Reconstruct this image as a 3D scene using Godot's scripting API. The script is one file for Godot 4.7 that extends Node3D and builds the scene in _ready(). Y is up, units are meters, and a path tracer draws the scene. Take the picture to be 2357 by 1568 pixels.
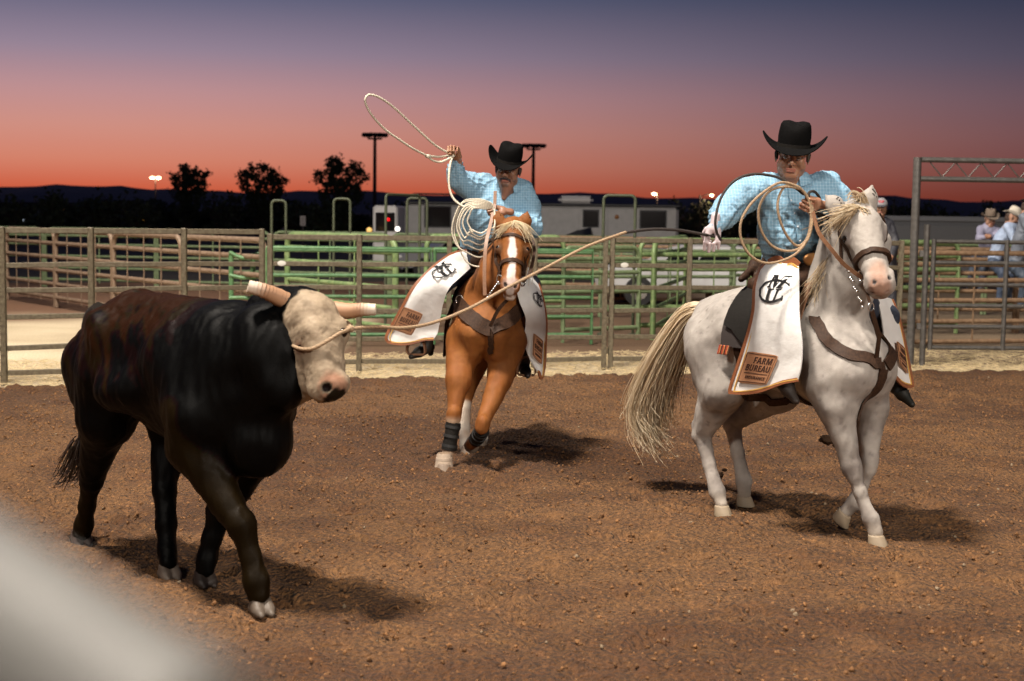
extends Node3D
# A rodeo arena at dusk under floodlights: two mounted ropers and a horned bull before pipe fences.

var M := {}
var rng := RandomNumberGenerator.new()
var used_names := {}


func _ready() -> void:
	rng.seed = 7
	var cam := Camera3D.new()
	cam.name = "camera"
	cam.fov = 2.0 * rad_to_deg(atan(784.0 / 3273.0))
	cam.near = 0.05
	cam.far = 6000.0
	cam.position = Vector3(0, 2.0, 0)
	cam.rotation_degrees = Vector3(-5.046, 0.0, 0.8)
	var att := CameraAttributesPhysical.new()
	att.frustum_focal_length = 50.0
	att.frustum_focus_distance = 9.6
	att.exposure_aperture = 2.8
	att.frustum_near = 0.05
	att.frustum_far = 6000.0
	cam.attributes = att
	add_child(cam)
	cam.fov = 2.0 * rad_to_deg(atan(784.0 / 3273.0))
	cam.far = 6000.0
	make_sky()
	make_floods()
	make_materials()
	var jobs: Array[Callable] = [bull_fields, white_horse_fields, palomino_fields, rider_fields]
	var ids := []
	for j in jobs:
		ids.append(WorkerThreadPool.add_task(j))
	ground()
	far_land()
	arena_fences()
	pens()
	trailers_and_cars()
	lamps_and_masts()
	trees()
	spectators()
	for id in ids:
		WorkerThreadPool.wait_for_task_completion(id)
	bull()
	white_horse()
	palomino()
	riders()
	ropes()
	flying_clods()
	foreground_rail()


func make_sky() -> void:
	# dusk: the sun has set beyond the left edge of the view (azimuth -27 degrees)
	var w := 1024
	var h := 512
	var im := Image.create(w, h, false, Image.FORMAT_RGBF)
	var els := [0.0, 0.8, 1.9, 3.2, 4.6, 6.2, 8.6, 14.0, 30.0, 90.0]
	var near := [Color8(196, 66, 42), Color8(206, 94, 64), Color8(212, 130, 106), Color8(208, 144, 130), Color8(190, 144, 146), Color8(150, 132, 150), Color8(90, 95, 122), Color8(64, 72, 104), Color8(42, 50, 80), Color8(28, 34, 58)]
	var away := [Color8(58, 21, 22), Color8(70, 32, 32), Color8(86, 49, 54), Color8(92, 62, 70), Color8(84, 66, 78), Color8(62, 60, 78), Color8(40, 46, 67), Color8(34, 38, 60), Color8(28, 32, 52), Color8(24, 28, 48)]
	for k in els.size():
		near[k] = near[k].srgb_to_linear()
		away[k] = away[k].srgb_to_linear()
	for y in h:
		var el := 90.0 - (y + 0.5) / h * 180.0
		var e := maxf(el, 0.0)
		var k := 0
		while k < els.size() - 2 and e > els[k + 1]:
			k += 1
		var t: float = clampf((e - els[k]) / (els[k + 1] - els[k]), 0.0, 1.0)
		var a: Color = near[k].lerp(near[k + 1], t)
		var b: Color = away[k].lerp(away[k + 1], t)
		for x in w:
			var az := wrapf((x + 0.5) / w * 360.0, -180.0, 180.0)  # the left edge of a panorama is -z
			var off := absf(wrapf(az + 27.0, -180.0, 180.0))
			var s := smoothstep(9.0, 59.0, off)
			var c := a.lerp(b, s)
			im.set_pixel(x, y, c)
	var pan := PanoramaSkyMaterial.new()
	pan.panorama = ImageTexture.create_from_image(im)
	var sky := Sky.new()
	sky.sky_material = pan
	var env := Environment.new()
	env.background_mode = Environment.BG_SKY
	env.sky = sky
	env.background_energy_multiplier = 1.0
	env.tonemap_mode = Environment.TONE_MAPPER_LINEAR
	env.tonemap_exposure = 1.0
	env.sdfgi_enabled = true
	env.ssao_enabled = true
	env.ssil_enabled = true
	var we := WorldEnvironment.new()
	we.name = "environment"
	we.environment = env
	add_child(we)


# Arena floodlights: tall poles outside the frame, each with a bank of lamps and one light of the bank's size.
func make_floods() -> void:
	flood(Vector3(-5.4, 0, -5.4), 21.0, Vector3(0.6, 0, -10.5), 1080.0, 56.0, "tall floodlight pole left of the arena, out of the picture", 1.3)
	flood(Vector3(9.0, 0, 5.0), 8.5, Vector3(0.0, 0.8, -11.0), 190.0, 50.0, "tall floodlight pole behind the camera on the right")
	flood(Vector3(-7.0, 0, 9.0), 13.0, Vector3(0.0, 0.5, -12.0), 180.0, 46.0, "tall floodlight pole behind the camera on the left")
	flood(Vector3(-11.5, 0, -21.5), 15.0, Vector3(2.0, 0, -30.0), 310.0, 62.0, "tall floodlight pole among the pens, beyond the left picture edge")


func flood(at: Vector3, high: float, aim: Vector3, energy: float, cone: float, label: String, size := 0.9) -> void:
	var root := thing("floodlight_pole", label, "light pole", at, "arena floodlight poles")
	var head := Vector3(0, high, 0)
	var dir := (aim - at - head).normalized()
	var side := dir.cross(Vector3.UP).normalized()
	var mb := MB.new()
	mb.tube([Vector3(0, 0, 0), Vector3(0, high + 0.5, 0)], [0.14, 0.08], 12)
	obj("pole", mb.mesh(), flat_mat(Color(0.25, 0.25, 0.26), 0.5, 0.6), root)
	mb = MB.new()
	mb.tube([head - side * 1.3, head + side * 1.3], [0.05, 0.05], 8)
	obj("cross_arm", mb.mesh(), flat_mat(Color(0.25, 0.25, 0.26), 0.5, 0.6), root)
	for k in 4:
		var c := head + side * (-1.05 + 0.7 * k) + dir * 0.12
		var up := side.cross(dir).normalized()
		var b := Basis(side, up, -dir)
		mb = MB.new()
		mb.box(Transform3D(b, c), Vector3(0.5, 0.42, 0.2))
		obj("lamp_housing", mb.mesh(), flat_mat(Color(0.2, 0.2, 0.2), 0.5, 0.4), root)
		mb = MB.new()
		mb.box(Transform3D(b, c + dir * 0.112), Vector3(0.44, 0.36, 0.02))
		var gm := flat_mat(Color(0.9, 0.9, 0.85), 0.4)
		gm.emission_enabled = true
		gm.emission = Color(1.0, 0.94, 0.84)
		gm.emission_energy_multiplier = 6.0
		obj("lamp", mb.mesh(), gm, root)
	var sp := SpotLight3D.new()
	sp.name = "flood_light"
	sp.position = head + dir * 0.5
	sp.basis = Basis.looking_at(dir, Vector3.UP)
	sp.light_color = Color(1.0, 0.955, 0.9)
	sp.light_energy = energy
	sp.light_size = size
	sp.spot_angle = cone
	sp.spot_angle_attenuation = 0.6
	sp.spot_range = 90.0
	sp.spot_attenuation = 2.0
	sp.shadow_enabled = true
	root.add_child(sp)


# ---------------------------------------------------------------- naming and tagging
func numbered(called: String) -> String:
	var n: int = used_names.get(called, 0)
	used_names[called] = n + 1
	return called if n == 0 else "%s_%03d" % [called, n]


func tag(o: Node, label: String, category := "", group := "", kind := "") -> void:
	if label:
		o.set_meta("label", label)
	if category:
		o.set_meta("category", category)
	if group:
		o.set_meta("group", group)
	if kind:
		o.set_meta("kind", kind)


func thing(called: String, label: String, category: String, at := Vector3.ZERO, group := "") -> Node3D:
	var o := Node3D.new()
	o.name = numbered(called)
	add_child(o)
	o.position = at
	tag(o, label, category, group)
	return o


# one named mesh under parent; positions are local to the parent
func obj(called: String, mesh: Mesh, m: Material, parent: Node3D = null) -> MeshInstance3D:
	var o := MeshInstance3D.new()
	o.mesh = mesh
	if m:
		o.material_override = m
	if parent == null:
		o.name = numbered(called)
		add_child(o)
	else:
		var k := 0
		o.name = called
		while parent.has_node(NodePath(String(o.name))):
			k += 1
			o.name = "%s_%03d" % [called, k]
		parent.add_child(o)
	return o


# a part whose mesh was made in world coordinates, put under a thing that stands at its own base
func part(called: String, mb, m: Material, parent: Node3D) -> MeshInstance3D:
	var base := parent.position
	var up := parent.get_parent()
	while up is Node3D and up != self:
		base += up.position
		up = up.get_parent()
	var mesh: Mesh = mb if mb is Mesh else mb.mesh(-base)
	var o := obj(called, mesh, m, parent)
	if mb is Mesh:
		o.position = -base
	return o


func solo(called: String, mb, m: Material, label: String, category: String, group := "", at := Vector3.ZERO) -> MeshInstance3D:
	var o := obj(called, mb.mesh(-at), m)
	o.position = at
	tag(o, label, category, group)
	return o


func struct(called: String, mesh: Mesh, m: Material) -> MeshInstance3D:
	var o := obj(called, mesh, m)
	o.set_meta("kind", "structure")
	return o


# ---------------------------------------------------------------- materials
func srgb(c: Color) -> Color:
	return c.linear_to_srgb()


func flat_mat(c: Color, rough := 0.7, metal := 0.0) -> StandardMaterial3D:
	var m := StandardMaterial3D.new()
	m.albedo_color = srgb(c)
	m.roughness = rough
	m.metallic = metal
	return m


func noise_tex(freq: float, from: Color, to: Color, sd: int, oct := 4, size := 256, kind := FastNoiseLite.TYPE_SIMPLEX_SMOOTH) -> NoiseTexture2D:
	var n := FastNoiseLite.new()
	n.noise_type = kind
	n.seed = sd
	n.frequency = freq
	n.fractal_octaves = oct
	var t := NoiseTexture2D.new()
	t.width = size
	t.height = size
	t.seamless = true
	t.noise = n
	var g := Gradient.new()
	g.set_color(0, srgb(from))
	g.set_color(1, srgb(to))
	t.color_ramp = g
	return t


func height_tex(freq: float, sd: int, oct := 4, size := 256, kind := FastNoiseLite.TYPE_SIMPLEX_SMOOTH) -> NoiseTexture2D:
	var n := FastNoiseLite.new()
	n.noise_type = kind
	n.seed = sd
	n.frequency = freq
	n.fractal_octaves = oct
	var t := NoiseTexture2D.new()
	t.width = size
	t.height = size
	t.seamless = true
	t.noise = n
	return t


# mottled surface: colour noise and relief, mapped triplanar at «scale» repeats per metre
func rough_mat(a: Color, b: Color, scale: float, relief: float, rough := 0.8, sd := 1, metal := 0.0, freq := 0.02) -> StandardMaterial3D:
	var m := StandardMaterial3D.new()
	m.albedo_texture = noise_tex(freq, a, b, sd)
	m.roughness = rough
	m.metallic = metal
	m.uv1_triplanar = true
	m.uv1_scale = Vector3.ONE * scale
	if relief > 0.0:
		m.heightmap_enabled = true
		m.heightmap_texture = height_tex(freq * 1.7, sd + 50)
		m.heightmap_scale = relief
	return m


func make_materials() -> void:
	M.pipe = rough_mat(Color(0.075, 0.055, 0.035), Color(0.19, 0.165, 0.105), 3.0, 0.15, 0.5, 3, 0.2)
	M.pipe_pink_lit = rough_mat(Color(0.11, 0.068, 0.042), Color(0.26, 0.185, 0.125), 2.0, 0.15, 0.6, 4, 0.1)  # warm pinkish light on the left pens, painted into the pipe colour
	M.pipe_green = rough_mat(Color(0.09, 0.16, 0.055), Color(0.27, 0.33, 0.15), 1.6, 0.1, 0.5, 5, 0.1)
	M.pipe_mint = rough_mat(Color(0.04, 0.125, 0.045), Color(0.14, 0.245, 0.115), 1.6, 0.1, 0.45, 6, 0.1)
	M.pipe_dull = rough_mat(Color(0.09, 0.13, 0.06), Color(0.2, 0.25, 0.13), 1.6, 0.1, 0.6, 7, 0.1)
	M.pipe_bow = rough_mat(Color(0.035, 0.045, 0.025), Color(0.08, 0.09, 0.05), 1.6, 0.1, 0.6, 10, 0.1)
	M.pipe_brown = rough_mat(Color(0.14, 0.08, 0.042), Color(0.32, 0.21, 0.125), 1.6, 0.1, 0.7, 8, 0.0)
	M.pipe_grey = rough_mat(Color(0.07, 0.066, 0.06), Color(0.15, 0.14, 0.13), 2.0, 0.1, 0.42, 9, 0.4)
	M.coat = coat_mat(12, 0.68)
	M.coat_bull = coat_mat(13, 0.55)
	M.coat_bull.metallic_specular = 0.22
	M.hair = flat_mat(Color(0.62, 0.5, 0.33), 0.55)
	M.hair.vertex_color_use_as_albedo = true
	M.hair.albedo_color = Color.WHITE
	M.vc = flat_mat(Color.WHITE, 0.6)
	M.vc.vertex_color_use_as_albedo = true
	M.vc.albedo_color = Color.WHITE
	M.leather = rough_mat(Color(0.022, 0.0115, 0.007), Color(0.07, 0.036, 0.021), 9.0, 0.05, 0.6, 21)
	M.leather.metallic_specular = 0.3
	M.leather_tan = rough_mat(Color(0.14, 0.065, 0.032), Color(0.25, 0.125, 0.065), 9.0, 0.05, 0.5, 22)
	M.leather_black = rough_mat(Color(0.012, 0.011, 0.01), Color(0.02, 0.018, 0.016), 9.0, 0.05, 0.65, 23)
	M.leather_black.metallic_specular = 0.2
	M.felt = rough_mat(Color(0.0035, 0.0035, 0.0036), Color(0.0075, 0.007, 0.007), 20.0, 0.02, 0.9, 24)
	M.felt.metallic_specular = 0.15
	M.steel = flat_mat(Color(0.6, 0.58, 0.55), 0.25, 0.9)
	M.chap_white = rough_mat(Color(0.64, 0.63, 0.61), Color(0.76, 0.755, 0.74), 3.0, 0.25, 0.55, 25, 0.0, 0.01)
	M.chap_brown = rough_mat(Color(0.2, 0.07, 0.03), Color(0.3, 0.11, 0.045), 8.0, 0.03, 0.5, 26)
	M.chap_gold = flat_mat(Color(0.62, 0.36, 0.09), 0.5)
	M.patch = rough_mat(Color(0.36, 0.17, 0.085), Color(0.46, 0.235, 0.125), 9.0, 0.04, 0.6, 27)
	M.ink = flat_mat(Color(0.012, 0.012, 0.014), 0.6)
	M.burnt = flat_mat(Color(0.05, 0.02, 0.012), 0.7)
	M.rope_white = rope_mat(Color(0.62, 0.56, 0.45))
	M.rope_tan = rope_mat(Color(0.33, 0.225, 0.135))
	M.rope_black = rope_mat(Color(0.03, 0.022, 0.018))
	M.shirt = shirt_mat()
	M.jeans = rough_mat(Color(0.012, 0.016, 0.028), Color(0.04, 0.05, 0.075), 8.0, 0.05, 0.85, 28)
	M.skin = flat_mat(Color.WHITE, 0.5)
	M.skin.vertex_color_use_as_albedo = true
	M.skin.albedo_color = Color.WHITE
	M.skin.subsurf_scatter_enabled = true
	M.skin.subsurf_scatter_strength = 0.15
	M.eye = flat_mat(Color(0.008, 0.005, 0.004), 0.08)
	M.horn = rough_mat(Color(0.26, 0.14, 0.075), Color(0.5, 0.33, 0.21), 6.0, 0.1, 0.5, 31)
	M.black_glass = flat_mat(Color(0.006, 0.006, 0.007), 0.12)
	M.rubber = flat_mat(Color(0.012, 0.012, 0.012), 0.7)


func coat_mat(sd: int, rough: float) -> StandardMaterial3D:
	var m := StandardMaterial3D.new()
	m.vertex_color_use_as_albedo = true
	m.albedo_texture = noise_tex(0.03, Color(0.72, 0.72, 0.72), Color(1, 1, 1), sd, 5)
	m.roughness = rough
	m.metallic_specular = 0.35
	m.uv1_triplanar = true
	m.uv1_scale = Vector3.ONE * 1.6
	m.heightmap_enabled = true
	m.heightmap_texture = height_tex(0.3, sd + 5, 2)
	m.heightmap_scale = 0.1
	return m


func rope_mat(c: Color) -> StandardMaterial3D:
	# twisted strands: slanting dark joints along the rope
	var im := Image.create(32, 32, false, Image.FORMAT_RGB8)
	for y in 32:
		for x in 32:
			var s := absf(fposmod((x + y) / 32.0 * 2.0, 1.0) - 0.5) * 2.0
			var f := lerpf(1.0, 0.55, smoothstep(0.6, 1.0, s))
			im.set_pixel(x, y, srgb(Color(c.r * f, c.g * f, c.b * f)))
	var m := StandardMaterial3D.new()
	m.albedo_texture = ImageTexture.create_from_image(im)
	m.roughness = 0.75
	return m


func shirt_mat() -> StandardMaterial3D:
	# blue woven check: white lines in both directions on two blues
	var s := 128
	var im := Image.create(s, s, false, Image.FORMAT_RGB8)
	var n := FastNoiseLite.new()
	n.seed = 3
	n.frequency = 0.4
	for y in s:
		for x in s:
			var c := Color(0.19, 0.35, 0.48)
			var lx := x % 16
			var ly := y % 16
			var a := 1.0 if lx < 3 else 0.0
			var b := 1.0 if ly < 3 else 0.0
			c = c.lerp(Color(0.58, 0.74, 0.85), (a + b) * 0.24)
			if (x / 16 + y / 16) % 2 == 0 and a + b == 0.0:
				c = c.lerp(Color(0.14, 0.3, 0.45), 0.35)
			var v := 1.0 + n.get_noise_2d(x, y) * 0.18
			im.set_pixel(x, y, srgb(Color(c.r * v, c.g * v, c.b * v)))
	var m := StandardMaterial3D.new()
	m.albedo_texture = ImageTexture.create_from_image(im)
	m.roughness = 0.85
	m.uv1_triplanar = true
	m.uv1_scale = Vector3.ONE * 6.0
	m.heightmap_enabled = true
	m.heightmap_texture = height_tex(0.01, 77, 3)
	m.heightmap_scale = 0.45
	m.uv1_triplanar_sharpness = 4.0
	return m


# ---------------------------------------------------------------- mesh builder (clockwise fronts)
class MB:
	var v := PackedVector3Array()
	var n := PackedVector3Array()
	var c := PackedColorArray()
	var uv := PackedVector2Array()
	var ix := PackedInt32Array()
	var col := Color.WHITE

	func vert(p: Vector3, nn: Vector3, u := Vector2.ZERO) -> int:
		v.append(p)
		n.append(nn)
		c.append(col)
		uv.append(u)
		return v.size() - 1

	func tri(a: int, b: int, d: int) -> void:
		ix.append(a)
		ix.append(b)
		ix.append(d)

	func mesh(shift := Vector3.ZERO) -> ArrayMesh:
		var m := ArrayMesh.new()
		add_to(m, shift)
		return m

	func add_to(m: ArrayMesh, shift := Vector3.ZERO) -> void:
		var vv := v
		if shift != Vector3.ZERO:
			vv = PackedVector3Array()
			vv.resize(v.size())
			for i in v.size():
				vv[i] = v[i] + shift
		var a := []
		a.resize(Mesh.ARRAY_MAX)
		a[Mesh.ARRAY_VERTEX] = vv
		a[Mesh.ARRAY_NORMAL] = n
		a[Mesh.ARRAY_COLOR] = c
		a[Mesh.ARRAY_TEX_UV] = uv
		a[Mesh.ARRAY_INDEX] = ix
		m.add_surface_from_arrays(Mesh.PRIMITIVE_TRIANGLES, a)

	func quad(p: Vector3, q: Vector3, r: Vector3, s: Vector3) -> void:
		# p q r s seen clockwise from the front
		var nn := (s - p).cross(q - p).normalized()
		var a := vert(p, nn, Vector2(0, 0))
		vert(q, nn, Vector2(1, 0))
		vert(r, nn, Vector2(1, 1))
		vert(s, nn, Vector2(0, 1))
		tri(a, a + 1, a + 2)
		tri(a, a + 2, a + 3)

	# box with chamfered edges
	func box(t: Transform3D, size: Vector3, bevel := -1.0) -> void:
		var b := bevel if bevel >= 0.0 else minf(minf(size.x, size.y), size.z) * 0.08
		var hs := size * 0.5
		var ax := [Vector3.RIGHT, Vector3.UP, Vector3.BACK]
		for k in 3:
			for sg in [-1.0, 1.0]:
				var w: Vector3 = ax[k] * sg
				var u: Vector3 = ax[(k + 1) % 3]
				var x: Vector3 = ax[(k + 2) % 3]
				if sg < 0:
					var tmp := u
					u = x
					x = tmp
				var hw: float = absf(hs.dot(w))
				var hu: float = absf(hs.dot(u)) - b
				var hx: float = absf(hs.dot(x)) - b
				quad(t * (w * hw - u * hu - x * hx), t * (w * hw - u * hu + x * hx), t * (w * hw + u * hu + x * hx), t * (w * hw + u * hu - x * hx))
		if b <= 0.0:
			return
		for k in 3:
			var e: Vector3 = ax[k]
			var u: Vector3 = ax[(k + 1) % 3]
			var x: Vector3 = ax[(k + 2) % 3]
			var he: float = absf(hs.dot(e)) - b
			var hu: float = absf(hs.dot(u))
			var hx: float = absf(hs.dot(x))
			for su in [-1.0, 1.0]:
				for sx in [-1.0, 1.0]:
					var p1: Vector3 = u * su * hu + x * sx * (hx - b)
					var p2: Vector3 = u * su * (hu - b) + x * sx * hx
					if su * sx > 0:
						quad(t * (p1 - e * he), t * (p1 + e * he), t * (p2 + e * he), t * (p2 - e * he))
					else:
						quad(t * (p1 + e * he), t * (p1 - e * he), t * (p2 - e * he), t * (p2 + e * he))

	# bar of rectangular section from a to b
	func bar(a: Vector3, b: Vector3, wide: float, high: float, up := Vector3.UP) -> void:
		var d := (b - a).normalized()
		if absf(d.dot(up)) > 0.95:
			up = Vector3.BACK
		var s := d.cross(up).normalized()
		var u := s.cross(d).normalized()
		box(Transform3D(Basis(s, u, -d), (a + b) * 0.5), Vector3(wide, high, a.distance_to(b)), minf(wide, high) * 0.12)

	# round tube along points
	func tube(pts: Array, rad: Array, sides := 8, closed := false, caps := true, vlen := 20.0) -> void:
		var k := pts.size()
		var up := Vector3.UP
		var first := v.size()
		var along := 0.0
		var ring0 := -1
		for i in k:
			var p: Vector3 = pts[i]
			var d: Vector3
			if closed:
				d = (pts[(i + 1) % k] - pts[(i + k - 1) % k]).normalized()
			else:
				d = (pts[mini(i + 1, k - 1)] - pts[maxi(i - 1, 0)]).normalized()
			if i == 0:
				up = Vector3.UP if absf(d.y) < 0.9 else Vector3.RIGHT
			else:
				along += p.distance_to(pts[i - 1])
			var s := d.cross(up).normalized()
			up = s.cross(d).normalized()
			var r: float = rad[mini(i, rad.size() - 1)]
			for j in sides + 1:
				var a := TAU * j / sides
				var nn := s * cos(a) + up * sin(a)
				vert(p + nn * r, nn, Vector2(float(j) / sides, along * vlen))
		var rows := k if closed else k - 1
		for i in rows:
			var i2 := (i + 1) % k
			for j in sides:
				var a := first + i * (sides + 1) + j
				var b := first + i2 * (sides + 1) + j
				tri(a, a + 1, b)
				tri(a + 1, b + 1, b)
		if caps and not closed:
			for e in [0, k - 1]:
				var d: Vector3 = (pts[0] - pts[1]).normalized() if e == 0 else (pts[k - 1] - pts[k - 2]).normalized()
				var mid := vert(pts[e], d)
				var ring := v.size()
				for j in sides + 1:
					vert(v[first + e * (sides + 1) + j], d)
				for j in sides:
					if e == 0:
						tri(mid, ring + j + 1, ring + j)
					else:
						tri(mid, ring + j, ring + j + 1)

	# flat strap along points: across gives the width direction at each point
	func strap(pts: Array, across: Array, wide: float, thick: float, closed := false) -> void:
		var k := pts.size()
		var rings := []
		for i in k:
			var d: Vector3
			if closed:
				d = (pts[(i + 1) % k] - pts[(i + k - 1) % k]).normalized()
			else:
				d = (pts[mini(i + 1, k - 1)] - pts[maxi(i - 1, 0)]).normalized()
			var w: Vector3 = across[mini(i, across.size() - 1)]
			w = (w - d * w.dot(d)).normalized()
			var t := d.cross(w).normalized()
			rings.append([pts[i] + w * wide / 2 + t * thick / 2, pts[i] - w * wide / 2 + t * thick / 2, pts[i] - w * wide / 2 - t * thick / 2, pts[i] + w * wide / 2 - t * thick / 2, w, t])
		for i in (k if closed else k - 1):
			var a: Array = rings[i]
			var b: Array = rings[(i + 1) % k]
			for f in 4:
				var g := (f + 1) % 4
				var na: Vector3 = [a[5], -a[4], -a[5], a[4]][f]
				var nb: Vector3 = [b[5], -b[4], -b[5], b[4]][f]
				var q := vert(a[f], na)
				vert(a[g], na)
				vert(b[g], nb)
				vert(b[f], nb)
				tri(q, q + 2, q + 1)
				tri(q, q + 3, q + 2)
		if not closed:
			var a: Array = rings[0]
			var b: Array = rings[k - 1]
			quad(a[0], a[1], a[2], a[3])
			quad(b[3], b[2], b[1], b[0])

	func ball(t: Transform3D, seg := 12, rings := 8) -> void:
		var first := v.size()
		var inv := t.basis.inverse().transposed()
		for i in rings + 1:
			var th := PI * i / rings
			for j in seg + 1:
				var ph := TAU * j / seg
				var p := Vector3(sin(th) * cos(ph), cos(th), sin(th) * sin(ph))
				vert(t * p, (inv * p).normalized(), Vector2(float(j) / seg, float(i) / rings))
		for i in rings:
			for j in seg:
				var a := first + i * (seg + 1) + j
				var b := a + seg + 1
				tri(a, b, a + 1)
				tri(a + 1, b, b + 1)

	# grid of points rows x cols, smooth; given thickness makes a closed sheet
	func sheet(rows: Array, thick := 0.0, flip := false) -> void:
		var r := rows.size()
		var k: int = rows[0].size()
		var nn := []
		for i in r:
			var line := []
			for j in k:
				var du: Vector3 = rows[i][mini(j + 1, k - 1)] - rows[i][maxi(j - 1, 0)]
				var dv: Vector3 = rows[mini(i + 1, r - 1)][j] - rows[maxi(i - 1, 0)][j]
				var w := du.cross(dv).normalized()
				line.append(-w if flip else w)
			nn.append(line)
		for side in ([0] if thick <= 0.0 else [0, 1]):
			var first := v.size()
			var sg := 1.0 if side == 0 else -1.0
			for i in r:
				for j in k:
					vert(rows[i][j] + nn[i][j] * (thick * 0.5 * sg), nn[i][j] * sg, Vector2(float(j) / (k - 1), float(i) / (r - 1)))
			for i in r - 1:
				for j in k - 1:
					var a := first + i * k + j
					if (side == 0) == flip:
						tri(a, a + 1, a + k)
						tri(a + 1, a + k + 1, a + k)
					else:
						tri(a, a + k, a + 1)
						tri(a + 1, a + k, a + k + 1)
		if thick > 0.0:
			var edge := []
			for j in k:
				edge.append([0, j])
			for i in range(1, r):
				edge.append([i, k - 1])
			for j in range(k - 2, -1, -1):
				edge.append([r - 1, j])
			for i in range(r - 2, 0, -1):
				edge.append([i, 0])
			for e in edge.size():
				var p: Array = edge[e]
				var q: Array = edge[(e + 1) % edge.size()]
				var hp: Vector3 = nn[p[0]][p[1]] * thick * 0.5
				var hq: Vector3 = nn[q[0]][q[1]] * thick * 0.5
				var pp: Vector3 = rows[p[0]][p[1]]
				var qq: Vector3 = rows[q[0]][q[1]]
				if flip:
					quad(pp - hp, qq - hq, qq + hq, pp + hp)
				else:
					quad(pp + hp, qq + hq, qq - hq, pp - hp)

	func lathe(t: Transform3D, profile: Array, seg := 16) -> void:
		# profile: Vector2(radius, height) from bottom to top
		var rows := []
		for p in profile:
			var line := []
			for j in seg + 1:
				var a := TAU * j / seg
				line.append(t * Vector3(cos(a) * p.x, p.y, sin(a) * p.x))
			rows.append(line)
		sheet(rows, 0.0, true)


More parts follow.
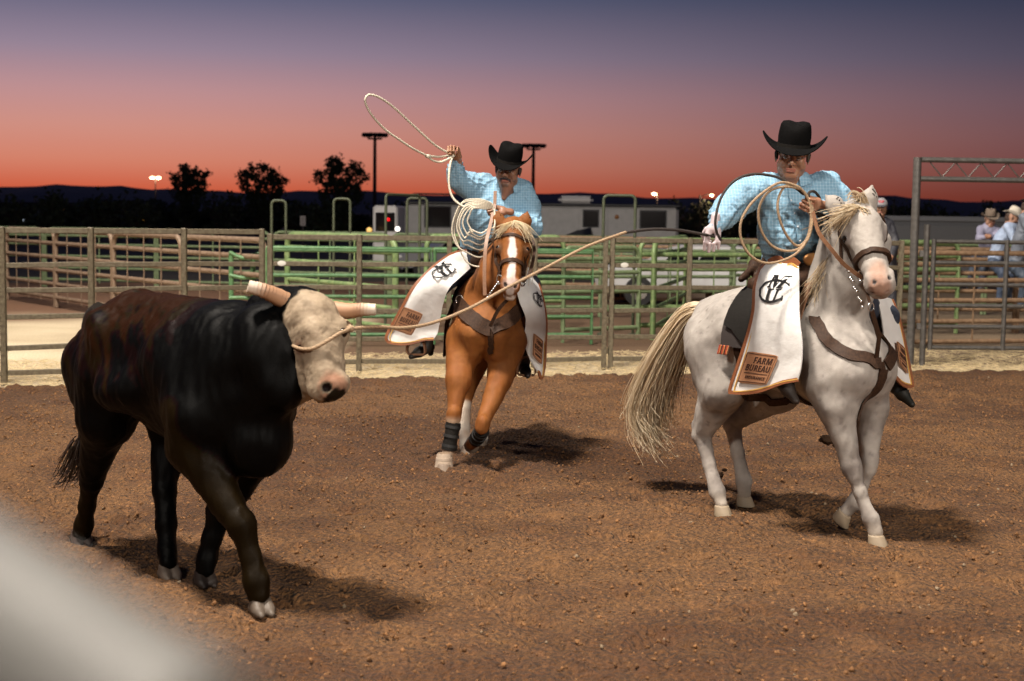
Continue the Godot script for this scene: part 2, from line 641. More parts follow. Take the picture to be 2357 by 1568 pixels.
# ---------------------------------------------------------------- bodies as smooth unions of tapered capsules, meshed as surface nets
class Field:
	var bones := []
	var cell := 0.014
	var cols := []

	func add(a: Vector3, b: Vector3, ra: float, rb: float, col: Color, k := 0.04, side := Vector3.ZERO, flat := 1.0) -> void:
		bones.append([a, b, ra, rb, k, side, flat, false])
		cols.append(col)

	func cut(a: Vector3, b: Vector3, ra: float, rb: float, col: Color, k := 0.01) -> void:
		bones.append([a, b, ra, rb, k, Vector3.ZERO, 1.0, true])
		cols.append(col)

	func chain(pts: Array, rad: Array, col: Color, k := 0.04, side := Vector3.ZERO, flat := 1.0) -> void:
		for i in pts.size() - 1:
			add(pts[i], pts[i + 1], rad[i], rad[i + 1], col, k, side, flat)

	func build(mb: MB) -> void:
		var lo := Vector3.INF
		var hi := -Vector3.INF
		for b in bones:
			if b[7]:
				continue
			var r := maxf(b[2], b[3]) + 0.03
			lo = lo.min(b[0] - Vector3.ONE * r).min(b[1] - Vector3.ONE * r)
			hi = hi.max(b[0] + Vector3.ONE * r).max(b[1] + Vector3.ONE * r)
		lo -= Vector3.ONE * cell * 2
		var nx := int((hi.x - lo.x) / cell) + 3
		var ny := int((hi.y - lo.y) / cell) + 3
		var nz := int((hi.z - lo.z) / cell) + 3
		var sy := nx
		var sz := nx * ny
		var g := PackedFloat32Array()
		g.resize(nx * ny * nz)
		g.fill(1.0)
		var own := PackedByteArray()
		own.resize(nx * ny * nz)
		var which := 0
		for bn in bones:
			var a: Vector3 = bn[0]
			var b: Vector3 = bn[1]
			var ra: float = bn[2]
			var rb: float = bn[3]
			var k: float = bn[4]
			var side: Vector3 = bn[5]
			var q: float = bn[6] - 1.0
			var sub: bool = bn[7]
			var reach := maxf(ra, rb) + k + cell * 2.5
			if q < 0.0:
				reach /= bn[6]
			var l := (a.min(b) - Vector3.ONE * reach - lo) / cell
			var h := (a.max(b) + Vector3.ONE * reach - lo) / cell
			var x0 := maxi(int(l.x), 0)
			var x1 := mini(int(h.x) + 1, nx)
			var y0 := maxi(int(l.y), 0)
			var y1 := mini(int(h.y) + 1, ny)
			var z0 := maxi(int(l.z), 0)
			var z1 := mini(int(h.z) + 1, nz)
			var ba := b - a
			ba += side * (side.dot(ba) * q)
			var inv := 1.0 / maxf(ba.length_squared(), 1e-9)
			var st := Vector3(cell, 0, 0)
			st += side * (side.x * cell * q)
			var dr := rb - ra
			var ik := 1.0 / k
			var kq := k * 0.25
			var far := maxf(ra, rb) + k + cell * 2.0
			for z in range(z0, z1):
				for y in range(y0, y1):
					var w := lo + Vector3(x0, y, z) * cell - a
					w += side * (side.dot(w) * q)
					var base := x0 + y * sy + z * sz
					for x in x1 - x0:
						var t := clampf(w.dot(ba) * inv, 0.0, 1.0)
						var d := (w - ba * t).length() - ra - dr * t
						w += st
						if d > k + cell * 2.0:
							continue
						var i := base + x
						var e := g[i]
						if sub:
							d = -d
							var hs := maxf(k - absf(d - e), 0.0) * ik
							if d > e:
								own[i] = which
							g[i] = maxf(d, e) + hs * hs * kq
						else:
							var hh := maxf(k - absf(d - e), 0.0) * ik
							if d < e:
								own[i] = which
							g[i] = minf(d, e) - hh * hh * kq
			which += 1
		# surface nets
		var first := mb.v.size()
		var vid := PackedInt32Array()
		vid.resize(g.size())
		vid.fill(-1)
		var off := [0, 1, sy, sy + 1, sz, sz + 1, sz + sy, sz + sy + 1]
		var ex := [[0, 1], [2, 3], [4, 5], [6, 7], [0, 2], [1, 3], [4, 6], [5, 7], [0, 4], [1, 5], [2, 6], [3, 7]]
		var cp := [Vector3(0, 0, 0), Vector3(1, 0, 0), Vector3(0, 1, 0), Vector3(1, 1, 0), Vector3(0, 0, 1), Vector3(1, 0, 1), Vector3(0, 1, 1), Vector3(1, 1, 1)]
		var cells := PackedInt32Array()
		var lim := cell * 2.0
		var val := PackedFloat32Array()
		val.resize(8)
		for z in nz - 1:
			for y in ny - 1:
				var base := y * sy + z * sz
				for x in nx - 1:
					var i := base + x
					var g0 := g[i]
					if g0 > lim or g0 < -lim:
						continue
					var s := 0
					for c in 8:
						val[c] = g[i + off[c]]
						if val[c] < 0.0:
							s |= 1 << c
					if s == 0 or s == 255:
						continue
					var p := Vector3.ZERO
					var m := 0
					for e in ex:
						var a := val[e[0]]
						var b := val[e[1]]
						if (a < 0.0) != (b < 0.0):
							var t := a / (a - b)
							p += cp[e[0]].lerp(cp[e[1]], t)
							m += 1
					p /= m
					var col := Color(0, 0, 0, 0)
					for c in 8:
						col += cols[own[i + off[c]]]
					vid[i] = mb.v.size()
					mb.v.append(lo + (Vector3(x, y, z) + p) * cell)
					mb.n.append(Vector3(val[1] + val[3] + val[5] + val[7] - val[0] - val[2] - val[4] - val[6], val[2] + val[3] + val[6] + val[7] - val[0] - val[1] - val[4] - val[5], val[4] + val[5] + val[6] + val[7] - val[0] - val[1] - val[2] - val[3]).normalized())
					col /= 8.0
					col.a = 1.0
					mb.c.append(col)
					mb.uv.append(Vector2.ZERO)
					cells.append(i)
		for i in cells:
			var g0 := g[i]
			# edges from this corner along x, y, z: quads of the four cells round each
			for ax in 3:
				var d: int = [1, sy, sz][ax]
				var g1 := g[i + d]
				if (g0 < 0.0) == (g1 < 0.0):
					continue
				var u: int = [sy, sz, 1][ax]
				var w: int = [sz, 1, sy][ax]
				if i - u - w < 0:
					continue
				var a := vid[i]
				var b := vid[i - u]
				var c := vid[i - u - w]
				var e := vid[i - w]
				if a < 0 or b < 0 or c < 0 or e < 0:
					continue
				if g0 < 0.0:
					mb.tri(a, c, b)
					mb.tri(a, e, c)
				else:
					mb.tri(a, b, c)
					mb.tri(a, c, e)


# colours, in place, every vertex from «first» on by a function of position, normal and colour
func paint(mb: MB, first: int, how: Callable) -> void:
	for i in range(first, mb.v.size()):
		mb.c[i] = how.call(mb.v[i], mb.n[i], mb.c[i])


# moves vertices along their normals by noise, as folds of cloth or unevenness of hide
func ruffle(mb: MB, first: int, amount: float, freq: float, sd: int, stretch := Vector3.ONE, ridged := false) -> void:
	var n := FastNoiseLite.new()
	n.noise_type = FastNoiseLite.TYPE_SIMPLEX_SMOOTH
	n.seed = sd
	n.frequency = freq
	n.fractal_octaves = 2
	if ridged:
		n.fractal_type = FastNoiseLite.FRACTAL_RIDGED
	for i in range(first, mb.v.size()):
		var p := mb.v[i] * stretch
		mb.v[i] += mb.n[i] * (n.get_noise_3dv(p) * amount)
	smooth_normals(mb, first)


# creases of cloth: ridges across «along», wandering, within «reach» of the segment a-b
func creases(mb: MB, a: Vector3, b: Vector3, reach: float, along: Vector3, freq: float, amount: float, sd: int) -> void:
	var n := FastNoiseLite.new()
	n.noise_type = FastNoiseLite.TYPE_SIMPLEX_SMOOTH
	n.seed = sd
	n.frequency = 4.5
	along = along.normalized()
	for i in mb.v.size():
		var p := mb.v[i]
		var d := p.distance_to(Geometry3D.get_closest_point_to_segment(p, a, b))
		if d > reach:
			continue
		var w := smoothstep(reach, reach * 0.7, d)
		var k := n.get_noise_3dv(p)
		var s := absf(sin(p.dot(along) * freq + 4.2 * k))
		var mask := clampf(0.55 + 1.2 * n.get_noise_3dv(p * 1.3 + Vector3(7, 3, 1)), 0.0, 1.0)
		mb.v[i] = p + mb.n[i] * (amount * w * mask * (pow(1.0 - s, 1.6) - 0.35))
	smooth_normals(mb, 0)


func smooth_normals(mb: MB, first: int) -> void:
	var acc := PackedVector3Array()
	acc.resize(mb.v.size())
	for t in range(0, mb.ix.size(), 3):
		var a := mb.ix[t]
		if a < first:
			continue
		var b := mb.ix[t + 1]
		var c := mb.ix[t + 2]
		var nn := (mb.v[c] - mb.v[a]).cross(mb.v[b] - mb.v[a])
		acc[a] += nn
		acc[b] += nn
		acc[c] += nn
	for i in range(first, mb.v.size()):
		if acc[i].length_squared() > 0.0:
			mb.n[i] = acc[i].normalized()


# smooth curve through points
func curve(pts: Array, per := 6, closed := false) -> Array:
	var out := []
	var k := pts.size()
	for i in (k if closed else k - 1):
		var p0: Vector3 = pts[(i + k - 1) % k] if closed else pts[maxi(i - 1, 0)]
		var p1: Vector3 = pts[i]
		var p2: Vector3 = pts[(i + 1) % k]
		var p3: Vector3 = pts[(i + 2) % k] if closed else pts[mini(i + 2, k - 1)]
		for j in per:
			out.append(p1.cubic_interpolate(p2, p0, p3, float(j) / per))
	if not closed:
		out.append(pts[k - 1])
	return out


# ---------------------------------------------------------------- ground and far land
func edge_z(x: float) -> float:
	# where the raked arena dirt ends and the pale pen ground begins
	var e := -17.55 - 0.27 * (x - 0.0) * 0.85
	if x < -2.6:
		e = -16.95 + (-2.6 - x) * 0.38
	return e


func ground() -> void:
	var fine := FastNoiseLite.new()
	fine.seed = 11
	fine.frequency = 1.6
	fine.fractal_octaves = 5
	var big := FastNoiseLite.new()
	big.seed = 5
	big.frequency = 0.35
	var clod := FastNoiseLite.new()
	clod.seed = 8
	clod.frequency = 7.0
	clod.fractal_octaves = 3
	clod.fractal_type = FastNoiseLite.FRACTAL_RIDGED
	var tone := FastNoiseLite.new()
	tone.seed = 21
	tone.frequency = 0.22
	tone.fractal_octaves = 4
	var mb := MB.new()
	var x0 := -8.5
	var z0 := -4.6
	var dx := 0.05
	var dz := 0.055
	var nx := 360
	var nz := 280
	for j in nz:
		for i in nx:
			var x := x0 + i * dx
			var z := z0 - j * dz
			var ez := edge_z(x) + 0.25 * fine.get_noise_2d(x * 0.6, 3.0)
			var inside := smoothstep(-0.05, 0.35, z - ez)
			var y := (fine.get_noise_2d(x, z) * 0.034 + maxf(clod.get_noise_2d(x, z), 0.0) * 0.05 * (0.6 + 0.5 * big.get_noise_2d(x, z)) + big.get_noise_2d(x, z) * 0.012) * inside
			y += 0.05 * exp(-pow((z - ez - 0.3) / 0.25, 2.0)) * (0.5 + fine.get_noise_2d(x * 2.0, z)) * inside
			if inside <= 0.0:
				y = -0.05
			var t := 0.5 + 0.8 * tone.get_noise_2d(x, z) + 0.5 * tone.get_noise_2d(x * 5.0 + 40.0, z * 7.0)
			mb.col = Color(0.118, 0.05, 0.0155).lerp(Color(0.215, 0.104, 0.038), smoothstep(0.1, 0.9, t))
			mb.vert(Vector3(x, y, z), Vector3.UP)
	for j in nz - 1:
		for i in nx - 1:
			var a := j * nx + i
			mb.tri(a, a + nx, a + 1)
			mb.tri(a + 1, a + nx, a + nx + 1)
	# hoof prints and scuffs
	var hr := RandomNumberGenerator.new()
	hr.seed = 70
	for q in 900:
		var cz := -4.8 - 13.0 * hr.randf()
		var cx := hr.randf_range(-1.0, 1.0) * (1.2 - cz * 0.4)
		if cz < edge_z(cx) + 0.4:
			continue
		var rad := hr.randf_range(0.06, 0.13)
		var deep := hr.randf_range(0.015, 0.045)
		var lean := hr.randf() * TAU
		for j in range(maxi(int((z0 - cz - 0.3) / dz), 0), mini(int((z0 - cz + 0.3) / dz) + 1, nz)):
			for i in range(maxi(int((cx - x0 - 0.3) / dx), 0), mini(int((cx - x0 + 0.3) / dx) + 1, nx)):
				var p := mb.v[j * nx + i]
				var ox := p.x - cx
				var oz := p.z - cz
				var d := Vector2(ox * cos(lean) + oz * sin(lean), (oz * cos(lean) - ox * sin(lean)) * 1.5).length() / rad
				p.y += -deep * exp(-d * d) + deep * 0.75 * exp(-pow((d - 1.5) / 0.45, 2.0)) * (0.6 + 0.6 * fine.get_noise_2d(p.x * 3.0, p.z * 3.0))
				mb.v[j * nx + i] = p
	smooth_normals(mb, 0)
	var dm := StandardMaterial3D.new()
	dm.vertex_color_use_as_albedo = true
	dm.albedo_texture = noise_tex(0.05, Color(0.25, 0.24, 0.23), Color(1.3, 1.27, 1.22), 33, 6, 512)
	dm.roughness = 0.95
	dm.uv1_triplanar = true
	dm.uv1_world_triplanar = true
	dm.uv1_scale = Vector3.ONE * 0.9
	dm.heightmap_enabled = true
	dm.heightmap_texture = height_tex(0.06, 34, 6, 512)
	dm.heightmap_scale = 5.0
	struct("arena_dirt", mb.mesh(), dm)
	M.dirt = dm
	# loose clods
	var mbc := MB.new()
	mbc.ball(Transform3D(Basis.from_scale(Vector3(1.0, 0.62, 0.8)), Vector3.ZERO), 6, 4)
	for i in mbc.v.size():
		var p := mbc.v[i]
		mbc.v[i] = p * (1.0 + 0.35 * sin(p.x * 5.1 + p.z * 3.3 + p.y * 4.0))
	smooth_normals(mbc, 0)
	var mm := MultiMesh.new()
	mm.transform_format = MultiMesh.TRANSFORM_3D
	mm.use_colors = true
	mm.mesh = mbc.mesh()
	mm.instance_count = 36000
	var r := RandomNumberGenerator.new()
	r.seed = 99
	for i in mm.instance_count:
		var z := -4.8 - 13.5 * pow(r.randf(), 0.85)
		var x := r.randf_range(-1.0, 1.0) * (1.2 - z * 0.42)
		if z < edge_z(x) + 0.1:
			z += 4.0
		var s := 0.003 + 0.013 * pow(r.randf(), 3.0)
		var y := fine.get_noise_2d(x, z) * 0.034 + big.get_noise_2d(x, z) * 0.012 + maxf(clod.get_noise_2d(x, z), 0.0) * 0.03
		var b := Basis.from_euler(Vector3(r.randf() * 0.8, r.randf() * TAU, r.randf() * 0.8)).scaled(Vector3.ONE * s)
		mm.set_instance_transform(i, Transform3D(b, Vector3(x, y + s * 0.2, z)))
		var f := r.randf_range(0.7, 1.35)
		mm.set_instance_color(i, Color(0.17 * f, 0.08 * f, 0.029 * f) if r.randf() < 0.975 else Color(0.22, 0.16, 0.1))
	var mi := MultiMeshInstance3D.new()
	mi.name = "dirt_clods"
	mi.multimesh = mm
	var cm := flat_mat(Color.WHITE, 0.95)
	cm.albedo_color = Color.WHITE
	cm.vertex_color_use_as_albedo = true
	mi.material_override = cm
	add_child(mi)
	tag(mi, "loose brown clods and pebbles scattered over the arena dirt", "dirt", "", "stuff")
	# pale sand and straw beyond the fence
	mb = MB.new()
	var cols := 120
	var rows := 90
	for j in rows:
		for i in cols:
			var x := -26.0 + 52.0 * i / (cols - 1)
			var z := edge_z(x) + 0.5 - 26.0 * pow(float(j) / (rows - 1), 1.4)
			var t := clampf(0.5 + 0.9 * tone.get_noise_2d(x * 2.0, z * 2.0), 0.0, 1.0)
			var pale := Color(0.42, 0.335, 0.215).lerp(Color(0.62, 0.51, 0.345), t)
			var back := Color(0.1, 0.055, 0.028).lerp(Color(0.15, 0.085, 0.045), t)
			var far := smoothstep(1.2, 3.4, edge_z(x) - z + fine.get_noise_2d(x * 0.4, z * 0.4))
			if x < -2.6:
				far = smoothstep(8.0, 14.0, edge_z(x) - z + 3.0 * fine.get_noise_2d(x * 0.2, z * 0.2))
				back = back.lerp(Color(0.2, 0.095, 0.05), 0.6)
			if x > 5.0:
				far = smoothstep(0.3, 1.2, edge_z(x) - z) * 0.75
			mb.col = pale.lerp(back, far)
			mb.vert(Vector3(x, -0.012 + fine.get_noise_2d(x * 0.8, z * 0.8) * 0.012, z), Vector3.UP)
	for j in rows - 1:
		for i in cols - 1:
			var a := j * cols + i
			mb.tri(a, a + cols, a + 1)
			mb.tri(a + 1, a + cols, a + cols + 1)
	smooth_normals(mb, 0)
	var sm := dm.duplicate()
	sm.albedo_texture = noise_tex(0.06, Color(0.6, 0.6, 0.6), Color(1.2, 1.2, 1.2), 36, 6, 512)
	sm.heightmap_scale = 1.4
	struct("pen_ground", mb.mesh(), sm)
	# straw lying on it
	mbc = MB.new()
	mbc.bar(Vector3(-0.5, 0, 0), Vector3(0.5, 0, 0), 0.05, 0.03)
	mm = MultiMesh.new()
	mm.transform_format = MultiMesh.TRANSFORM_3D
	mm.use_colors = true
	mm.mesh = mbc.mesh()
	mm.instance_count = 14000
	for i in mm.instance_count:
		var x := r.randf_range(-7.5, 8.5)
		var z := edge_z(x) + 0.15 - 3.2 * pow(r.randf(), 1.3)
		var b := Basis.from_euler(Vector3(0, r.randf() * TAU, r.randf_range(-0.25, 0.25))).scaled(Vector3.ONE * r.randf_range(0.06, 0.16))
		mm.set_instance_transform(i, Transform3D(b, Vector3(x, 0.005 + r.randf() * 0.02, z)))
		var f := r.randf_range(0.7, 1.2)
		mm.set_instance_color(i, Color(0.6 * f, 0.48 * f, 0.28 * f))
	mi = MultiMeshInstance3D.new()
	mi.name = "straw"
	mi.multimesh = mm
	mi.material_override = cm
	add_child(mi)
	tag(mi, "pale straw strewn along the foot of the arena fence", "straw", "", "stuff")


func far_land() -> void:
	var mb := MB.new()
	mb.col = Color(0.05, 0.045, 0.035)
	mb.quad(Vector3(-3500, -0.09, 400), Vector3(-3500, -0.09, -5200), Vector3(3500, -0.09, -5200), Vector3(3500, -0.09, 400))
	struct("ground", mb.mesh(), rough_mat(Color(0.045, 0.04, 0.03), Color(0.09, 0.075, 0.055), 0.06, 0.0, 0.95, 41))
	# arena dirt under and beside the raked part
	mb = MB.new()
	mb.quad(Vector3(-30, -0.075, 30), Vector3(-30, -0.075, -19), Vector3(30, -0.075, -19), Vector3(30, -0.075, 30))
	struct("arena_floor", mb.mesh(), rough_mat(Color(0.095, 0.045, 0.018), Color(0.16, 0.085, 0.038), 0.8, 0.8, 0.95, 42))
	# hills along the horizon
	var n := FastNoiseLite.new()
	n.seed = 4
	n.frequency = 0.0011
	n.fractal_octaves = 4
	var rows := []
	for j in 5:
		var line := []
		for i in 141:
			var x := -3400.0 + 6800.0 * i / 140
			var top: float = 62.0 + 30.0 * n.get_noise_2d(x, 0.0) - 0.0145 * x * 0.25 + 4.0 * n.get_noise_2d(x * 9.0, 40.0)
			var k: float = [0.0, 0.45, 1.0, 0.6, 0.0][j]
			var z: float = [-3600.0, -3850.0, -4200.0, -4500.0, -4800.0][j] + 90.0 * n.get_noise_2d(x * 3.0, j * 300.0)
			line.append(Vector3(x, top * k * (1.0 + 0.12 * n.get_noise_2d(x * 6.0, j * 77.0)) - 1.0, z))
		rows.append(line)
	mb = MB.new()
	mb.sheet(rows)
	struct("hills", mb.mesh(), rough_mat(Color(0.13, 0.11, 0.13), Color(0.19, 0.16, 0.17), 0.002, 0.0, 1.0, 43))


# ---------------------------------------------------------------- the arena's own fence: square steel panels pinned end to end
func arena_panel(a: Vector3, b: Vector3, post_at: Array, label: String, high := 1.72) -> Node3D:
	var root := thing("fence_panel", label, "fence", a, "steel panels of the arena fence")
	var run := b - a
	for p in post_at:
		var q: Vector3 = run * p
		var mb := MB.new()
		mb.bar(q + Vector3(0, -0.05, 0), q + Vector3(0, high + 0.01, 0), 0.066, 0.066)
		obj("post", mb.mesh(), M.pipe, root)
	var hs := [0.13, 0.42, 0.77, 1.07, 1.36, high]
	for k in hs.size():
		for s in post_at.size() - 1:
			var d := run.normalized() * 0.034
			var mb := MB.new()
			var wob := Vector3(0, sin(k * 2.3 + s * 1.7) * 0.006, 0)
			var p0: Vector3 = run * post_at[s] + d + Vector3(0, hs[k], 0) + wob
			var p1: Vector3 = run * post_at[s + 1] - d + Vector3(0, hs[k], 0) - wob
			if k == hs.size() - 1:
				p0.y = high - 0.03
				p1.y = high - 0.03
			mb.bar(p0, p1, 0.05, 0.058 if k < hs.size() - 1 else 0.064)
			obj("rail", mb.mesh(), M.pipe, root)
	return root


func arena_fences() -> void:
	var a := Vector3(-7.6, 0, -14.98)
	var e0 := Vector3(-3.09, 0, -17.5)
	arena_panel(a, e0, [0.0, 0.41, 0.6, 0.812, 1.0], "rusty square-tube fence panel at the left edge behind the bull", 1.78)
	var b0 := Vector3(-3.0, 0, -17.56)
	var b1 := Vector3(1.21, 0, -18.62)
	var pb := arena_panel(b0, b1, [0.0, 0.255, 0.52, 0.78, 1.0], "square-tube fence panel behind the palomino horse and its rider")
	# hinge pins between the two middle panels
	for k in 4:
		var mb := MB.new()
		mb.tube([b1 - b0 + Vector3(0.04, 0.2 + 0.4 * k, 0.02), b1 - b0 + Vector3(0.04, 0.29 + 0.4 * k, 0.02)], [0.02, 0.02], 8)
		obj("hinge_pin", mb.mesh(), M.pipe, pb)
	var c0 := Vector3(1.3, 0, -18.65)
	var c1 := Vector3(5.3, 0, -19.45)
	var pc := arena_panel(c0, c1, [0.0, 0.26, 0.52, 0.77, 1.0], "square-tube fence panel behind the white horse and its rider")
	oval_tag(pc, Vector3(0.16, 1.365, 0.005), (c1 - c0).normalized())
	oval_tag(pb, Vector3(0.14, 1.365, 0.002), (b1 - b0).normalized())
	# tall gate frame with a lattice header at the right edge
	var at := Vector3(5.52, 0, -19.55)
	var g := thing("gateway", "tall grey steel gate portal with lattice header at the right edge", "gateway", at)
	for k in 2:
		var x := -0.02 if k == 0 else 0.14
		var mb := MB.new()
		mb.tube([Vector3(x, -0.05, 0.03 * k), Vector3(x, 2.86 if k == 0 else 1.95, 0.03 * k)], [0.055 if k == 0 else 0.04], 10)
		obj("post", mb.mesh(), M.pipe_grey, g)
	for hgt in [2.83, 2.57]:
		var mb := MB.new()
		mb.tube([Vector3(0.03, hgt, 0), Vector3(4.6, hgt, -0.25)], [0.038, 0.038], 10)
		obj("header_rail", mb.mesh(), M.pipe_grey, g)
	for k in 24:
		var x := 0.16 + k * 0.18
		var mb := MB.new()
		mb.tube([Vector3(x, 2.79 if k % 2 == 0 else 2.61, -x * 0.055), Vector3(x + 0.16, 2.61 if k % 2 == 0 else 2.79, -(x + 0.16) * 0.055)], [0.009, 0.009], 6)
		obj("lattice_bar", mb.mesh(), M.pipe_grey, g)
	for hgt in [0.55, 1.55]:
		var mb := MB.new()
		mb.bar(Vector3(0.05, hgt, 0.015), Vector3(0.11, hgt, 0.02), 0.05, 0.09)
		obj("hinge", mb.mesh(), M.pipe_grey, g)
	at += Vector3(0.24, 0, 0.02)
	g = thing("gate", "dark grey round-pipe gate under the lattice header", "gate", at)
	for hgt in [1.72, 1.43, 1.13, 0.84, 0.55, 0.26]:
		var mb := MB.new()
		mb.tube([Vector3(0.03, hgt, 0), Vector3(4.3, hgt, -0.22)], [0.03, 0.03], 10)
		obj("rail", mb.mesh(), M.pipe_grey, g)
	for x in [0.0, 1.02, 2.2, 4.3]:
		var mb := MB.new()
		mb.tube([Vector3(x, 0.23, -x * 0.05 + 0.012), Vector3(x, 1.75, -x * 0.05 + 0.012)], [0.032, 0.032], 10)
		obj("upright", mb.mesh(), M.pipe_grey, g)
	for x in [2.1]:
		var mb := MB.new()
		mb.tube([Vector3(x, -0.03, -x * 0.05), Vector3(x, 0.3, -x * 0.05)], [0.025, 0.025], 8)
		obj("foot", mb.mesh(), M.pipe_grey, g)


func oval_tag(root: Node3D, p: Vector3, dir: Vector3) -> void:
	var mb := MB.new()
	var up := Vector3.UP
	var out := dir.cross(up).normalized()
	if out.z < 0:
		out = -out
	mb.ball(Transform3D(Basis(dir * 0.055, up * 0.034, out * 0.005), dir * p.x + Vector3(0, p.y, 0) + out * 0.027), 16, 8)
	obj("maker_plate", mb.mesh(), flat_mat(Color(0.6, 0.58, 0.52), 0.5), root)


# ---------------------------------------------------------------- stock pens behind the arena
func pen_panel(wide: float, high: float, rails: Array, round_top: bool, stays: int, rad: float, m: Material, called := "pen_panel") -> Node3D:
	var root := Node3D.new()
	var mb := MB.new()
	var r := 0.22 if round_top else 0.02
	var pts := [Vector3(0, 0, 0), Vector3(0, high - r, 0)]
	if round_top:
		for k in 5:
			var t := PI / 2 * (k + 1) / 6.0
			pts.append(Vector3(r - r * cos(t), high - r + r * sin(t), 0))
		for k in 5:
			var t := PI / 2 * (k + 0.5) / 5.0
			pts.append(Vector3(wide - r + r * sin(t), high - r + r * cos(t), 0))
		pts.append(Vector3(wide, high - r, 0))
	else:
		pts.append(Vector3(0, high, 0))
		pts.append(Vector3(wide, high, 0))
	pts.append(Vector3(wide, 0, 0))
	mb.tube(pts, [rad * 1.15], 8)
	root.name = called
	obj("frame", mb.mesh(), m, root)
	for h in rails:
		mb = MB.new()
		mb.tube([Vector3(rad, h, 0), Vector3(wide - rad, h, 0)], [rad], 8)
		obj("rail", mb.mesh(), m, root)
	for k in stays:
		var x := wide * (k + 1) / (stays + 1)
		mb = MB.new()
		mb.bar(Vector3(x, 0.12, rad), Vector3(x, high - 0.02, rad), 0.03, 0.012)
		obj("stay", mb.mesh(), m, root)
	return root


func put_panel(proto: Node3D, a: Vector3, b: Vector3, wide: float, label: String, group: String) -> Node3D:
	var o: Node3D = proto.duplicate()
	o.name = numbered("pen_panel")
	add_child(o)
	o.position = a
	var d := b - a
	o.rotation.y = atan2(-d.z, d.x)
	o.scale = Vector3(d.length() / wide, 1, 1)
	tag(o, label, "fence panel", group)
	return o


func row(proto: Node3D, a: Vector3, b: Vector3, count: int, wide: float, labels: Array, group: String) -> void:
	for k in count:
		var gap := (b - a).normalized() * 0.06
		put_panel(proto, a.lerp(b, float(k) / count), a.lerp(b, float(k + 1) / count) - gap, wide, labels[k], group)


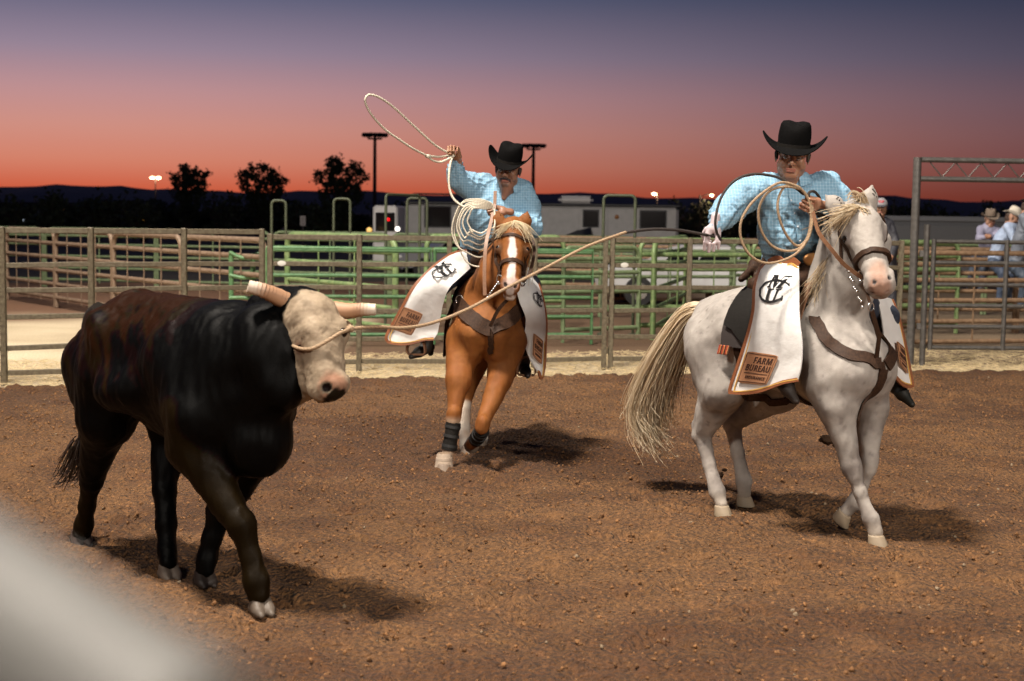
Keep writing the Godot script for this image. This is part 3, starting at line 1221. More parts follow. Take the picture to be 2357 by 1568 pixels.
func pens() -> void:
	var red := pen_panel(2.8, 1.56, [0.2, 0.47, 0.75, 1.02, 1.3], true, 3, 0.042, M.pipe_pink_lit)
	row(red, Vector3(-11.1, 0, -31.2), Vector3(-3.75, 0, -21.7), 4, 2.8, ["round-topped pen panel tinted with pink light, farthest left of its row", "pen panel tinted with pink light left of the second fence post", "pen panel tinted with pink light above the bull's back", "pen panel tinted with pink light nearest the green panels"], "pen panels tinted with pink light left of the arena fence gap")
	row(red, Vector3(-17.0, 0, -30.4), Vector3(-11.2, 0, -31.2), 2, 2.8, ["pen panel tinted with pink light running out of the picture at far left", "pen panel tinted with pink light just inside the left picture edge"], "pen panels tinted with pink light left of the arena fence gap")
	var mint := pen_panel(3.0, 1.46, [0.15, 0.43, 0.73, 1.05, 1.43], false, 0, 0.03, M.pipe_mint)
	row(mint, Vector3(-3.7, 0, -21.4), Vector3(1.3, 0, -22.2), 2, 3.0, ["mint green straight-bar panel left of the palomino's chaps", "mint green straight-bar panel behind the palomino horse"], "mint green straight-bar panels")
	var pale := pen_panel(2.8, 1.62, [0.2, 0.5, 0.82, 1.14, 1.38], true, 2, 0.042, M.pipe_green)
	put_panel(pale, Vector3(-4.0, 0, -25.2), Vector3(-1.85, 0, -22.4), 2.8, "pale green round-topped pen panel behind the mint bars", "pale green round-topped pen panels")
	put_panel(pale, Vector3(-1.5, 0, -24.6), Vector3(0.9, 0, -25.2), 2.8, "pale green round-topped pen panel left of the roping rider", "pale green round-topped pen panels")
	row(pale, Vector3(2.1, 0, -23.6), Vector3(8.0, 0, -25.4), 3, 2.8, ["pale green pen panel right of the panel hinge", "pale green pen panel left of the white horse's rider", "pale green pen panel hidden partly by the white horse's neck"], "pale green pen panels right of the hinge")
	put_panel(pale, Vector3(5.1, 0, -21.0), Vector3(6.1, 0, -24.2), 2.8, "pale green pen panel beside the tall gate post", "pale green pen panels right of the hinge")
	put_panel(pale, Vector3(2.3, 0, -23.2), Vector3(3.4, 0, -28.0), 2.8, "pale green pen panel running back from the hinge", "pale green pen panels right of the hinge")
	var dull := pen_panel(2.8, 1.5, [0.2, 0.5, 0.8, 1.1, 1.32], true, 1, 0.036, M.pipe_dull)
	row(dull, Vector3(-15.0, 0, -37.0), Vector3(3.0, 0, -34.0), 6, 2.8, ["dull green pen panel in the dark at far left", "dull green pen panel in the dark, second from the left", "dull green pen panel in the dark behind the bull's back", "dull green pen panel in the dark behind the fence gap", "dull green pen panel in the dark left of the roping rider", "dull green pen panel in the dark behind the roping rider"], "dull green panels of the back row")
	row(dull, Vector3(0.8, 0, -22.4), Vector3(2.1, 0, -23.2), 1, 2.8, ["dark green pen panel right of the palomino's chaps"], "dark green panels by the hinge")
	row(dull, Vector3(-1.0, 0, -27.5), Vector3(4.6, 0, -29.2), 2, 2.8, ["dark green panel in the middle row behind the palomino", "dark green panel in the middle row left of the hinge"], "dark green panels of the middle row")
	row(dull, Vector3(4.6, 0, -30.0), Vector3(13.0, 0, -31.0), 3, 2.8, ["dark green panel in the middle row right of the hinge", "dark green panel in the middle row behind the white horse", "dark green panel in the middle row behind the gate post"], "dark green panels of the middle row")
	var brown := pen_panel(3.2, 1.5, [0.1, 0.42, 0.75, 1.07, 1.32], false, 1, 0.038, M.pipe_brown)
	row(brown, Vector3(5.9, 0, -22.2), Vector3(8.75, 0, -22.9), 1, 3.2, ["rusty brown rail panel close behind the grey gate"], "rusty brown rail panels behind the gate")
	row(brown, Vector3(6.2, 0, -25.4), Vector3(15.0, 0, -26.2), 3, 3.2, ["rusty brown rail panel that the cowboys lean over", "rusty brown rail panel at the right picture edge", "rusty brown rail panel beyond the right picture edge"], "rusty brown rail panels behind the gate")
	row(brown, Vector3(8.95, 0, -22.9), Vector3(12.0, 0, -23.1), 1, 3.2, ["rusty brown rail panel right of the gate's upright"], "rusty brown rail panels behind the gate")
	row(brown, Vector3(0.5, 0, -33.0), Vector3(8.6, 0, -32.4), 2, 3.2, ["rusty brown rail panel low behind the green pens", "rusty brown rail panel in front of the parked cars"], "rusty brown rail panels behind the green pens")
	for p in [red, mint, pale, dull, brown]:
		p.free()
	# bent mint bars of a squeeze chute left of the gap
	var at := Vector3(-4.42, 0, -22.3)
	var o := thing("cattle_chute", "mint green chute end with bent bars beside the fence gap", "chute", at)
	for x in [0.0, 0.34, 0.62]:
		var mb := MB.new()
		mb.tube([Vector3(x, 0, 0), Vector3(x, 1.35 - x * 0.1, 0)], [0.04, 0.04], 8)
		obj("upright", mb.mesh(), M.pipe_mint, o)
	for k in 3:
		var y := 1.36 - k * 0.36
		var mb := MB.new()
		mb.tube(curve([Vector3(-0.02, y, 0.03), Vector3(0.2, y - 0.09 + 0.05 * k, 0.03), Vector3(0.42, y - 0.02, 0.03), Vector3(0.66, y - 0.03, 0.03)], 5), [0.032], 8)
		obj("bent_bar", mb.mesh(), M.pipe_mint, o)
	# tall bows over the alley gates
	bow(Vector3(-4.582, 1.896, -27), Vector3(-4.311, 1.899, -27), 2.28, M.pipe_bow, "slim green bow over a pen gate, left of the small sign")
	bow(Vector3(-3.406, 1.912, -27), Vector3(-3.094, 1.916, -27), 2.33, M.pipe_bow, "slim green bow over a pen gate, right of the small sign")
	bow(Vector3(-2.241, 1.931, -25), Vector3(-1.713, 1.937, -26), 2.4, M.pipe_bow, "wide dark green bow in front of the small white camper")
	bow(Vector3(-2.092, 1.929, -28), Vector3(-1.7, 1.934, -28), 2.37, M.pipe_bow, "dark green bow between the camper and the long trailer")
	bow(Vector3(1.509, 1.985, -24), Vector3(2.042, 1.992, -24), 2.42, M.pipe_bow, "dark green bow in front of the long trailer's door")


func bow(a: Vector3, b: Vector3, high: float, m: Material, label: String) -> void:
	a.y = 0
	b.y = 0
	var o := thing("gate_bow", label, "gate bow", a, "tall bows over the pen gates")
	var d := b - a
	var pts := [Vector3.ZERO]
	high -= 0.07
	var r := 0.08
	for k in 6:
		var t := PI / 2 * k / 5.0
		pts.append(d.normalized() * (r - r * cos(t)) + Vector3(0, high - r + r * sin(t), 0))
	for k in 6:
		var t := PI / 2 * k / 5.0
		pts.append(d - d.normalized() * (r - r * sin(t)) + Vector3(0, high - r + r * cos(t), 0))
	pts.append(d)
	var mb := MB.new()
	mb.tube(pts, [0.026], 8)
	obj("bow_tube", mb.mesh(), m, o)
	for k in 2:
		mb = MB.new()
		var p: Vector3 = Vector3.ZERO if k == 0 else d
		mb.bar(p - Vector3(0, 0.06, 0), p + Vector3(0, 0.03, 0), 0.14, 0.14)
		obj("foot", mb.mesh(), m, o)


# ---------------------------------------------------------------- trailers, cars
func trailers_and_cars() -> void:
	var white := rough_mat(Color(0.4, 0.39, 0.375), Color(0.48, 0.465, 0.45), 0.6, 0.0, 0.4, 51)
	var dark := flat_mat(Color(0.03, 0.03, 0.034), 0.4)
	# long white trailer
	var at := Vector3(-4.227, 1.858, -55)
	at.y = 0
	var o := thing("horse_trailer", "long white trailer with roof air conditioner behind the pens", "trailer", at)
	var long := 10.6
	var mb := MB.new()
	mb.box(Transform3D(Basis(), Vector3(long / 2, 1.4, -1.2)), Vector3(long, 2.0, 2.4), 0.12)
	obj("body", mb.mesh(), white, o)
	mb = MB.new()
	mb.box(Transform3D(Basis(), Vector3(long / 2 + 0.02, 2.43, -1.2)), Vector3(long + 0.08, 0.1, 2.46), 0.03)
	obj("roof_trim", mb.mesh(), dark, o)
	for w in [[1.3, 0.95, 0.75], [9.6, 0.95, 0.62], [7.2, 0.55, 0.6]]:
		mb = MB.new()
		mb.box(Transform3D(Basis(), Vector3(w[0], 1.9, 0.012)), Vector3(w[1] + 0.1, w[2] + 0.1, 0.03), 0.01)
		var f := obj("window", mb.mesh(), dark, o)
		mb = MB.new()
		mb.box(Transform3D(Basis(), Vector3(w[0], 1.9, 0.032)), Vector3(w[1], w[2], 0.012), 0.004)
		obj("pane", mb.mesh(), M.black_glass, f)
	mb = MB.new()
	mb.box(Transform3D(Basis(), Vector3(7.3, 1.3, 0.01)), Vector3(1.1, 1.85, 0.025), 0.01)
	obj("door", mb.mesh(), white, o)
	mb = MB.new()
	mb.box(Transform3D(Basis(), Vector3(6.65, 2.62, -1.2)), Vector3(1.35, 0.32, 0.9), 0.12)
	obj("air_conditioner", mb.mesh(), flat_mat(Color(0.7, 0.68, 0.66), 0.5), o)
	for x in [5.0, 8.2]:
		mb = MB.new()
		mb.ball(Transform3D(Basis.from_scale(Vector3(0.09, 0.09, 0.03)), Vector3(x, 1.98, 0.01)), 10, 6)
		obj("clearance_lamp", mb.mesh(), flat_mat(Color(0.3, 0.12, 0.03), 0.3), o)
	for x in [3.6, 4.5, 5.4]:
		mb = MB.new()
		mb.tube([Vector3(x, 0.38, -0.05), Vector3(x, 0.38, -0.3)], [0.38, 0.38], 18)
		obj("wheel", mb.mesh(), M.rubber, o)
	mb = MB.new()
	for z in [-0.15, -2.2]:
		mb.tube([Vector3(0.2, 2.5, z), Vector3(0.35, 2.78, z), Vector3(3.7, 2.78, z), Vector3(3.85, 2.5, z)], [0.02], 6)
	for x in [0.5, 1.5, 2.5, 3.5]:
		mb.tube([Vector3(x, 2.78, -0.15), Vector3(x, 2.78, -2.2)], [0.016], 6)
	obj("hay_rack", mb.mesh(), dark, o)
	# small white camper end with a dark window
	at = Vector3(-4.543, 1.867, -46)
	at.y = 0
	o = thing("camper", "small white camper seen end on with dark rear window", "camper", at)
	mb = MB.new()
	mb.box(Transform3D(Basis(), Vector3(0.4, 1.3, -1.6)), Vector3(0.8, 1.9, 3.2), 0.06)
	obj("body", mb.mesh(), flat_mat(Color(0.7, 0.68, 0.66), 0.45), o)
	mb = MB.new()
	mb.box(Transform3D(Basis(), Vector3(0.4, 1.72, 0.01)), Vector3(0.62, 0.6, 0.03), 0.01)
	obj("window", mb.mesh(), M.black_glass, o)
	for x in [0.12, 0.68]:
		mb = MB.new()
		mb.tube([Vector3(x, 0.3, -0.3), Vector3(x, 0.3, -0.5)], [0.3, 0.3], 14)
		obj("wheel", mb.mesh(), M.rubber, o)
	mb = MB.new()
	mb.ball(Transform3D(Basis.from_scale(Vector3(0.055, 0.055, 0.03)), Vector3(0.5, 1.8, 0.04)), 10, 6)
	var lm := flat_mat(Color(0.4, 0.01, 0.02), 0.4)
	lm.emission_enabled = true
	lm.emission = Color(1, 0.03, 0.06)
	lm.emission_energy_multiplier = 2.0
	obj("red_lamp", mb.mesh(), lm, o)
	# dark trailer behind the gate
	at = Vector3(10.193, 2.082, -40)
	at.y = 0
	o = thing("dark_trailer", "unlit grey stock trailer behind the tall gate", "trailer", at)
	mb = MB.new()
	mb.box(Transform3D(Basis(), Vector3(2.6, 1.2, -1.2)), Vector3(5.6, 1.55, 2.3), 0.12)
	obj("body", mb.mesh(), flat_mat(Color(0.08, 0.08, 0.084), 0.6), o)
	mb = MB.new()
	mb.box(Transform3D(Basis(), Vector3(2.6, 2.02, -1.2)), Vector3(5.5, 0.22, 2.2), 0.1)
	obj("roof", mb.mesh(), flat_mat(Color(0.13, 0.13, 0.135), 0.5), o)
	for x in [3.2, 4.1]:
		mb = MB.new()
		mb.bar(Vector3(x, 0.5, 0.0), Vector3(x, 1.9, 0.0), 0.06, 0.05)
		obj("seam_post", mb.mesh(), dark, o)
	for x in [1.2, 2.2]:
		mb = MB.new()
		mb.tube([Vector3(x, 0.36, -0.02), Vector3(x, 0.36, -0.3)], [0.36, 0.36], 16)
		obj("wheel", mb.mesh(), M.rubber, o)
	car(Vector3(2.54, 0, -55.778), 1.2, Color(0.012, 0.014, 0.024), 1.78, true, false, "dark sport utility car with roof rails by the long trailer")
	car(Vector3(4.134, 0, -32.931), 0.1, Color(0.5, 0.5, 0.5), 1.4, false, true, "white car with glowing front lamp behind the green pens")
	car(Vector3(-1.65, 0, -44.803), 0.3, Color(0.22, 0.22, 0.23), 1.4, false, false, "silver car half hidden behind the roping rider's horse")


func car(at: Vector3, turn: float, c: Color, high: float, rack: bool, lit: bool, label: String) -> void:
	at.y = 0
	var o := thing("parked_car", label, "car", at, "cars parked behind the pens")
	o.rotation.y = turn
	var paint_m := flat_mat(c, 0.25)
	paint_m.clearcoat_enabled = true
	paint_m.clearcoat = 0.8
	# side outline swept across the width, sides leaning in above the belt line
	var prof := [[-2.2, 0.35], [-2.25, 0.62], [-2.1, 0.86], [-1.15, 0.98], [-0.55, high - 0.08], [-0.1, high], [0.95, high - 0.01], [1.6, high - 0.12], [2.1, 1.0], [2.25, 0.7], [2.2, 0.35]]
	var rows := []
	for p in prof:
		var line := []
		for k in 9:
			var s := -1.0 + k / 4.0
			var ww := 0.88 - maxf(p[1] - 0.95, 0.0) * 0.28
			var bulge := 1.0 - 0.06 * s * s
			line.append(Vector3(p[0] * bulge, p[1] - 0.05 * pow(absf(s), 4.0), s * ww))
		rows.append(line)
	var mb := MB.new()
	mb.sheet(rows)
	for sd in [-1.0, 1.0]:
		for i in prof.size() - 1:
			var p: Array = prof[i]
			var q: Array = prof[i + 1]
			var wp := 0.88 - maxf(p[1] - 0.95, 0.0) * 0.28
			var wq := 0.88 - maxf(q[1] - 0.95, 0.0) * 0.28
			var a := Vector3(p[0] * 0.94, p[1] - 0.05, sd * wp)
			var b := Vector3(q[0] * 0.94, q[1] - 0.05, sd * wq)
			var c2 := Vector3(b.x * 0.98, 0.35, sd * 0.86)
			var d := Vector3(a.x * 0.98, 0.35, sd * 0.86)
			if sd > 0:
				mb.quad(a, b, c2, d)
			else:
				mb.quad(b, a, d, c2)
	obj("body", mb.mesh(), paint_m, o)
	for sd in [-1.0, 1.0]:
		for w in [[-0.75, -0.05], [0.05, 0.9], [1.0, 1.6]]:
			mb = MB.new()
			var zz := 0.88 - 0.1 * 0.28 + 0.012
			var zt := 0.88 - (high - 1.1) * 0.28 + 0.006
			var a := Vector3(w[0] * 0.94 - 0.12, 1.0, sd * zz)
			var b := Vector3(w[1] * 0.94, 1.0, sd * zz)
			var c2 := Vector3(w[1] * 0.94, high - 0.16, sd * zt)
			var d := Vector3(w[0] * 0.94 + 0.1, high - 0.16, sd * zt)
			if sd > 0:
				mb.quad(a, d, c2, b)
			else:
				mb.quad(b, c2, d, a)
			obj("window", mb.mesh(), M.black_glass, o)
		for x in [-1.4, 1.4]:
			mb = MB.new()
			mb.tube([Vector3(x, 0.33, sd * 0.62), Vector3(x, 0.33, sd * 0.9)], [0.33, 0.33], 18)
			var wh := obj("wheel", mb.mesh(), M.rubber, o)
			mb = MB.new()
			mb.tube([Vector3(x, 0.33, sd * 0.88), Vector3(x, 0.33, sd * 0.91)], [0.2, 0.2], 14)
			obj("rim", mb.mesh(), M.steel, wh)
		mb = MB.new()
		mb.ball(Transform3D(Basis.from_scale(Vector3(0.06, 0.07, 0.17)), Vector3(-2.1, 0.68, sd * 0.62)), 10, 6)
		var hm := flat_mat(Color(0.7, 0.7, 0.68), 0.15)
		if lit:
			hm.emission_enabled = true
			hm.emission = Color(1.0, 0.55, 0.4)
			hm.emission_energy_multiplier = 1.3
		obj("headlight", mb.mesh(), hm, o)
		if rack:
			mb = MB.new()
			mb.tube([Vector3(-0.3, high - 0.02, sd * 0.55), Vector3(-0.2, high + 0.07, sd * 0.55), Vector3(1.3, high + 0.06, sd * 0.55), Vector3(1.4, high - 0.04, sd * 0.55)], [0.018], 6)
			obj("roof_rail", mb.mesh(), M.rubber, o)


# ---------------------------------------------------------------- lamp posts, unlit stadium masts, sign
func lamps_and_masts() -> void:
	var dark := flat_mat(Color(0.03, 0.025, 0.025), 0.6)
	stadium_mast(Vector3(-22.44, 2.039, -230), Vector3(-22.509, 14.804, -230).y, dark, "unlit stadium light mast behind the rope loop")
	stadium_mast(Vector3(3.173, 2.119, -240), Vector3(2.994, 13.925, -240).y, dark, "unlit stadium light mast behind the roping rider's hat")
	lamp_post(Vector3(-47.687, 1.627, -190), Vector3(-47.649, 6.283, -190).y, [-0.4, 0.4], 0.26, 1.0, "street lamp with two glowing heads left of the trees", dark)
	lamp_post(Vector3(15.032, 2.438, -150), Vector3(14.667, 4.431, -150).y, [-0.32], 0.2, 1.0, "glowing street lamp above the long trailer's right end", dark)
	lamp_post(Vector3(15.603, 2.4, -120), Vector3(16.549, 3.903, -120).y, [1.0], 0.13, 0.9, "glowing street lamp on a bent arm left of the white rider's sleeve", dark)
	lamp_post(Vector3(29.29, 2.575, -110), Vector3(28.814, 3.667, -110).y, [-0.75], 0.05, 0.0, "unlit street lamp right of the boy in the cap", dark)
	# small parking sign
	var at := Vector3(-7.684, 1.578, -52)
	at.y = 0
	var o := thing("parking_sign", "small white sign standing between two green bows", "sign", at)
	var mb := MB.new()
	mb.tube([Vector3(0, 0, -0.02), Vector3(0, 1.86, -0.02)], [0.025, 0.025], 8)
	obj("post", mb.mesh(), dark, o)
	mb = MB.new()
	mb.box(Transform3D(Basis(), Vector3(0, 1.68, 0.01)), Vector3(0.2, 0.36, 0.012), 0.004)
	var pl := obj("plate", mb.mesh(), flat_mat(Color(0.3, 0.27, 0.26), 0.6), o)
	for k in 5:
		mb = MB.new()
		mb.box(Transform3D(Basis(), Vector3(0, 1.8 - 0.06 * k, 0.018)), Vector3(0.14, 0.02, 0.004), 0.0)
		obj("print_line", mb.mesh(), flat_mat(Color(0.05, 0.03, 0.03), 0.6), pl)
	# low dark building with lit windows, far left
	at = Vector3(-65.366, 1.475, -210)
	at.y = 0
	o = thing("low_building", "low dark building with a row of lit windows at far left", "building", at)
	mb = MB.new()
	mb.box(Transform3D(Basis(), Vector3(0, 1.3, -4)), Vector3(14, 2.6, 8), 0.05)
	obj("wall", mb.mesh(), flat_mat(Color(0.04, 0.035, 0.03), 0.8), o)
	mb = MB.new()
	mb.box(Transform3D(Basis(), Vector3(0, 2.75, -4)), Vector3(14.6, 0.3, 8.6), 0.05)
	obj("roof", mb.mesh(), dark, o)
	var wm := flat_mat(Color(0.5, 0.4, 0.3), 0.4)
	wm.emission_enabled = true
	wm.emission = Color(1.0, 0.75, 0.5)
	wm.emission_energy_multiplier = 0.55
	for k in 5:
		mb = MB.new()
		mb.box(Transform3D(Basis(), Vector3(-1.6 + k * 0.8, 1.65, 0.02)), Vector3(0.6, 0.45, 0.04), 0.0)
		obj("lit_window", mb.mesh(), wm, o)
	small_lamp(Vector3(-38.921, 1.86, -120), 0.16, Color(0.55, 0.6, 1.0), 6.0, "small blue-white lamp on a post shining through the far left bush")
	small_lamp(Vector3(-54.711, 1.677, -180), 0.14, Color(1.0, 0.2, 0.1), 3.0, "small red lamp on a post beside the low building")
	small_lamp(Vector3(-30.873, 1.216, -90), 0.1, Color(0.8, 0.85, 0.9), 1.2, "small white lamp on a post above the fence at far left")
	small_lamp(Vector3(-23.36, 1.321, -90), 0.06, Color(1.0, 0.7, 0.3), 1.2, "small yellow lamp on a post below the twin street lamp")
	small_lamp(Vector3(-3.58, 1.523, -44), 0.075, Color(1.0, 0.95, 0.9), 3.0, "small white lamp on a post right of the camper window")
	small_lamp(Vector3(-4.451, 1.471, -44), 0.09, Color(1.0, 0.75, 0.35), 0.8, "small yellow lamp on a post left of the camper")


func small_lamp(p: Vector3, r: float, c: Color, e: float, label: String) -> void:
	var o := thing("lamp", label, "lamp", Vector3(p.x, 0, p.z), "small lamps in the dark beyond the pens")
	var mb := MB.new()
	mb.tube([Vector3.ZERO, Vector3(0, p.y - r * 0.8, 0)], [0.03, 0.025], 6)
	obj("post", mb.mesh(), M.rubber, o)
	mb = MB.new()
	mb.ball(Transform3D(Basis.from_scale(Vector3.ONE * r), Vector3(0, p.y, 0)), 12, 8)
	var m := flat_mat(c, 0.5)
	m.emission_enabled = true
	m.emission = c
	m.emission_energy_multiplier = e
	obj("bulb", mb.mesh(), m, o)


func lamp_post(foot: Vector3, high: float, arms: Array, r: float, glow: float, label: String, dark: Material) -> void:
	foot.y = 0
	var o := thing("street_lamp", label, "street lamp", foot, "street lamps beyond the pens")
	var mb := MB.new()
	mb.tube([Vector3.ZERO, Vector3(0, high, 0)], [0.11, 0.07], 8)
	obj("pole", mb.mesh(), dark, o)
	for x in arms:
		mb = MB.new()
		mb.tube(curve([Vector3(0, high - 0.25, 0), Vector3(x * 0.5, high + 0.02, 0), Vector3(x, high + 0.06, 0)], 4), [0.045], 6)
		obj("arm", mb.mesh(), dark, o)
		mb = MB.new()
		mb.ball(Transform3D(Basis.from_scale(Vector3(r * 1.35, r * 0.7, r)), Vector3(x, high - 0.02, 0)), 12, 8)
		var m := flat_mat(Color(0.5, 0.45, 0.4), 0.4)
		if glow > 0.0:
			m.emission_enabled = true
			m.emission = Color(1.0, 0.8, 0.62)
			m.emission_energy_multiplier = 9.0 * glow
		obj("lamp_head", mb.mesh(), m, o)
		if glow > 0.0:
			var l := OmniLight3D.new()
			l.name = "lamp_light"
			l.position = Vector3(x, high - 0.02 - r, r)
			l.light_color = Color(1.0, 0.82, 0.65)
			l.light_energy = 5.0
			l.light_size = r
			l.omni_range = 60.0
			l.omni_attenuation = 2.0
			l.shadow_enabled = true
			o.add_child(l, true)


func stadium_mast(foot: Vector3, high: float, dark: Material, label: String) -> void:
	foot.y = 0
	var o := thing("stadium_mast", label, "light mast", foot, "unlit stadium light masts")
	var mb := MB.new()
	mb.tube([Vector3.ZERO, Vector3(0, high - 0.6, 0)], [0.36, 0.26], 10)
	obj("pole", mb.mesh(), dark, o)
	# oval lamp ring
	var ring := []
	for k in 24:
		var t := TAU * k / 24
		ring.append(Vector3(cos(t) * 1.9, high - 0.2, sin(t) * 1.2))
	mb = MB.new()
	mb.tube(ring, [0.2], 6, true)
	obj("upper_ring", mb.mesh(), dark, o)
	ring = []
	for k in 24:
		var t := TAU * k / 24
		ring.append(Vector3(cos(t) * 1.05, high - 0.95, sin(t) * 0.8))
	mb = MB.new()
	mb.tube(ring, [0.12], 6, true)
	obj("lower_ring", mb.mesh(), dark, o)
	for k in 14:
		var t := TAU * k / 14 + 0.1
		mb = MB.new()
		var c := Vector3(cos(t) * 1.75, high - 0.28 - 0.12 * (k % 2), sin(t) * 1.2)
		mb.ball(Transform3D(Basis.from_euler(Vector3(0.5, -t, 0)).scaled(Vector3(0.46, 0.3, 0.4)), c), 8, 6)
		obj("lamp", mb.mesh(), dark, o)
		mb = MB.new()
		mb.tube([c, Vector3(cos(t) * 1.05, high - 0.95, sin(t) * 0.8)], [0.035], 5)
		obj("strut", mb.mesh(), dark, o)
	for k in 4:
		var t := TAU * k / 4
		mb = MB.new()
		mb.tube([Vector3(0, high - 0.6, 0), Vector3(cos(t) * 1.75, high - 0.2, sin(t) * 1.2)], [0.06], 5)
		obj("spoke", mb.mesh(), dark, o)
		mb = MB.new()
		mb.tube([Vector3(0, high - 1.0, 0), Vector3(cos(t) * 1.05, high - 0.95, sin(t) * 0.8)], [0.05], 5)
		obj("lower_spoke", mb.mesh(), dark, o)


# ---------------------------------------------------------------- trees
func tree(called: String, foot: Vector3, stems: Array, leaf: float, count: int, label: String, group: String, sd: int) -> void:
	# stems: [lean x, height, crown radius, crown start]
	foot.y = 0
	var o := thing(called, label, "tree" if called == "tree" else "bush", foot, group)
	var r := RandomNumberGenerator.new()
	r.seed = sd
	var bark := flat_mat(Color(0.05, 0.035, 0.025), 0.9)
	var tr := MB.new()
	var lf := MB.new()
	for s in stems:
		var top := Vector3(s[0], s[1], r.randf_range(-0.5, 0.5))
		var pts := curve([Vector3(s[0] * 0.15, 0, 0), top * 0.5 + Vector3(r.randf_range(-0.15, 0.15), 0, 0), top * 0.97], 4)
		tr.tube(pts, [0.03 * s[1], 0.025 * s[1], 0.022 * s[1], 0.018 * s[1], 0.014 * s[1], 0.01 * s[1], 0.008 * s[1], 0.005 * s[1], 0.004 * s[1]], 6)
		var twigs := int(14 + s[1] * 3.5)
		for k in twigs:
			var t := lerpf(s[3], 1.0, float(k) / twigs)
			var p: Vector3 = pts[mini(int(t * (pts.size() - 1)), pts.size() - 1)]
			var a := r.randf() * TAU
			var shape := sin(PI * clampf(0.12 + 0.83 * (t - s[3]) / (1.0 - s[3]), 0.0, 1.0))
			var reach: float = s[2] * (0.4 + 0.8 * shape) * r.randf_range(0.55, 1.25)
			var tip := p + Vector3(cos(a) * reach, reach * r.randf_range(0.6, 1.25), sin(a) * reach)
			tr.tube([p, p.lerp(tip, 0.5) + Vector3(0, -0.05, 0), tip], [0.05, 0.035, 0.012], 5)
			for q in count:
				var u := 0.3 + 0.75 * sqrt(r.randf())
				var c := p.lerp(tip, u) + Vector3(r.randfn(), r.randfn(), r.randfn()) * leaf * 0.95
				var nn := Vector3(r.randfn(), r.randfn() + 0.4, r.randfn()).normalized()
				var e1 := nn.cross(Vector3(r.randfn(), r.randfn(), r.randfn())).normalized() * leaf * r.randf_range(0.5, 1.1)
				var e2 := nn.cross(e1) * 0.62
				var f := r.randf_range(0.6, 1.3)
				lf.col = Color(0.045 * f, 0.06 * f, 0.028 * f)
				lf.quad(c - e1, c + e2, c + e1, c - e2)
	obj("trunk", tr.mesh(), bark, o)
	var lm := flat_mat(Color.WHITE, 0.7)
	lm.albedo_color = Color.WHITE
	lm.vertex_color_use_as_albedo = true
	var cr := obj("crown", lf.mesh(), lm, o)
	cr.set_meta("kind", "stuff")


func trees() -> void:
	var g := "dark trees against the sunset"
	tree("tree", Vector3(-27.417, 1.438, -120), [[-0.9, 5.1, 0.8, 0.25], [-0.1, 5.9, 0.75, 0.2], [0.75, 5.4, 0.8, 0.25], [1.4, 5.3, 0.6, 0.3]], 0.17, 26, "dark leafy tree right of the twin street lamp", g, 1)
	tree("tree", Vector3(-21.278, 1.523, -120), [[-1.6, 5.5, 0.7, 0.25], [-0.8, 6.0, 0.55, 0.25], [0.5, 6.1, 0.75, 0.2], [1.3, 5.6, 0.65, 0.25], [2.0, 4.8, 0.55, 0.3]], 0.17, 24, "dark leafy tree with split crown above the fence gap", g, 2)
	tree("tree", Vector3(-13.984, 1.632, -115), [[-1.7, 5.4, 0.7, 0.25], [-0.75, 6.4, 0.8, 0.2], [0.0, 6.5, 0.7, 0.2], [1.2, 6.0, 0.85, 0.2], [1.9, 5.6, 0.7, 0.25]], 0.17, 26, "tallest dark leafy tree left of the stadium mast", g, 3)
	var b := "dark bushes along the horizon"
	var spots := [[25, 80, 1.1, 2.5, "dark bush at the far left picture edge"], [118, 85, 0.8, 3.2, "dark feathery bush in front of the blue lamp"], [215, 95, 1.3, 2.7, "dark bush right of the low building"], [270, 95, 1.4, 2.6, "dark bush left of the twin street lamp"], [330, 90, 1.0, 2.2, "dark bush under the twin street lamp"], [510, 105, 1.6, 3.0, "dark bush between the first two trees"], [690, 100, 1.2, 2.4, "dark bush below the small sign"], [740, 90, 1.0, 2.7, "dark bush left of the tallest tree"], [880, 110, 1.1, 2.5, "dark bush right of the first stadium mast"], [1590, 120, 1.7, 3.2, "dark bush behind the trailer's right end"], [1680, 120, 1.8, 2.9, "dark bush behind the white rider's glove"], [2090, 125, 1.7, 3.3, "dark bush left of the gate post"], [2150, 125, 1.6, 2.9, "dark bush right of the gate post"], [2270, 120, 1.8, 3.0, "dark bush behind the hatted spectators"]]
	var k := 0
	for s in spots:
		var f := Vector3(-0.36, 1.993, -1)
		f = Vector3((s[0] - 1178.5) / 3273.0 * s[1], 0, -s[1])
		tree("bush", f, [[-s[2] * 0.5, s[3] * 0.75, s[2] * 0.85, 0.05], [s[2] * 0.35, s[3] * 0.86, s[2] * 0.75, 0.05]], 0.2, 14, s[4], b, 60 + k)
		k += 1
	# far hedge and buildings read as one dark mass
	var r := RandomNumberGenerator.new()
	r.seed = 5
	var mb := MB.new()
	for i in 9000:
		var x := r.randf_range(-75.0, 80.0)
		var top := 1.2 + 1.1 * absf(sin(x * 0.21)) + 0.7 * absf(sin(x * 0.53 + 1.0))
		var c := Vector3(x, top * pow(r.randf(), 0.7), -135.0 - r.randf() * 6.0)
		var e1 := Vector3(r.randfn(), r.randfn(), r.randfn()).normalized() * 0.5
		var e2 := e1.cross(Vector3(r.randfn(), r.randfn(), r.randfn())).normalized() * 0.4
		mb.col = Color(0.035, 0.04, 0.022)
		mb.quad(c - e1, c + e2, c + e1, c - e2)
	var hm := flat_mat(Color.WHITE, 0.8)
	hm.albedo_color = Color.WHITE
	hm.vertex_color_use_as_albedo = true
	var o := obj("hedge", mb.mesh(), hm)
	tag(o, "dark far hedge running along the foot of the hills", "hedge", "", "stuff")


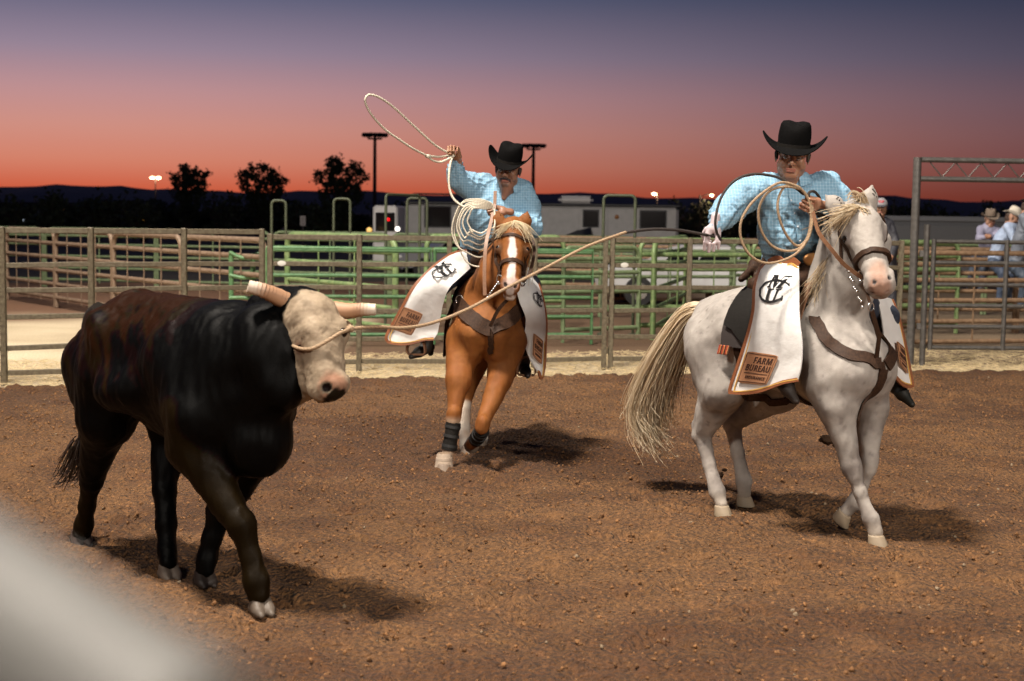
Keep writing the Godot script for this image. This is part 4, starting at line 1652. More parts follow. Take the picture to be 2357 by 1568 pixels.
# ---------------------------------------------------------------- animals: shared helpers
class Fr:
	# a body's own axes: forward, its right side, height above the ground
	var o: Vector3
	var h: Vector3
	var r: Vector3

	func _init(at: Vector3, heading: float) -> void:
		o = at
		var t := deg_to_rad(heading)
		h = Vector3(sin(t), 0, cos(t))
		r = Vector3(-cos(t), 0, sin(t))

	func p(f: float, y: float, s: float) -> Vector3:
		return o + h * f + r * s + Vector3(0, y, 0)


func hair_lock(mb: MB, pts: Array, wide: float, count: int, r: RandomNumberGenerator, c0: Color, c1: Color, thick := 0.006, frizz := 0.0) -> void:
	# many thin tapering strands that follow pts, spread over «wide»
	var cv := curve(pts, 4)
	for k in count:
		var off := Vector3(r.randfn(), r.randfn(), r.randfn()).limit_length(1.6) * wide * 0.5
		var line := []
		var rad := []
		var n := cv.size()
		var end := n - int(r.randf() * n * 0.3)
		var fz := Vector3(r.randfn(), r.randfn(), r.randfn()) * frizz
		for i in end:
			var t := float(i) / (n - 1)
			var spread := 0.35 + 0.9 * sin(PI * clampf(t * 0.85 + 0.1, 0.0, 1.0))
			line.append(cv[i] + off * spread + fz * t * t)
			rad.append(thick * (1.0 - 0.85 * float(i) / end) * 0.9 + 0.0008)
		if line.size() < 3:
			continue
		mb.col = c0.lerp(c1, r.randf())
		mb.tube(line, rad, 3, false, false)


# ---------------------------------------------------------------- the bull
var bull_mb := MB.new()


func bull_fields() -> void:
	var fr := Fr.new(Vector3(-1.83, 0, -7.78), 45.0)
	var K := Color(0.0024, 0.002, 0.0018)
	var N := Color(0.0085, 0.0042, 0.0026)
	var Wt := Color(0.35, 0.275, 0.195)
	var Hf := Color(0.36, 0.29, 0.22)
	var z := 0.08
	var b := Field.new()
	b.cell = 0.0135
	var s := fr.r
	b.add(fr.p(-0.5, 1.13, z), fr.p(-0.25, 1.17, z), 0.26, 0.30, K, 0.08)
	b.add(fr.p(-0.62, 1.27, z), fr.p(-0.3, 1.40, z), 0.13, 0.13, K, 0.1)
	for q in [-1.0, 1.0]:
		b.add(fr.p(-0.36, 1.36, z + 0.2 * q), fr.p(-0.3, 1.3, z + 0.2 * q), 0.085, 0.1, K, 0.09)
		b.add(fr.p(-0.64, 1.12, z + 0.12 * q), fr.p(-0.58, 0.95, z + 0.13 * q), 0.13, 0.12, K, 0.1)
	b.add(fr.p(-0.3, 1.21, z), fr.p(0.1, 1.16, z), 0.285, 0.335, K, 0.1, s, 1.2)
	b.add(fr.p(0.1, 1.155, z), fr.p(0.55, 1.11, z), 0.34, 0.375, K, 0.1, s, 1.24)
	b.add(fr.p(-0.3, 1.38, z), fr.p(0.2, 1.38, z), 0.13, 0.13, K, 0.12)
	b.add(fr.p(0.25, 1.34, z), fr.p(0.6, 1.31, z), 0.15, 0.19, K, 0.12)
	for q in [-1.0, 1.0]:
		b.add(fr.p(0.36, 1.26, z + 0.18 * q), fr.p(0.66, 0.98, z + 0.19 * q), 0.14, 0.155, K, 0.09)
		b.add(fr.p(0.1, 1.05, z + 0.27 * q), fr.p(-0.1, 1.02, z + 0.27 * q), 0.1, 0.1, K, 0.12)
	b.add(fr.p(0.66, 0.98, z), fr.p(0.85, 0.86, z), 0.26, 0.19, K, 0.1)
	b.add(fr.p(0.62, 0.87, z), fr.p(0.84, 0.81, z), 0.14, 0.125, K, 0.1)
	# neck and dewlap
	b.add(fr.p(0.5, 1.16, z), fr.p(0.92, 1.3, z - 0.02), 0.36, 0.25, K, 0.1, s, 1.15)
	b.add(fr.p(0.8, 1.05, z), fr.p(1.06, 1.14, z), 0.22, 0.12, K, 0.08)
	# belly fold
	b.add(fr.p(0.1, 0.93, z), fr.p(0.35, 0.86, z), 0.11, 0.13, K, 0.12)
	# hind leg set back
	b.chain([fr.p(-0.38, 1.08, 0.2), fr.p(-0.44, 0.82, 0.2), fr.p(-0.72, 0.43, 0.14)], [0.2, 0.145, 0.064], K, 0.07)
	b.add(fr.p(-0.72, 0.44, 0.14), fr.p(-0.79, 0.5, 0.135), 0.05, 0.032, K, 0.03)
	b.chain([fr.p(-0.73, 0.42, 0.14), fr.p(-0.81, 0.26, 0.125), fr.p(-0.87, 0.13, 0.115), fr.p(-0.91, 0.07, 0.11)], [0.06, 0.045, 0.052, 0.05], N, 0.03)
	# hind leg stepping forward
	b.chain([fr.p(-0.32, 1.05, -0.02), fr.p(-0.14, 0.8, -0.03), fr.p(-0.06, 0.46, 0.06)], [0.18, 0.12, 0.062], K, 0.06)
	b.add(fr.p(-0.06, 0.46, 0.06), fr.p(-0.14, 0.53, 0.05), 0.05, 0.03, K, 0.03)
	b.chain([fr.p(-0.05, 0.44, 0.065), fr.p(0.02, 0.28, 0.1), fr.p(0.07, 0.15, 0.125), fr.p(0.11, 0.09, 0.14)], [0.058, 0.043, 0.05, 0.046], K, 0.03)
	# right fore reaching, left fore crossing behind
	b.chain([fr.p(0.6, 0.98, 0.3), fr.p(0.6, 0.8, 0.29), fr.p(0.9, 0.44, 0.21)], [0.15, 0.125, 0.07], N, 0.06)
	b.chain([fr.p(0.9, 0.45, 0.21), fr.p(0.95, 0.29, 0.19), fr.p(0.99, 0.17, 0.18), fr.p(1.01, 0.1, 0.178)], [0.074, 0.046, 0.055, 0.048], N, 0.03)
	b.chain([fr.p(0.62, 0.95, -0.1), fr.p(0.58, 0.72, -0.08), fr.p(0.4, 0.4, 0.0)], [0.15, 0.12, 0.07], K, 0.06)
	b.chain([fr.p(0.4, 0.4, 0.0), fr.p(0.37, 0.26, 0.04), fr.p(0.36, 0.14, 0.06), fr.p(0.37, 0.08, 0.075)], [0.068, 0.044, 0.05, 0.046], K, 0.03)
	b.build(bull_mb)
	var nz := FastNoiseLite.new()
	nz.seed = 17
	nz.frequency = 2.2
	nz.fractal_octaves = 3
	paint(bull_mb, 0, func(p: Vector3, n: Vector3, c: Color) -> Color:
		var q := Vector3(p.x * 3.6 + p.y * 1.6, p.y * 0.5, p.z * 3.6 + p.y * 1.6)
		var br := smoothstep(1.12, 1.5, p.y + nz.get_noise_3dv(q) * 0.4) * smoothstep(0.62, 0.2, (p - fr.o).dot(fr.h))  # brown back hair, with the sheen along its top painted in
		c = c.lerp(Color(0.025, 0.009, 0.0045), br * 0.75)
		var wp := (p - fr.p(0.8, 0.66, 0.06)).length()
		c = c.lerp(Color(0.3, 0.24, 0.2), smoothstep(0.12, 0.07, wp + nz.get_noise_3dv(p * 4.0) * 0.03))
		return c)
	ruffle(bull_mb, 0, 0.016, 3.6, 5, Vector3(1.0, 0.55, 1.0))
	ruffle(bull_mb, 0, 0.006, 7.0, 6, Vector3(1.5, 0.35, 1.5), true)
	# head
	var h := Field.new()
	h.cell = 0.0095
	h.add(Vector3(-1.196, 1.431, -7.24), Vector3(-1.064, 1.465, -7.1), 0.19, 0.165, K, 0.05)
	h.add(Vector3(-1.159, 1.266, -7.22), Vector3(-1.112, 1.147, -7.1), 0.15, 0.09, K, 0.05)
	h.add(Vector3(-1.038, 1.533, -7.04), Vector3(-0.94, 1.496, -7.02), 0.075, 0.07, Wt, 0.05)
	h.add(Vector3(-0.992, 1.474, -6.99), Vector3(-0.943, 1.36, -6.95), 0.126, 0.112, Wt, 0.05)
	h.add(Vector3(-0.945, 1.36, -6.95), Vector3(-0.912, 1.24, -6.88), 0.11, 0.088, Wt, 0.06)
	h.add(Vector3(-0.912, 1.24, -6.88), Vector3(-0.882, 1.168, -6.81), 0.087, 0.077, Wt, 0.05)
	h.add(Vector3(-0.929, 1.145, -6.82), Vector3(-0.828, 1.181, -6.81), 0.05, 0.048, Wt, 0.04)
	h.add(Vector3(-0.918, 1.114, -6.86), Vector3(-0.853, 1.133, -6.85), 0.038, 0.036, Color(0.1, 0.06, 0.045), 0.02)
	# brows and cheeks
	h.add(Vector3(-1.06, 1.396, -6.96), Vector3(-1.029, 1.359, -6.95), 0.05, 0.045, Wt, 0.03)
	h.add(Vector3(-0.858, 1.44, -6.98), Vector3(-0.84, 1.402, -6.98), 0.05, 0.042, Wt, 0.03)
	h.add(Vector3(-1.042, 1.302, -6.98), Vector3(-0.988, 1.16, -6.91), 0.075, 0.05, Wt, 0.05)
	h.add(Vector3(-0.962, 1.431, -6.87), Vector3(-0.899, 1.247, -6.81), 0.05, 0.036, Wt, 0.05)
	h.add(Vector3(-1.003, 1.112, -6.95), Vector3(-1.105, 1.042, -7.06), 0.035, 0.028, Wt, 0.03)
	h.cut(Vector3(-0.881, 1.166, -6.735), Vector3(-0.872, 1.16, -6.72), 0.024, 0.018, Color(0.008, 0.005, 0.004), 0.012)
	h.cut(Vector3(-0.812, 1.186, -6.735), Vector3(-0.806, 1.182, -6.72), 0.019, 0.015, Color(0.008, 0.005, 0.004), 0.012)
	# ears, hanging below the horns
	h.chain([Vector3(-1.179, 1.476, -7.14), Vector3(-1.263, 1.489, -7.12), Vector3(-1.334, 1.49, -7.1)], [0.03, 0.05, 0.018], Color(0.02, 0.012, 0.008), 0.02, Vector3(0.35, 0.25, 0.9).normalized(), 2.2)
	h.add(Vector3(-1.247, 1.509, -7.03), Vector3(-1.301, 1.485, -7.02), 0.026, 0.014, Color(0.17, 0.075, 0.035), 0.012)
	h.add(Vector3(-1.295, 1.482, -7.03), Vector3(-1.312, 1.463, -7.03), 0.012, 0.007, Color(0.4, 0.3, 0.2), 0.01)
	var first := bull_mb.v.size()
	h.build(bull_mb)
	var nose := Vector3(-0.848, 1.172, -6.74)
	var mouth := Vector3(-0.832, 1.115, -6.78)
	var eye1 := Vector3(-1.01, 1.344, -6.88)
	paint(bull_mb, first, func(p: Vector3, n: Vector3, c: Color) -> Color:
		var j := nz.get_noise_3dv(p * 6.0)
		if c.r > 0.25:
			c = c.lerp(Color(0.2, 0.15, 0.1), clampf(j * 1.3, 0.0, 0.7))
			c = c.lerp(Color(0.16, 0.09, 0.06), smoothstep(0.062, 0.03, (p - eye1).length() + j * 0.01) * 0.9)
			c = c.lerp(Color(0.3, 0.145, 0.09), smoothstep(0.1, 0.05, (p - nose).length() + j * 0.02) * 0.8)
			c = c.lerp(Color(0.012, 0.008, 0.007), smoothstep(0.07, 0.045, (p - mouth).length() + j * 0.045))
		return c)
	ruffle(bull_mb, first, 0.004, 14.0, 9)
	ruffle(bull_mb, first, 0.003, 34.0, 10, Vector3(1, 0.8, 1), true)


func hoof_pair(mb: MB, at: Vector3, dir: Vector3, c: Color) -> void:
	# cloven hoof: two claws
	var side := dir.cross(Vector3.UP).normalized()
	var f := Field.new()
	f.cell = 0.008
	for q in [-1.0, 1.0]:
		f.add(at + side * 0.024 * q + Vector3(0, 0.07, 0) - dir * 0.02, at + side * 0.029 * q + Vector3(0, 0.03, 0) + dir * 0.03, 0.03, 0.03, c, 0.02)
		f.add(at + side * 0.026 * q + Vector3(0, 0.03, 0) - dir * 0.035, at + side * 0.027 * q + Vector3(0, 0.015, 0) + dir * 0.068, 0.032, 0.016, c, 0.02)
	f.build(mb)


func bull() -> void:
	var fr := Fr.new(Vector3(-1.83, 0, -7.78), 45.0)
	var root := thing("bull", "dark brown bull with white face and blunt horns, walking roped at left", "bull", Vector3(-1.83, 0, -7.78))
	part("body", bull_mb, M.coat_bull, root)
	# horns: sawn off, pale tips
	for side in 2:
		var pts: Array = curve([Vector3(-1.084, 1.537, -7.03), Vector3(-1.153, 1.582, -6.98), Vector3(-1.218, 1.615, -6.94), Vector3(-1.289, 1.636, -6.92)], 5) if side == 0 else curve([Vector3(-0.884, 1.517, -7.05), Vector3(-0.818, 1.514, -7.04), Vector3(-0.748, 1.522, -7.03), Vector3(-0.677, 1.523, -7.03)], 5)
		var mb := MB.new()
		var n := pts.size()
		for i in n - 1:
			var t := float(i) / (n - 2)
			mb.col = Color(0.36, 0.2, 0.115).lerp(Color(0.56, 0.47, 0.38), smoothstep(0.6, 0.95, t))
			var r0 := (0.049 - 0.017 * t) * (1.0 if side == 0 else 0.93) + 0.0016 * sin(i * 2.7)
			var r1 := (0.049 - 0.017 * (t + 1.0 / (n - 2))) * (1.0 if side == 0 else 0.93) + 0.0016 * sin((i + 1) * 2.7)
			mb.tube([pts[i], pts[i + 1]], [r0, r1], 14, false, i == n - 2)
		part("horn", mb, M.vc, root)
	for e in [[Vector3(-1.015, 1.351, -6.875), 0.026], [Vector3(-0.828, 1.415, -6.93), 0.024]]:
		var mb := MB.new()
		mb.ball(Transform3D(Basis.from_scale(Vector3.ONE * e[1]), e[0]), 12, 8)
		part("eye", mb, M.eye, root)
	for hf in [[fr.p(-0.92, 0, 0.108), Color(0.05, 0.03, 0.02)], [fr.p(0.13, 0, 0.15), Color(0.13, 0.1, 0.075)], [fr.p(1.03, 0, 0.177), Color(0.1, 0.078, 0.056)], [fr.p(0.38, 0, 0.085), Color(0.02, 0.014, 0.01)]]:
		var mb := MB.new()
		hoof_pair(mb, hf[0], (fr.h + fr.r * 0.25).normalized(), hf[1])
		part("hoof", mb, M.vc, root)
	var r := RandomNumberGenerator.new()
	r.seed = 3
	var mb := MB.new()
	mb.col = Color(0.012, 0.009, 0.007)
	var tl := [fr.p(-0.7, 1.42, 0.09), fr.p(-0.8, 1.36, 0.1), fr.p(-0.835, 1.15, 0.12), fr.p(-0.85, 0.85, 0.12), fr.p(-0.88, 0.66, 0.12), fr.p(-0.93, 0.56, 0.11)]
	mb.tube(curve(tl, 4), [0.05, 0.048, 0.045, 0.042, 0.04, 0.037, 0.034, 0.032, 0.03, 0.028, 0.026, 0.024, 0.022, 0.02], 8)
	hair_lock(mb, [fr.p(-0.9, 0.62, 0.12), fr.p(-0.95, 0.52, 0.11), fr.p(-1.06, 0.42, 0.1), fr.p(-1.16, 0.38, 0.1)], 0.09, 70, r, Color(0.012, 0.009, 0.007), Color(0.04, 0.022, 0.014), 0.005, 0.04)
	part("tail", mb, M.hair, root)


# ---------------------------------------------------------------- the two horses
var white_mb := MB.new()
var gold_mb := MB.new()


func horse_trunk(b: Field, fr: Fr, c: Color, slim := 1.0) -> void:
	var s := fr.r
	b.add(fr.p(-0.58, 1.21, 0), fr.p(-0.35, 1.24, 0), 0.24, 0.25, c, 0.1)
	b.add(fr.p(-0.72, 1.34, 0), fr.p(-0.4, 1.42, 0), 0.09, 0.1, c, 0.12)
	for q in [-slim, slim]:
		b.add(fr.p(-0.59, 1.18, 0.105 * q), fr.p(-0.55, 0.93, 0.155 * q), 0.19, 0.13, c, 0.08)
		b.add(fr.p(-0.42, 1.33, 0.17 * q), fr.p(-0.35, 1.25, 0.19 * q), 0.1, 0.1, c, 0.1)
		b.add(fr.p(0.33, 1.28, 0.11 * q), fr.p(0.56, 1.03, 0.15 * q), 0.185 * slim, 0.135 * slim, c, 0.08)
		b.add(fr.p(0.62, 1.06, 0.1 * q), fr.p(0.58, 0.92, 0.12 * q), 0.14, 0.11, c, 0.06)
	b.add(fr.p(-0.3, 1.2, 0), fr.p(0.25, 1.16, 0), 0.29, 0.325, c, 0.1, s, 1.14)
	b.add(fr.p(0.3, 1.18, 0), fr.p(0.55, 1.12, 0), 0.285 * slim, 0.225 * slim, c, 0.1)
	b.add(fr.p(0.0, 1.45, 0), fr.p(0.25, 1.47, 0), 0.08, 0.09, c, 0.1)


func horse_leg(b: Field, pts: Array, rad: Array, c: Color, low: Color) -> void:
	# pts: shoulder or hip, elbow or stifle, knee or hock, mid cannon, fetlock, coronet
	var n := pts.size()
	for i in n - 1:
		b.add(pts[i], pts[i + 1], rad[i], rad[i + 1], c if i < 2 else low, 0.06 if i < 2 else 0.025)


func white_horse_fields() -> void:
	var fr := Fr.new(Vector3(1.80, 0, -9.25), 36.0)
	var c := Color(0.405, 0.37, 0.335)
	var lo := Color(0.42, 0.38, 0.34)
	var b := Field.new()
	b.cell = 0.013
	horse_trunk(b, fr, c)
	# neck, carried high
	b.chain([fr.p(0.34, 1.32, 0), fr.p(0.46, 1.6, 0), fr.p(0.47, 1.86, -0.01), fr.p(0.43, 2.0, -0.01)], [0.265, 0.19, 0.138, 0.11], c, 0.09, fr.r, 1.35)
	b.add(fr.p(0.22, 1.5, 0), fr.p(0.4, 1.95, 0), 0.1, 0.07, c, 0.1)
	# right fore, reaching; left fore, lifted
	horse_leg(b, [fr.p(0.5, 0.98, 0.17), fr.p(0.57, 0.86, 0.165), fr.p(0.65, 0.48, 0.1), fr.p(0.7, 0.33, 0.07), fr.p(0.765, 0.17, 0.035), fr.p(0.795, 0.085, 0.025)], [0.15, 0.108, 0.056, 0.037, 0.046, 0.043], c, lo)
	b.add(fr.p(0.655, 0.5, 0.1), fr.p(0.67, 0.43, 0.095), 0.058, 0.05, lo, 0.02)
	horse_leg(b, [fr.p(0.5, 0.96, -0.17), fr.p(0.56, 0.82, -0.175), fr.p(0.575, 0.48, -0.15), fr.p(0.545, 0.33, -0.13), fr.p(0.515, 0.215, -0.11), fr.p(0.455, 0.145, -0.085)], [0.15, 0.1, 0.055, 0.036, 0.045, 0.042], c, lo)
	b.add(fr.p(0.58, 0.5, -0.15), fr.p(0.58, 0.43, -0.145), 0.057, 0.05, lo, 0.02)
	# hind legs
	horse_leg(b, [fr.p(-0.5, 1.12, 0.15), fr.p(-0.38, 0.86, 0.2), fr.p(-0.59, 0.52, 0.185), fr.p(-0.5, 0.33, 0.19), fr.p(-0.405, 0.155, 0.2), fr.p(-0.365, 0.085, 0.2)], [0.21, 0.145, 0.06, 0.041, 0.049, 0.045], c, lo)
	b.add(fr.p(-0.6, 0.52, 0.185), fr.p(-0.645, 0.575, 0.18), 0.045, 0.03, c, 0.03)
	b.add(fr.p(-0.5, 0.85, 0.19), fr.p(-0.62, 0.6, 0.185), 0.08, 0.035, c, 0.05)
	horse_leg(b, [fr.p(-0.45, 1.1, -0.14), fr.p(-0.22, 0.84, -0.17), fr.p(-0.6, 0.58, -0.11), fr.p(-0.535, 0.38, -0.115), fr.p(-0.475, 0.19, -0.12), fr.p(-0.465, 0.1, -0.12)], [0.2, 0.135, 0.06, 0.04, 0.05, 0.045], c, lo)
	b.add(fr.p(-0.6, 0.58, -0.11), fr.p(-0.66, 0.62, -0.11), 0.045, 0.03, c, 0.03)
	b.build(white_mb)
	var nz := FastNoiseLite.new()
	nz.seed = 23
	nz.frequency = 3.0
	nz.fractal_octaves = 4
	var fk := FastNoiseLite.new()
	fk.seed = 24
	fk.frequency = 16.0
	fk.fractal_octaves = 2
	ruffle(white_mb, 0, 0.011, 5.0, 8, Vector3(1, 0.6, 1))
	ruffle(white_mb, 0, 0.003, 10.0, 9, Vector3(1.4, 0.4, 1.4), true)
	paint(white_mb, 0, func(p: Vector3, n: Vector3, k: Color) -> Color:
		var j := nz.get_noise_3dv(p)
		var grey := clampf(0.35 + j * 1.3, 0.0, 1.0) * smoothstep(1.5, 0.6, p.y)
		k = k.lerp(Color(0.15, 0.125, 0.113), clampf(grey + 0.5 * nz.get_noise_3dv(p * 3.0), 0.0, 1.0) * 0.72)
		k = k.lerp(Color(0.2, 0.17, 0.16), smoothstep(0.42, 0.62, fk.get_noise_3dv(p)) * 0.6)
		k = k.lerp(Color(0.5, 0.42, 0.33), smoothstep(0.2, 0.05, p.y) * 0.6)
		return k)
	var h := Field.new()
	h.cell = 0.0085
	h.add(Vector3(2.124, 2.016, -8.84), Vector3(2.137, 1.95, -8.74), 0.114, 0.120, c, 0.04)
	h.add(Vector3(2.123, 1.855, -8.86), Vector3(2.157, 1.751, -8.74), 0.108, 0.080, c, 0.05)
	h.add(Vector3(2.253, 1.857, -8.86), Vector3(2.221, 1.752, -8.74), 0.097, 0.074, c, 0.05)
	h.add(Vector3(2.129, 1.95, -8.71), Vector3(2.167, 1.731, -8.545), 0.119, 0.078, c, 0.04)
	h.add(Vector3(2.167, 1.731, -8.545), Vector3(2.188, 1.626, -8.47), 0.076, 0.080, c, 0.03)
	h.add(Vector3(2.165, 1.617, -8.48), Vector3(2.217, 1.615, -8.48), 0.068, 0.064, c, 0.03)
	h.add(Vector3(2.177, 1.562, -8.5), Vector3(2.211, 1.563, -8.49), 0.034, 0.032, Color(0.42, 0.26, 0.19), 0.02)
	# brow ridges, cheekbones
	h.add(Vector3(2.035, 1.915, -8.71), Vector3(2.045, 1.878, -8.68), 0.042, 0.036, c, 0.03)
	h.add(Vector3(2.248, 1.947, -8.74), Vector3(2.24, 1.899, -8.71), 0.042, 0.036, c, 0.03)
	h.add(Vector3(2.07, 1.817, -8.72), Vector3(2.115, 1.723, -8.62), 0.03, 0.022, c, 0.03)
	# nostril wings
	h.add(Vector3(2.124, 1.657, -8.455), Vector3(2.142, 1.619, -8.43), 0.03, 0.026, c, 0.02)
	h.add(Vector3(2.244, 1.683, -8.475), Vector3(2.233, 1.643, -8.445), 0.028, 0.024, c, 0.02)
	h.cut(Vector3(2.12, 1.656, -8.4), Vector3(2.137, 1.634, -8.4), 0.012, 0.013, Color(0.03, 0.022, 0.02), 0.01)
	h.cut(Vector3(2.232, 1.686, -8.41), Vector3(2.228, 1.66, -8.41), 0.01, 0.011, Color(0.03, 0.022, 0.02), 0.01)
	h.cut(Vector3(2.126, 1.57, -8.44), Vector3(2.218, 1.587, -8.42), 0.006, 0.006, Color(0.1, 0.06, 0.05), 0.01)
	# ears
	var ef := Vector3(0.25, 0.1, 0.96).normalized()
	h.chain([Vector3(2.019, 2.036, -8.81), Vector3(1.972, 2.094, -8.8), Vector3(1.917, 2.147, -8.79)], [0.062, 0.056, 0.008], c, 0.02, ef, 1.6)
	h.chain([Vector3(2.189, 2.071, -8.82), Vector3(2.192, 2.137, -8.81), Vector3(2.203, 2.212, -8.8)], [0.058, 0.054, 0.008], c, 0.02, ef, 1.6)
	h.cut(Vector3(1.983, 2.062, -8.725), Vector3(1.942, 2.109, -8.74), 0.02, 0.014, Color(0.42, 0.33, 0.27), 0.02)
	h.cut(Vector3(2.17, 2.086, -8.735), Vector3(2.182, 2.155, -8.75), 0.019, 0.013, Color(0.42, 0.33, 0.27), 0.02)
	# upper neck inside the coarse one
	h.add(Vector3(2.157, 1.893, -9.04), Vector3(2.139, 1.741, -9.06), 0.1, 0.1, c, 0.05)
	var first := white_mb.v.size()
	h.build(white_mb)
	var muz := Vector3(2.176, 1.599, -8.38)
	var strip := Vector3(2.17, 1.697, -8.43)
	var e1 := Vector3(2.022, 1.889, -8.65)
	var e2 := Vector3(2.244, 1.923, -8.68)
	ruffle(white_mb, first, 0.0025, 22.0, 4)
	paint(white_mb, first, func(p: Vector3, n: Vector3, k: Color) -> Color:
		if k.r < 0.2:
			return k
		var j := nz.get_noise_3dv(p * 2.0)
		k = k.lerp(Color(0.3, 0.26, 0.25), smoothstep(0.055, 0.02, minf((p - e1).length(), (p - e2).length()) + j * 0.01) * 0.7)
		k = k.lerp(Color(0.45, 0.26, 0.18), smoothstep(0.085, 0.03, (p - strip).length() + j * 0.03) * 0.7)
		k = k.lerp(Color(0.35, 0.19, 0.13), smoothstep(0.11, 0.04, (p - muz).length() + j * 0.04) * 0.85)
		k = k.lerp(Color(0.3, 0.26, 0.24), smoothstep(0.35, 0.6, fk.get_noise_3dv(p * 1.4)) * 0.35)
		return k)


func palomino_fields() -> void:
	var fr := Fr.new(Vector3(-0.15, 0, -11.9), -6.0)
	var c := Color(0.235, 0.08, 0.019)
	var w := Color(0.6, 0.54, 0.46)
	var b := Field.new()
	b.cell = 0.013
	horse_trunk(b, fr, c, 0.9)
	b.chain([fr.p(0.36, 1.3, 0), fr.p(0.54, 1.5, -0.08), Vector3(-0.107, 1.595, -11.34), Vector3(-0.033, 1.777, -11.3)], [0.26, 0.195, 0.15, 0.12], c, 0.09, fr.r, 1.25)
	# pectorals
	for q in [-1.0, 1.0]:
		b.add(fr.p(0.7, 1.06, 0.09 * q), fr.p(0.68, 0.92, 0.1 * q), 0.1, 0.07, c, 0.025)
	# planted right fore
	horse_leg(b, [fr.p(0.5, 1.0, 0.18), Vector3(-0.421, 0.691, -11.2), Vector3(-0.451, 0.422, -11.08), Vector3(-0.47, 0.275, -11.07), Vector3(-0.491, 0.133, -11.05), Vector3(-0.506, 0.062, -11.02)], [0.15, 0.094, 0.05, 0.036, 0.044, 0.043], c, c)
	b.add(Vector3(-0.45, 0.449, -11.06), Vector3(-0.45, 0.394, -11.06), 0.054, 0.049, c, 0.02)
	# lifted left fore: knee towards the camera, cannon folded back
	horse_leg(b, [fr.p(0.5, 1.0, -0.18), Vector3(-0.088, 0.714, -11.25), Vector3(-0.222, 0.372, -10.95), Vector3(-0.248, 0.277, -11.08), Vector3(-0.275, 0.208, -11.25), Vector3(-0.312, 0.161, -11.32)], [0.15, 0.094, 0.05, 0.038, 0.044, 0.043], c, c)
	b.add(Vector3(-0.215, 0.396, -10.93), Vector3(-0.228, 0.351, -10.93), 0.054, 0.048, c, 0.02)
	# hind legs
	horse_leg(b, [fr.p(-0.5, 1.12, 0.15), fr.p(-0.35, 0.86, 0.18), Vector3(-0.408, 0.385, -12.2), Vector3(-0.391, 0.188, -12), Vector3(-0.374, 0.074, -11.85), Vector3(-0.368, 0.038, -11.8)], [0.21, 0.145, 0.062, 0.043, 0.05, 0.046], c, w)
	horse_leg(b, [fr.p(-0.45, 1.1, -0.14), fr.p(-0.3, 0.86, -0.17), Vector3(-0.194, 0.394, -12.45), Vector3(-0.224, 0.215, -12.35), Vector3(-0.251, 0.057, -12.25), Vector3(-0.261, 0.019, -12.2)], [0.2, 0.14, 0.06, 0.042, 0.05, 0.046], c, w)
	b.build(gold_mb)
	var nz := FastNoiseLite.new()
	nz.seed = 29
	nz.frequency = 2.6
	nz.fractal_octaves = 3
	ruffle(gold_mb, 0, 0.011, 5.0, 18, Vector3(1, 0.6, 1))
	ruffle(gold_mb, 0, 0.003, 10.0, 19, Vector3(1.4, 0.4, 1.4), true)
	var kn := Vector3(-0.451, 0.412, -11.08)
	paint(gold_mb, 0, func(p: Vector3, n: Vector3, k: Color) -> Color:
		var j := nz.get_noise_3dv(p)
		k = k.lerp(Color(0.31, 0.125, 0.036), clampf(0.3 + j, 0.0, 1.0) * 0.6)
		if (p - kn).length() < 0.5 and p.x < -0.38:
			k = k.lerp(Color(0.55, 0.42, 0.3), smoothstep(0.44, 0.38, p.y + j * 0.03) * 0.7)
		return k)
	var h := Field.new()
	h.cell = 0.0085
	h.add(Vector3(0, 1.887, -11.3), Vector3(-0.003, 1.82, -11.2), 0.105, 0.11, c, 0.04)
	h.add(Vector3(-0.059, 1.674, -11.28), Vector3(-0.043, 1.543, -11.12), 0.09, 0.065, c, 0.05)
	h.add(Vector3(0.044, 1.668, -11.28), Vector3(0.018, 1.537, -11.12), 0.09, 0.065, c, 0.05)
	h.add(Vector3(-0.003, 1.807, -11.15), Vector3(-0.012, 1.55, -10.96), 0.108, 0.07, c, 0.04)
	h.add(Vector3(-0.012, 1.55, -10.96), Vector3(-0.021, 1.452, -10.9), 0.069, 0.074, c, 0.03)
	h.add(Vector3(-0.033, 1.383, -10.94), Vector3(-0.013, 1.38, -10.94), 0.04, 0.04, Color(0.34, 0.26, 0.22), 0.02)
	h.add(Vector3(-0.111, 1.772, -11.13), Vector3(-0.106, 1.729, -11.1), 0.044, 0.038, c, 0.03)
	h.add(Vector3(0.1, 1.761, -11.13), Vector3(0.094, 1.718, -11.1), 0.044, 0.038, c, 0.03)
	h.add(Vector3(-0.065, 1.499, -10.885), Vector3(-0.057, 1.453, -10.87), 0.032, 0.028, c, 0.02)
	h.add(Vector3(0.029, 1.487, -10.885), Vector3(0.023, 1.441, -10.87), 0.032, 0.028, c, 0.02)
	h.cut(Vector3(-0.071, 1.498, -10.835), Vector3(-0.057, 1.468, -10.835), 0.014, 0.015, Color(0.02, 0.012, 0.01), 0.01)
	h.cut(Vector3(0.035, 1.486, -10.835), Vector3(0.022, 1.456, -10.835), 0.014, 0.015, Color(0.02, 0.012, 0.01), 0.01)
	h.cut(Vector3(-0.073, 1.395, -10.885), Vector3(0.033, 1.394, -10.885), 0.006, 0.006, Color(0.05, 0.03, 0.03), 0.01)
	var ef := Vector3(0.0, 0.1, 1.0).normalized()
	h.chain([Vector3(-0.104, 1.899, -11.28), Vector3(-0.118, 1.957, -11.27), Vector3(-0.122, 2.026, -11.26)], [0.057, 0.05, 0.01], c, 0.02, ef, 1.5)
	h.chain([Vector3(0.075, 1.902, -11.28), Vector3(0.091, 1.96, -11.27), Vector3(0.107, 2.025, -11.26)], [0.057, 0.05, 0.01], c, 0.02, ef, 1.5)
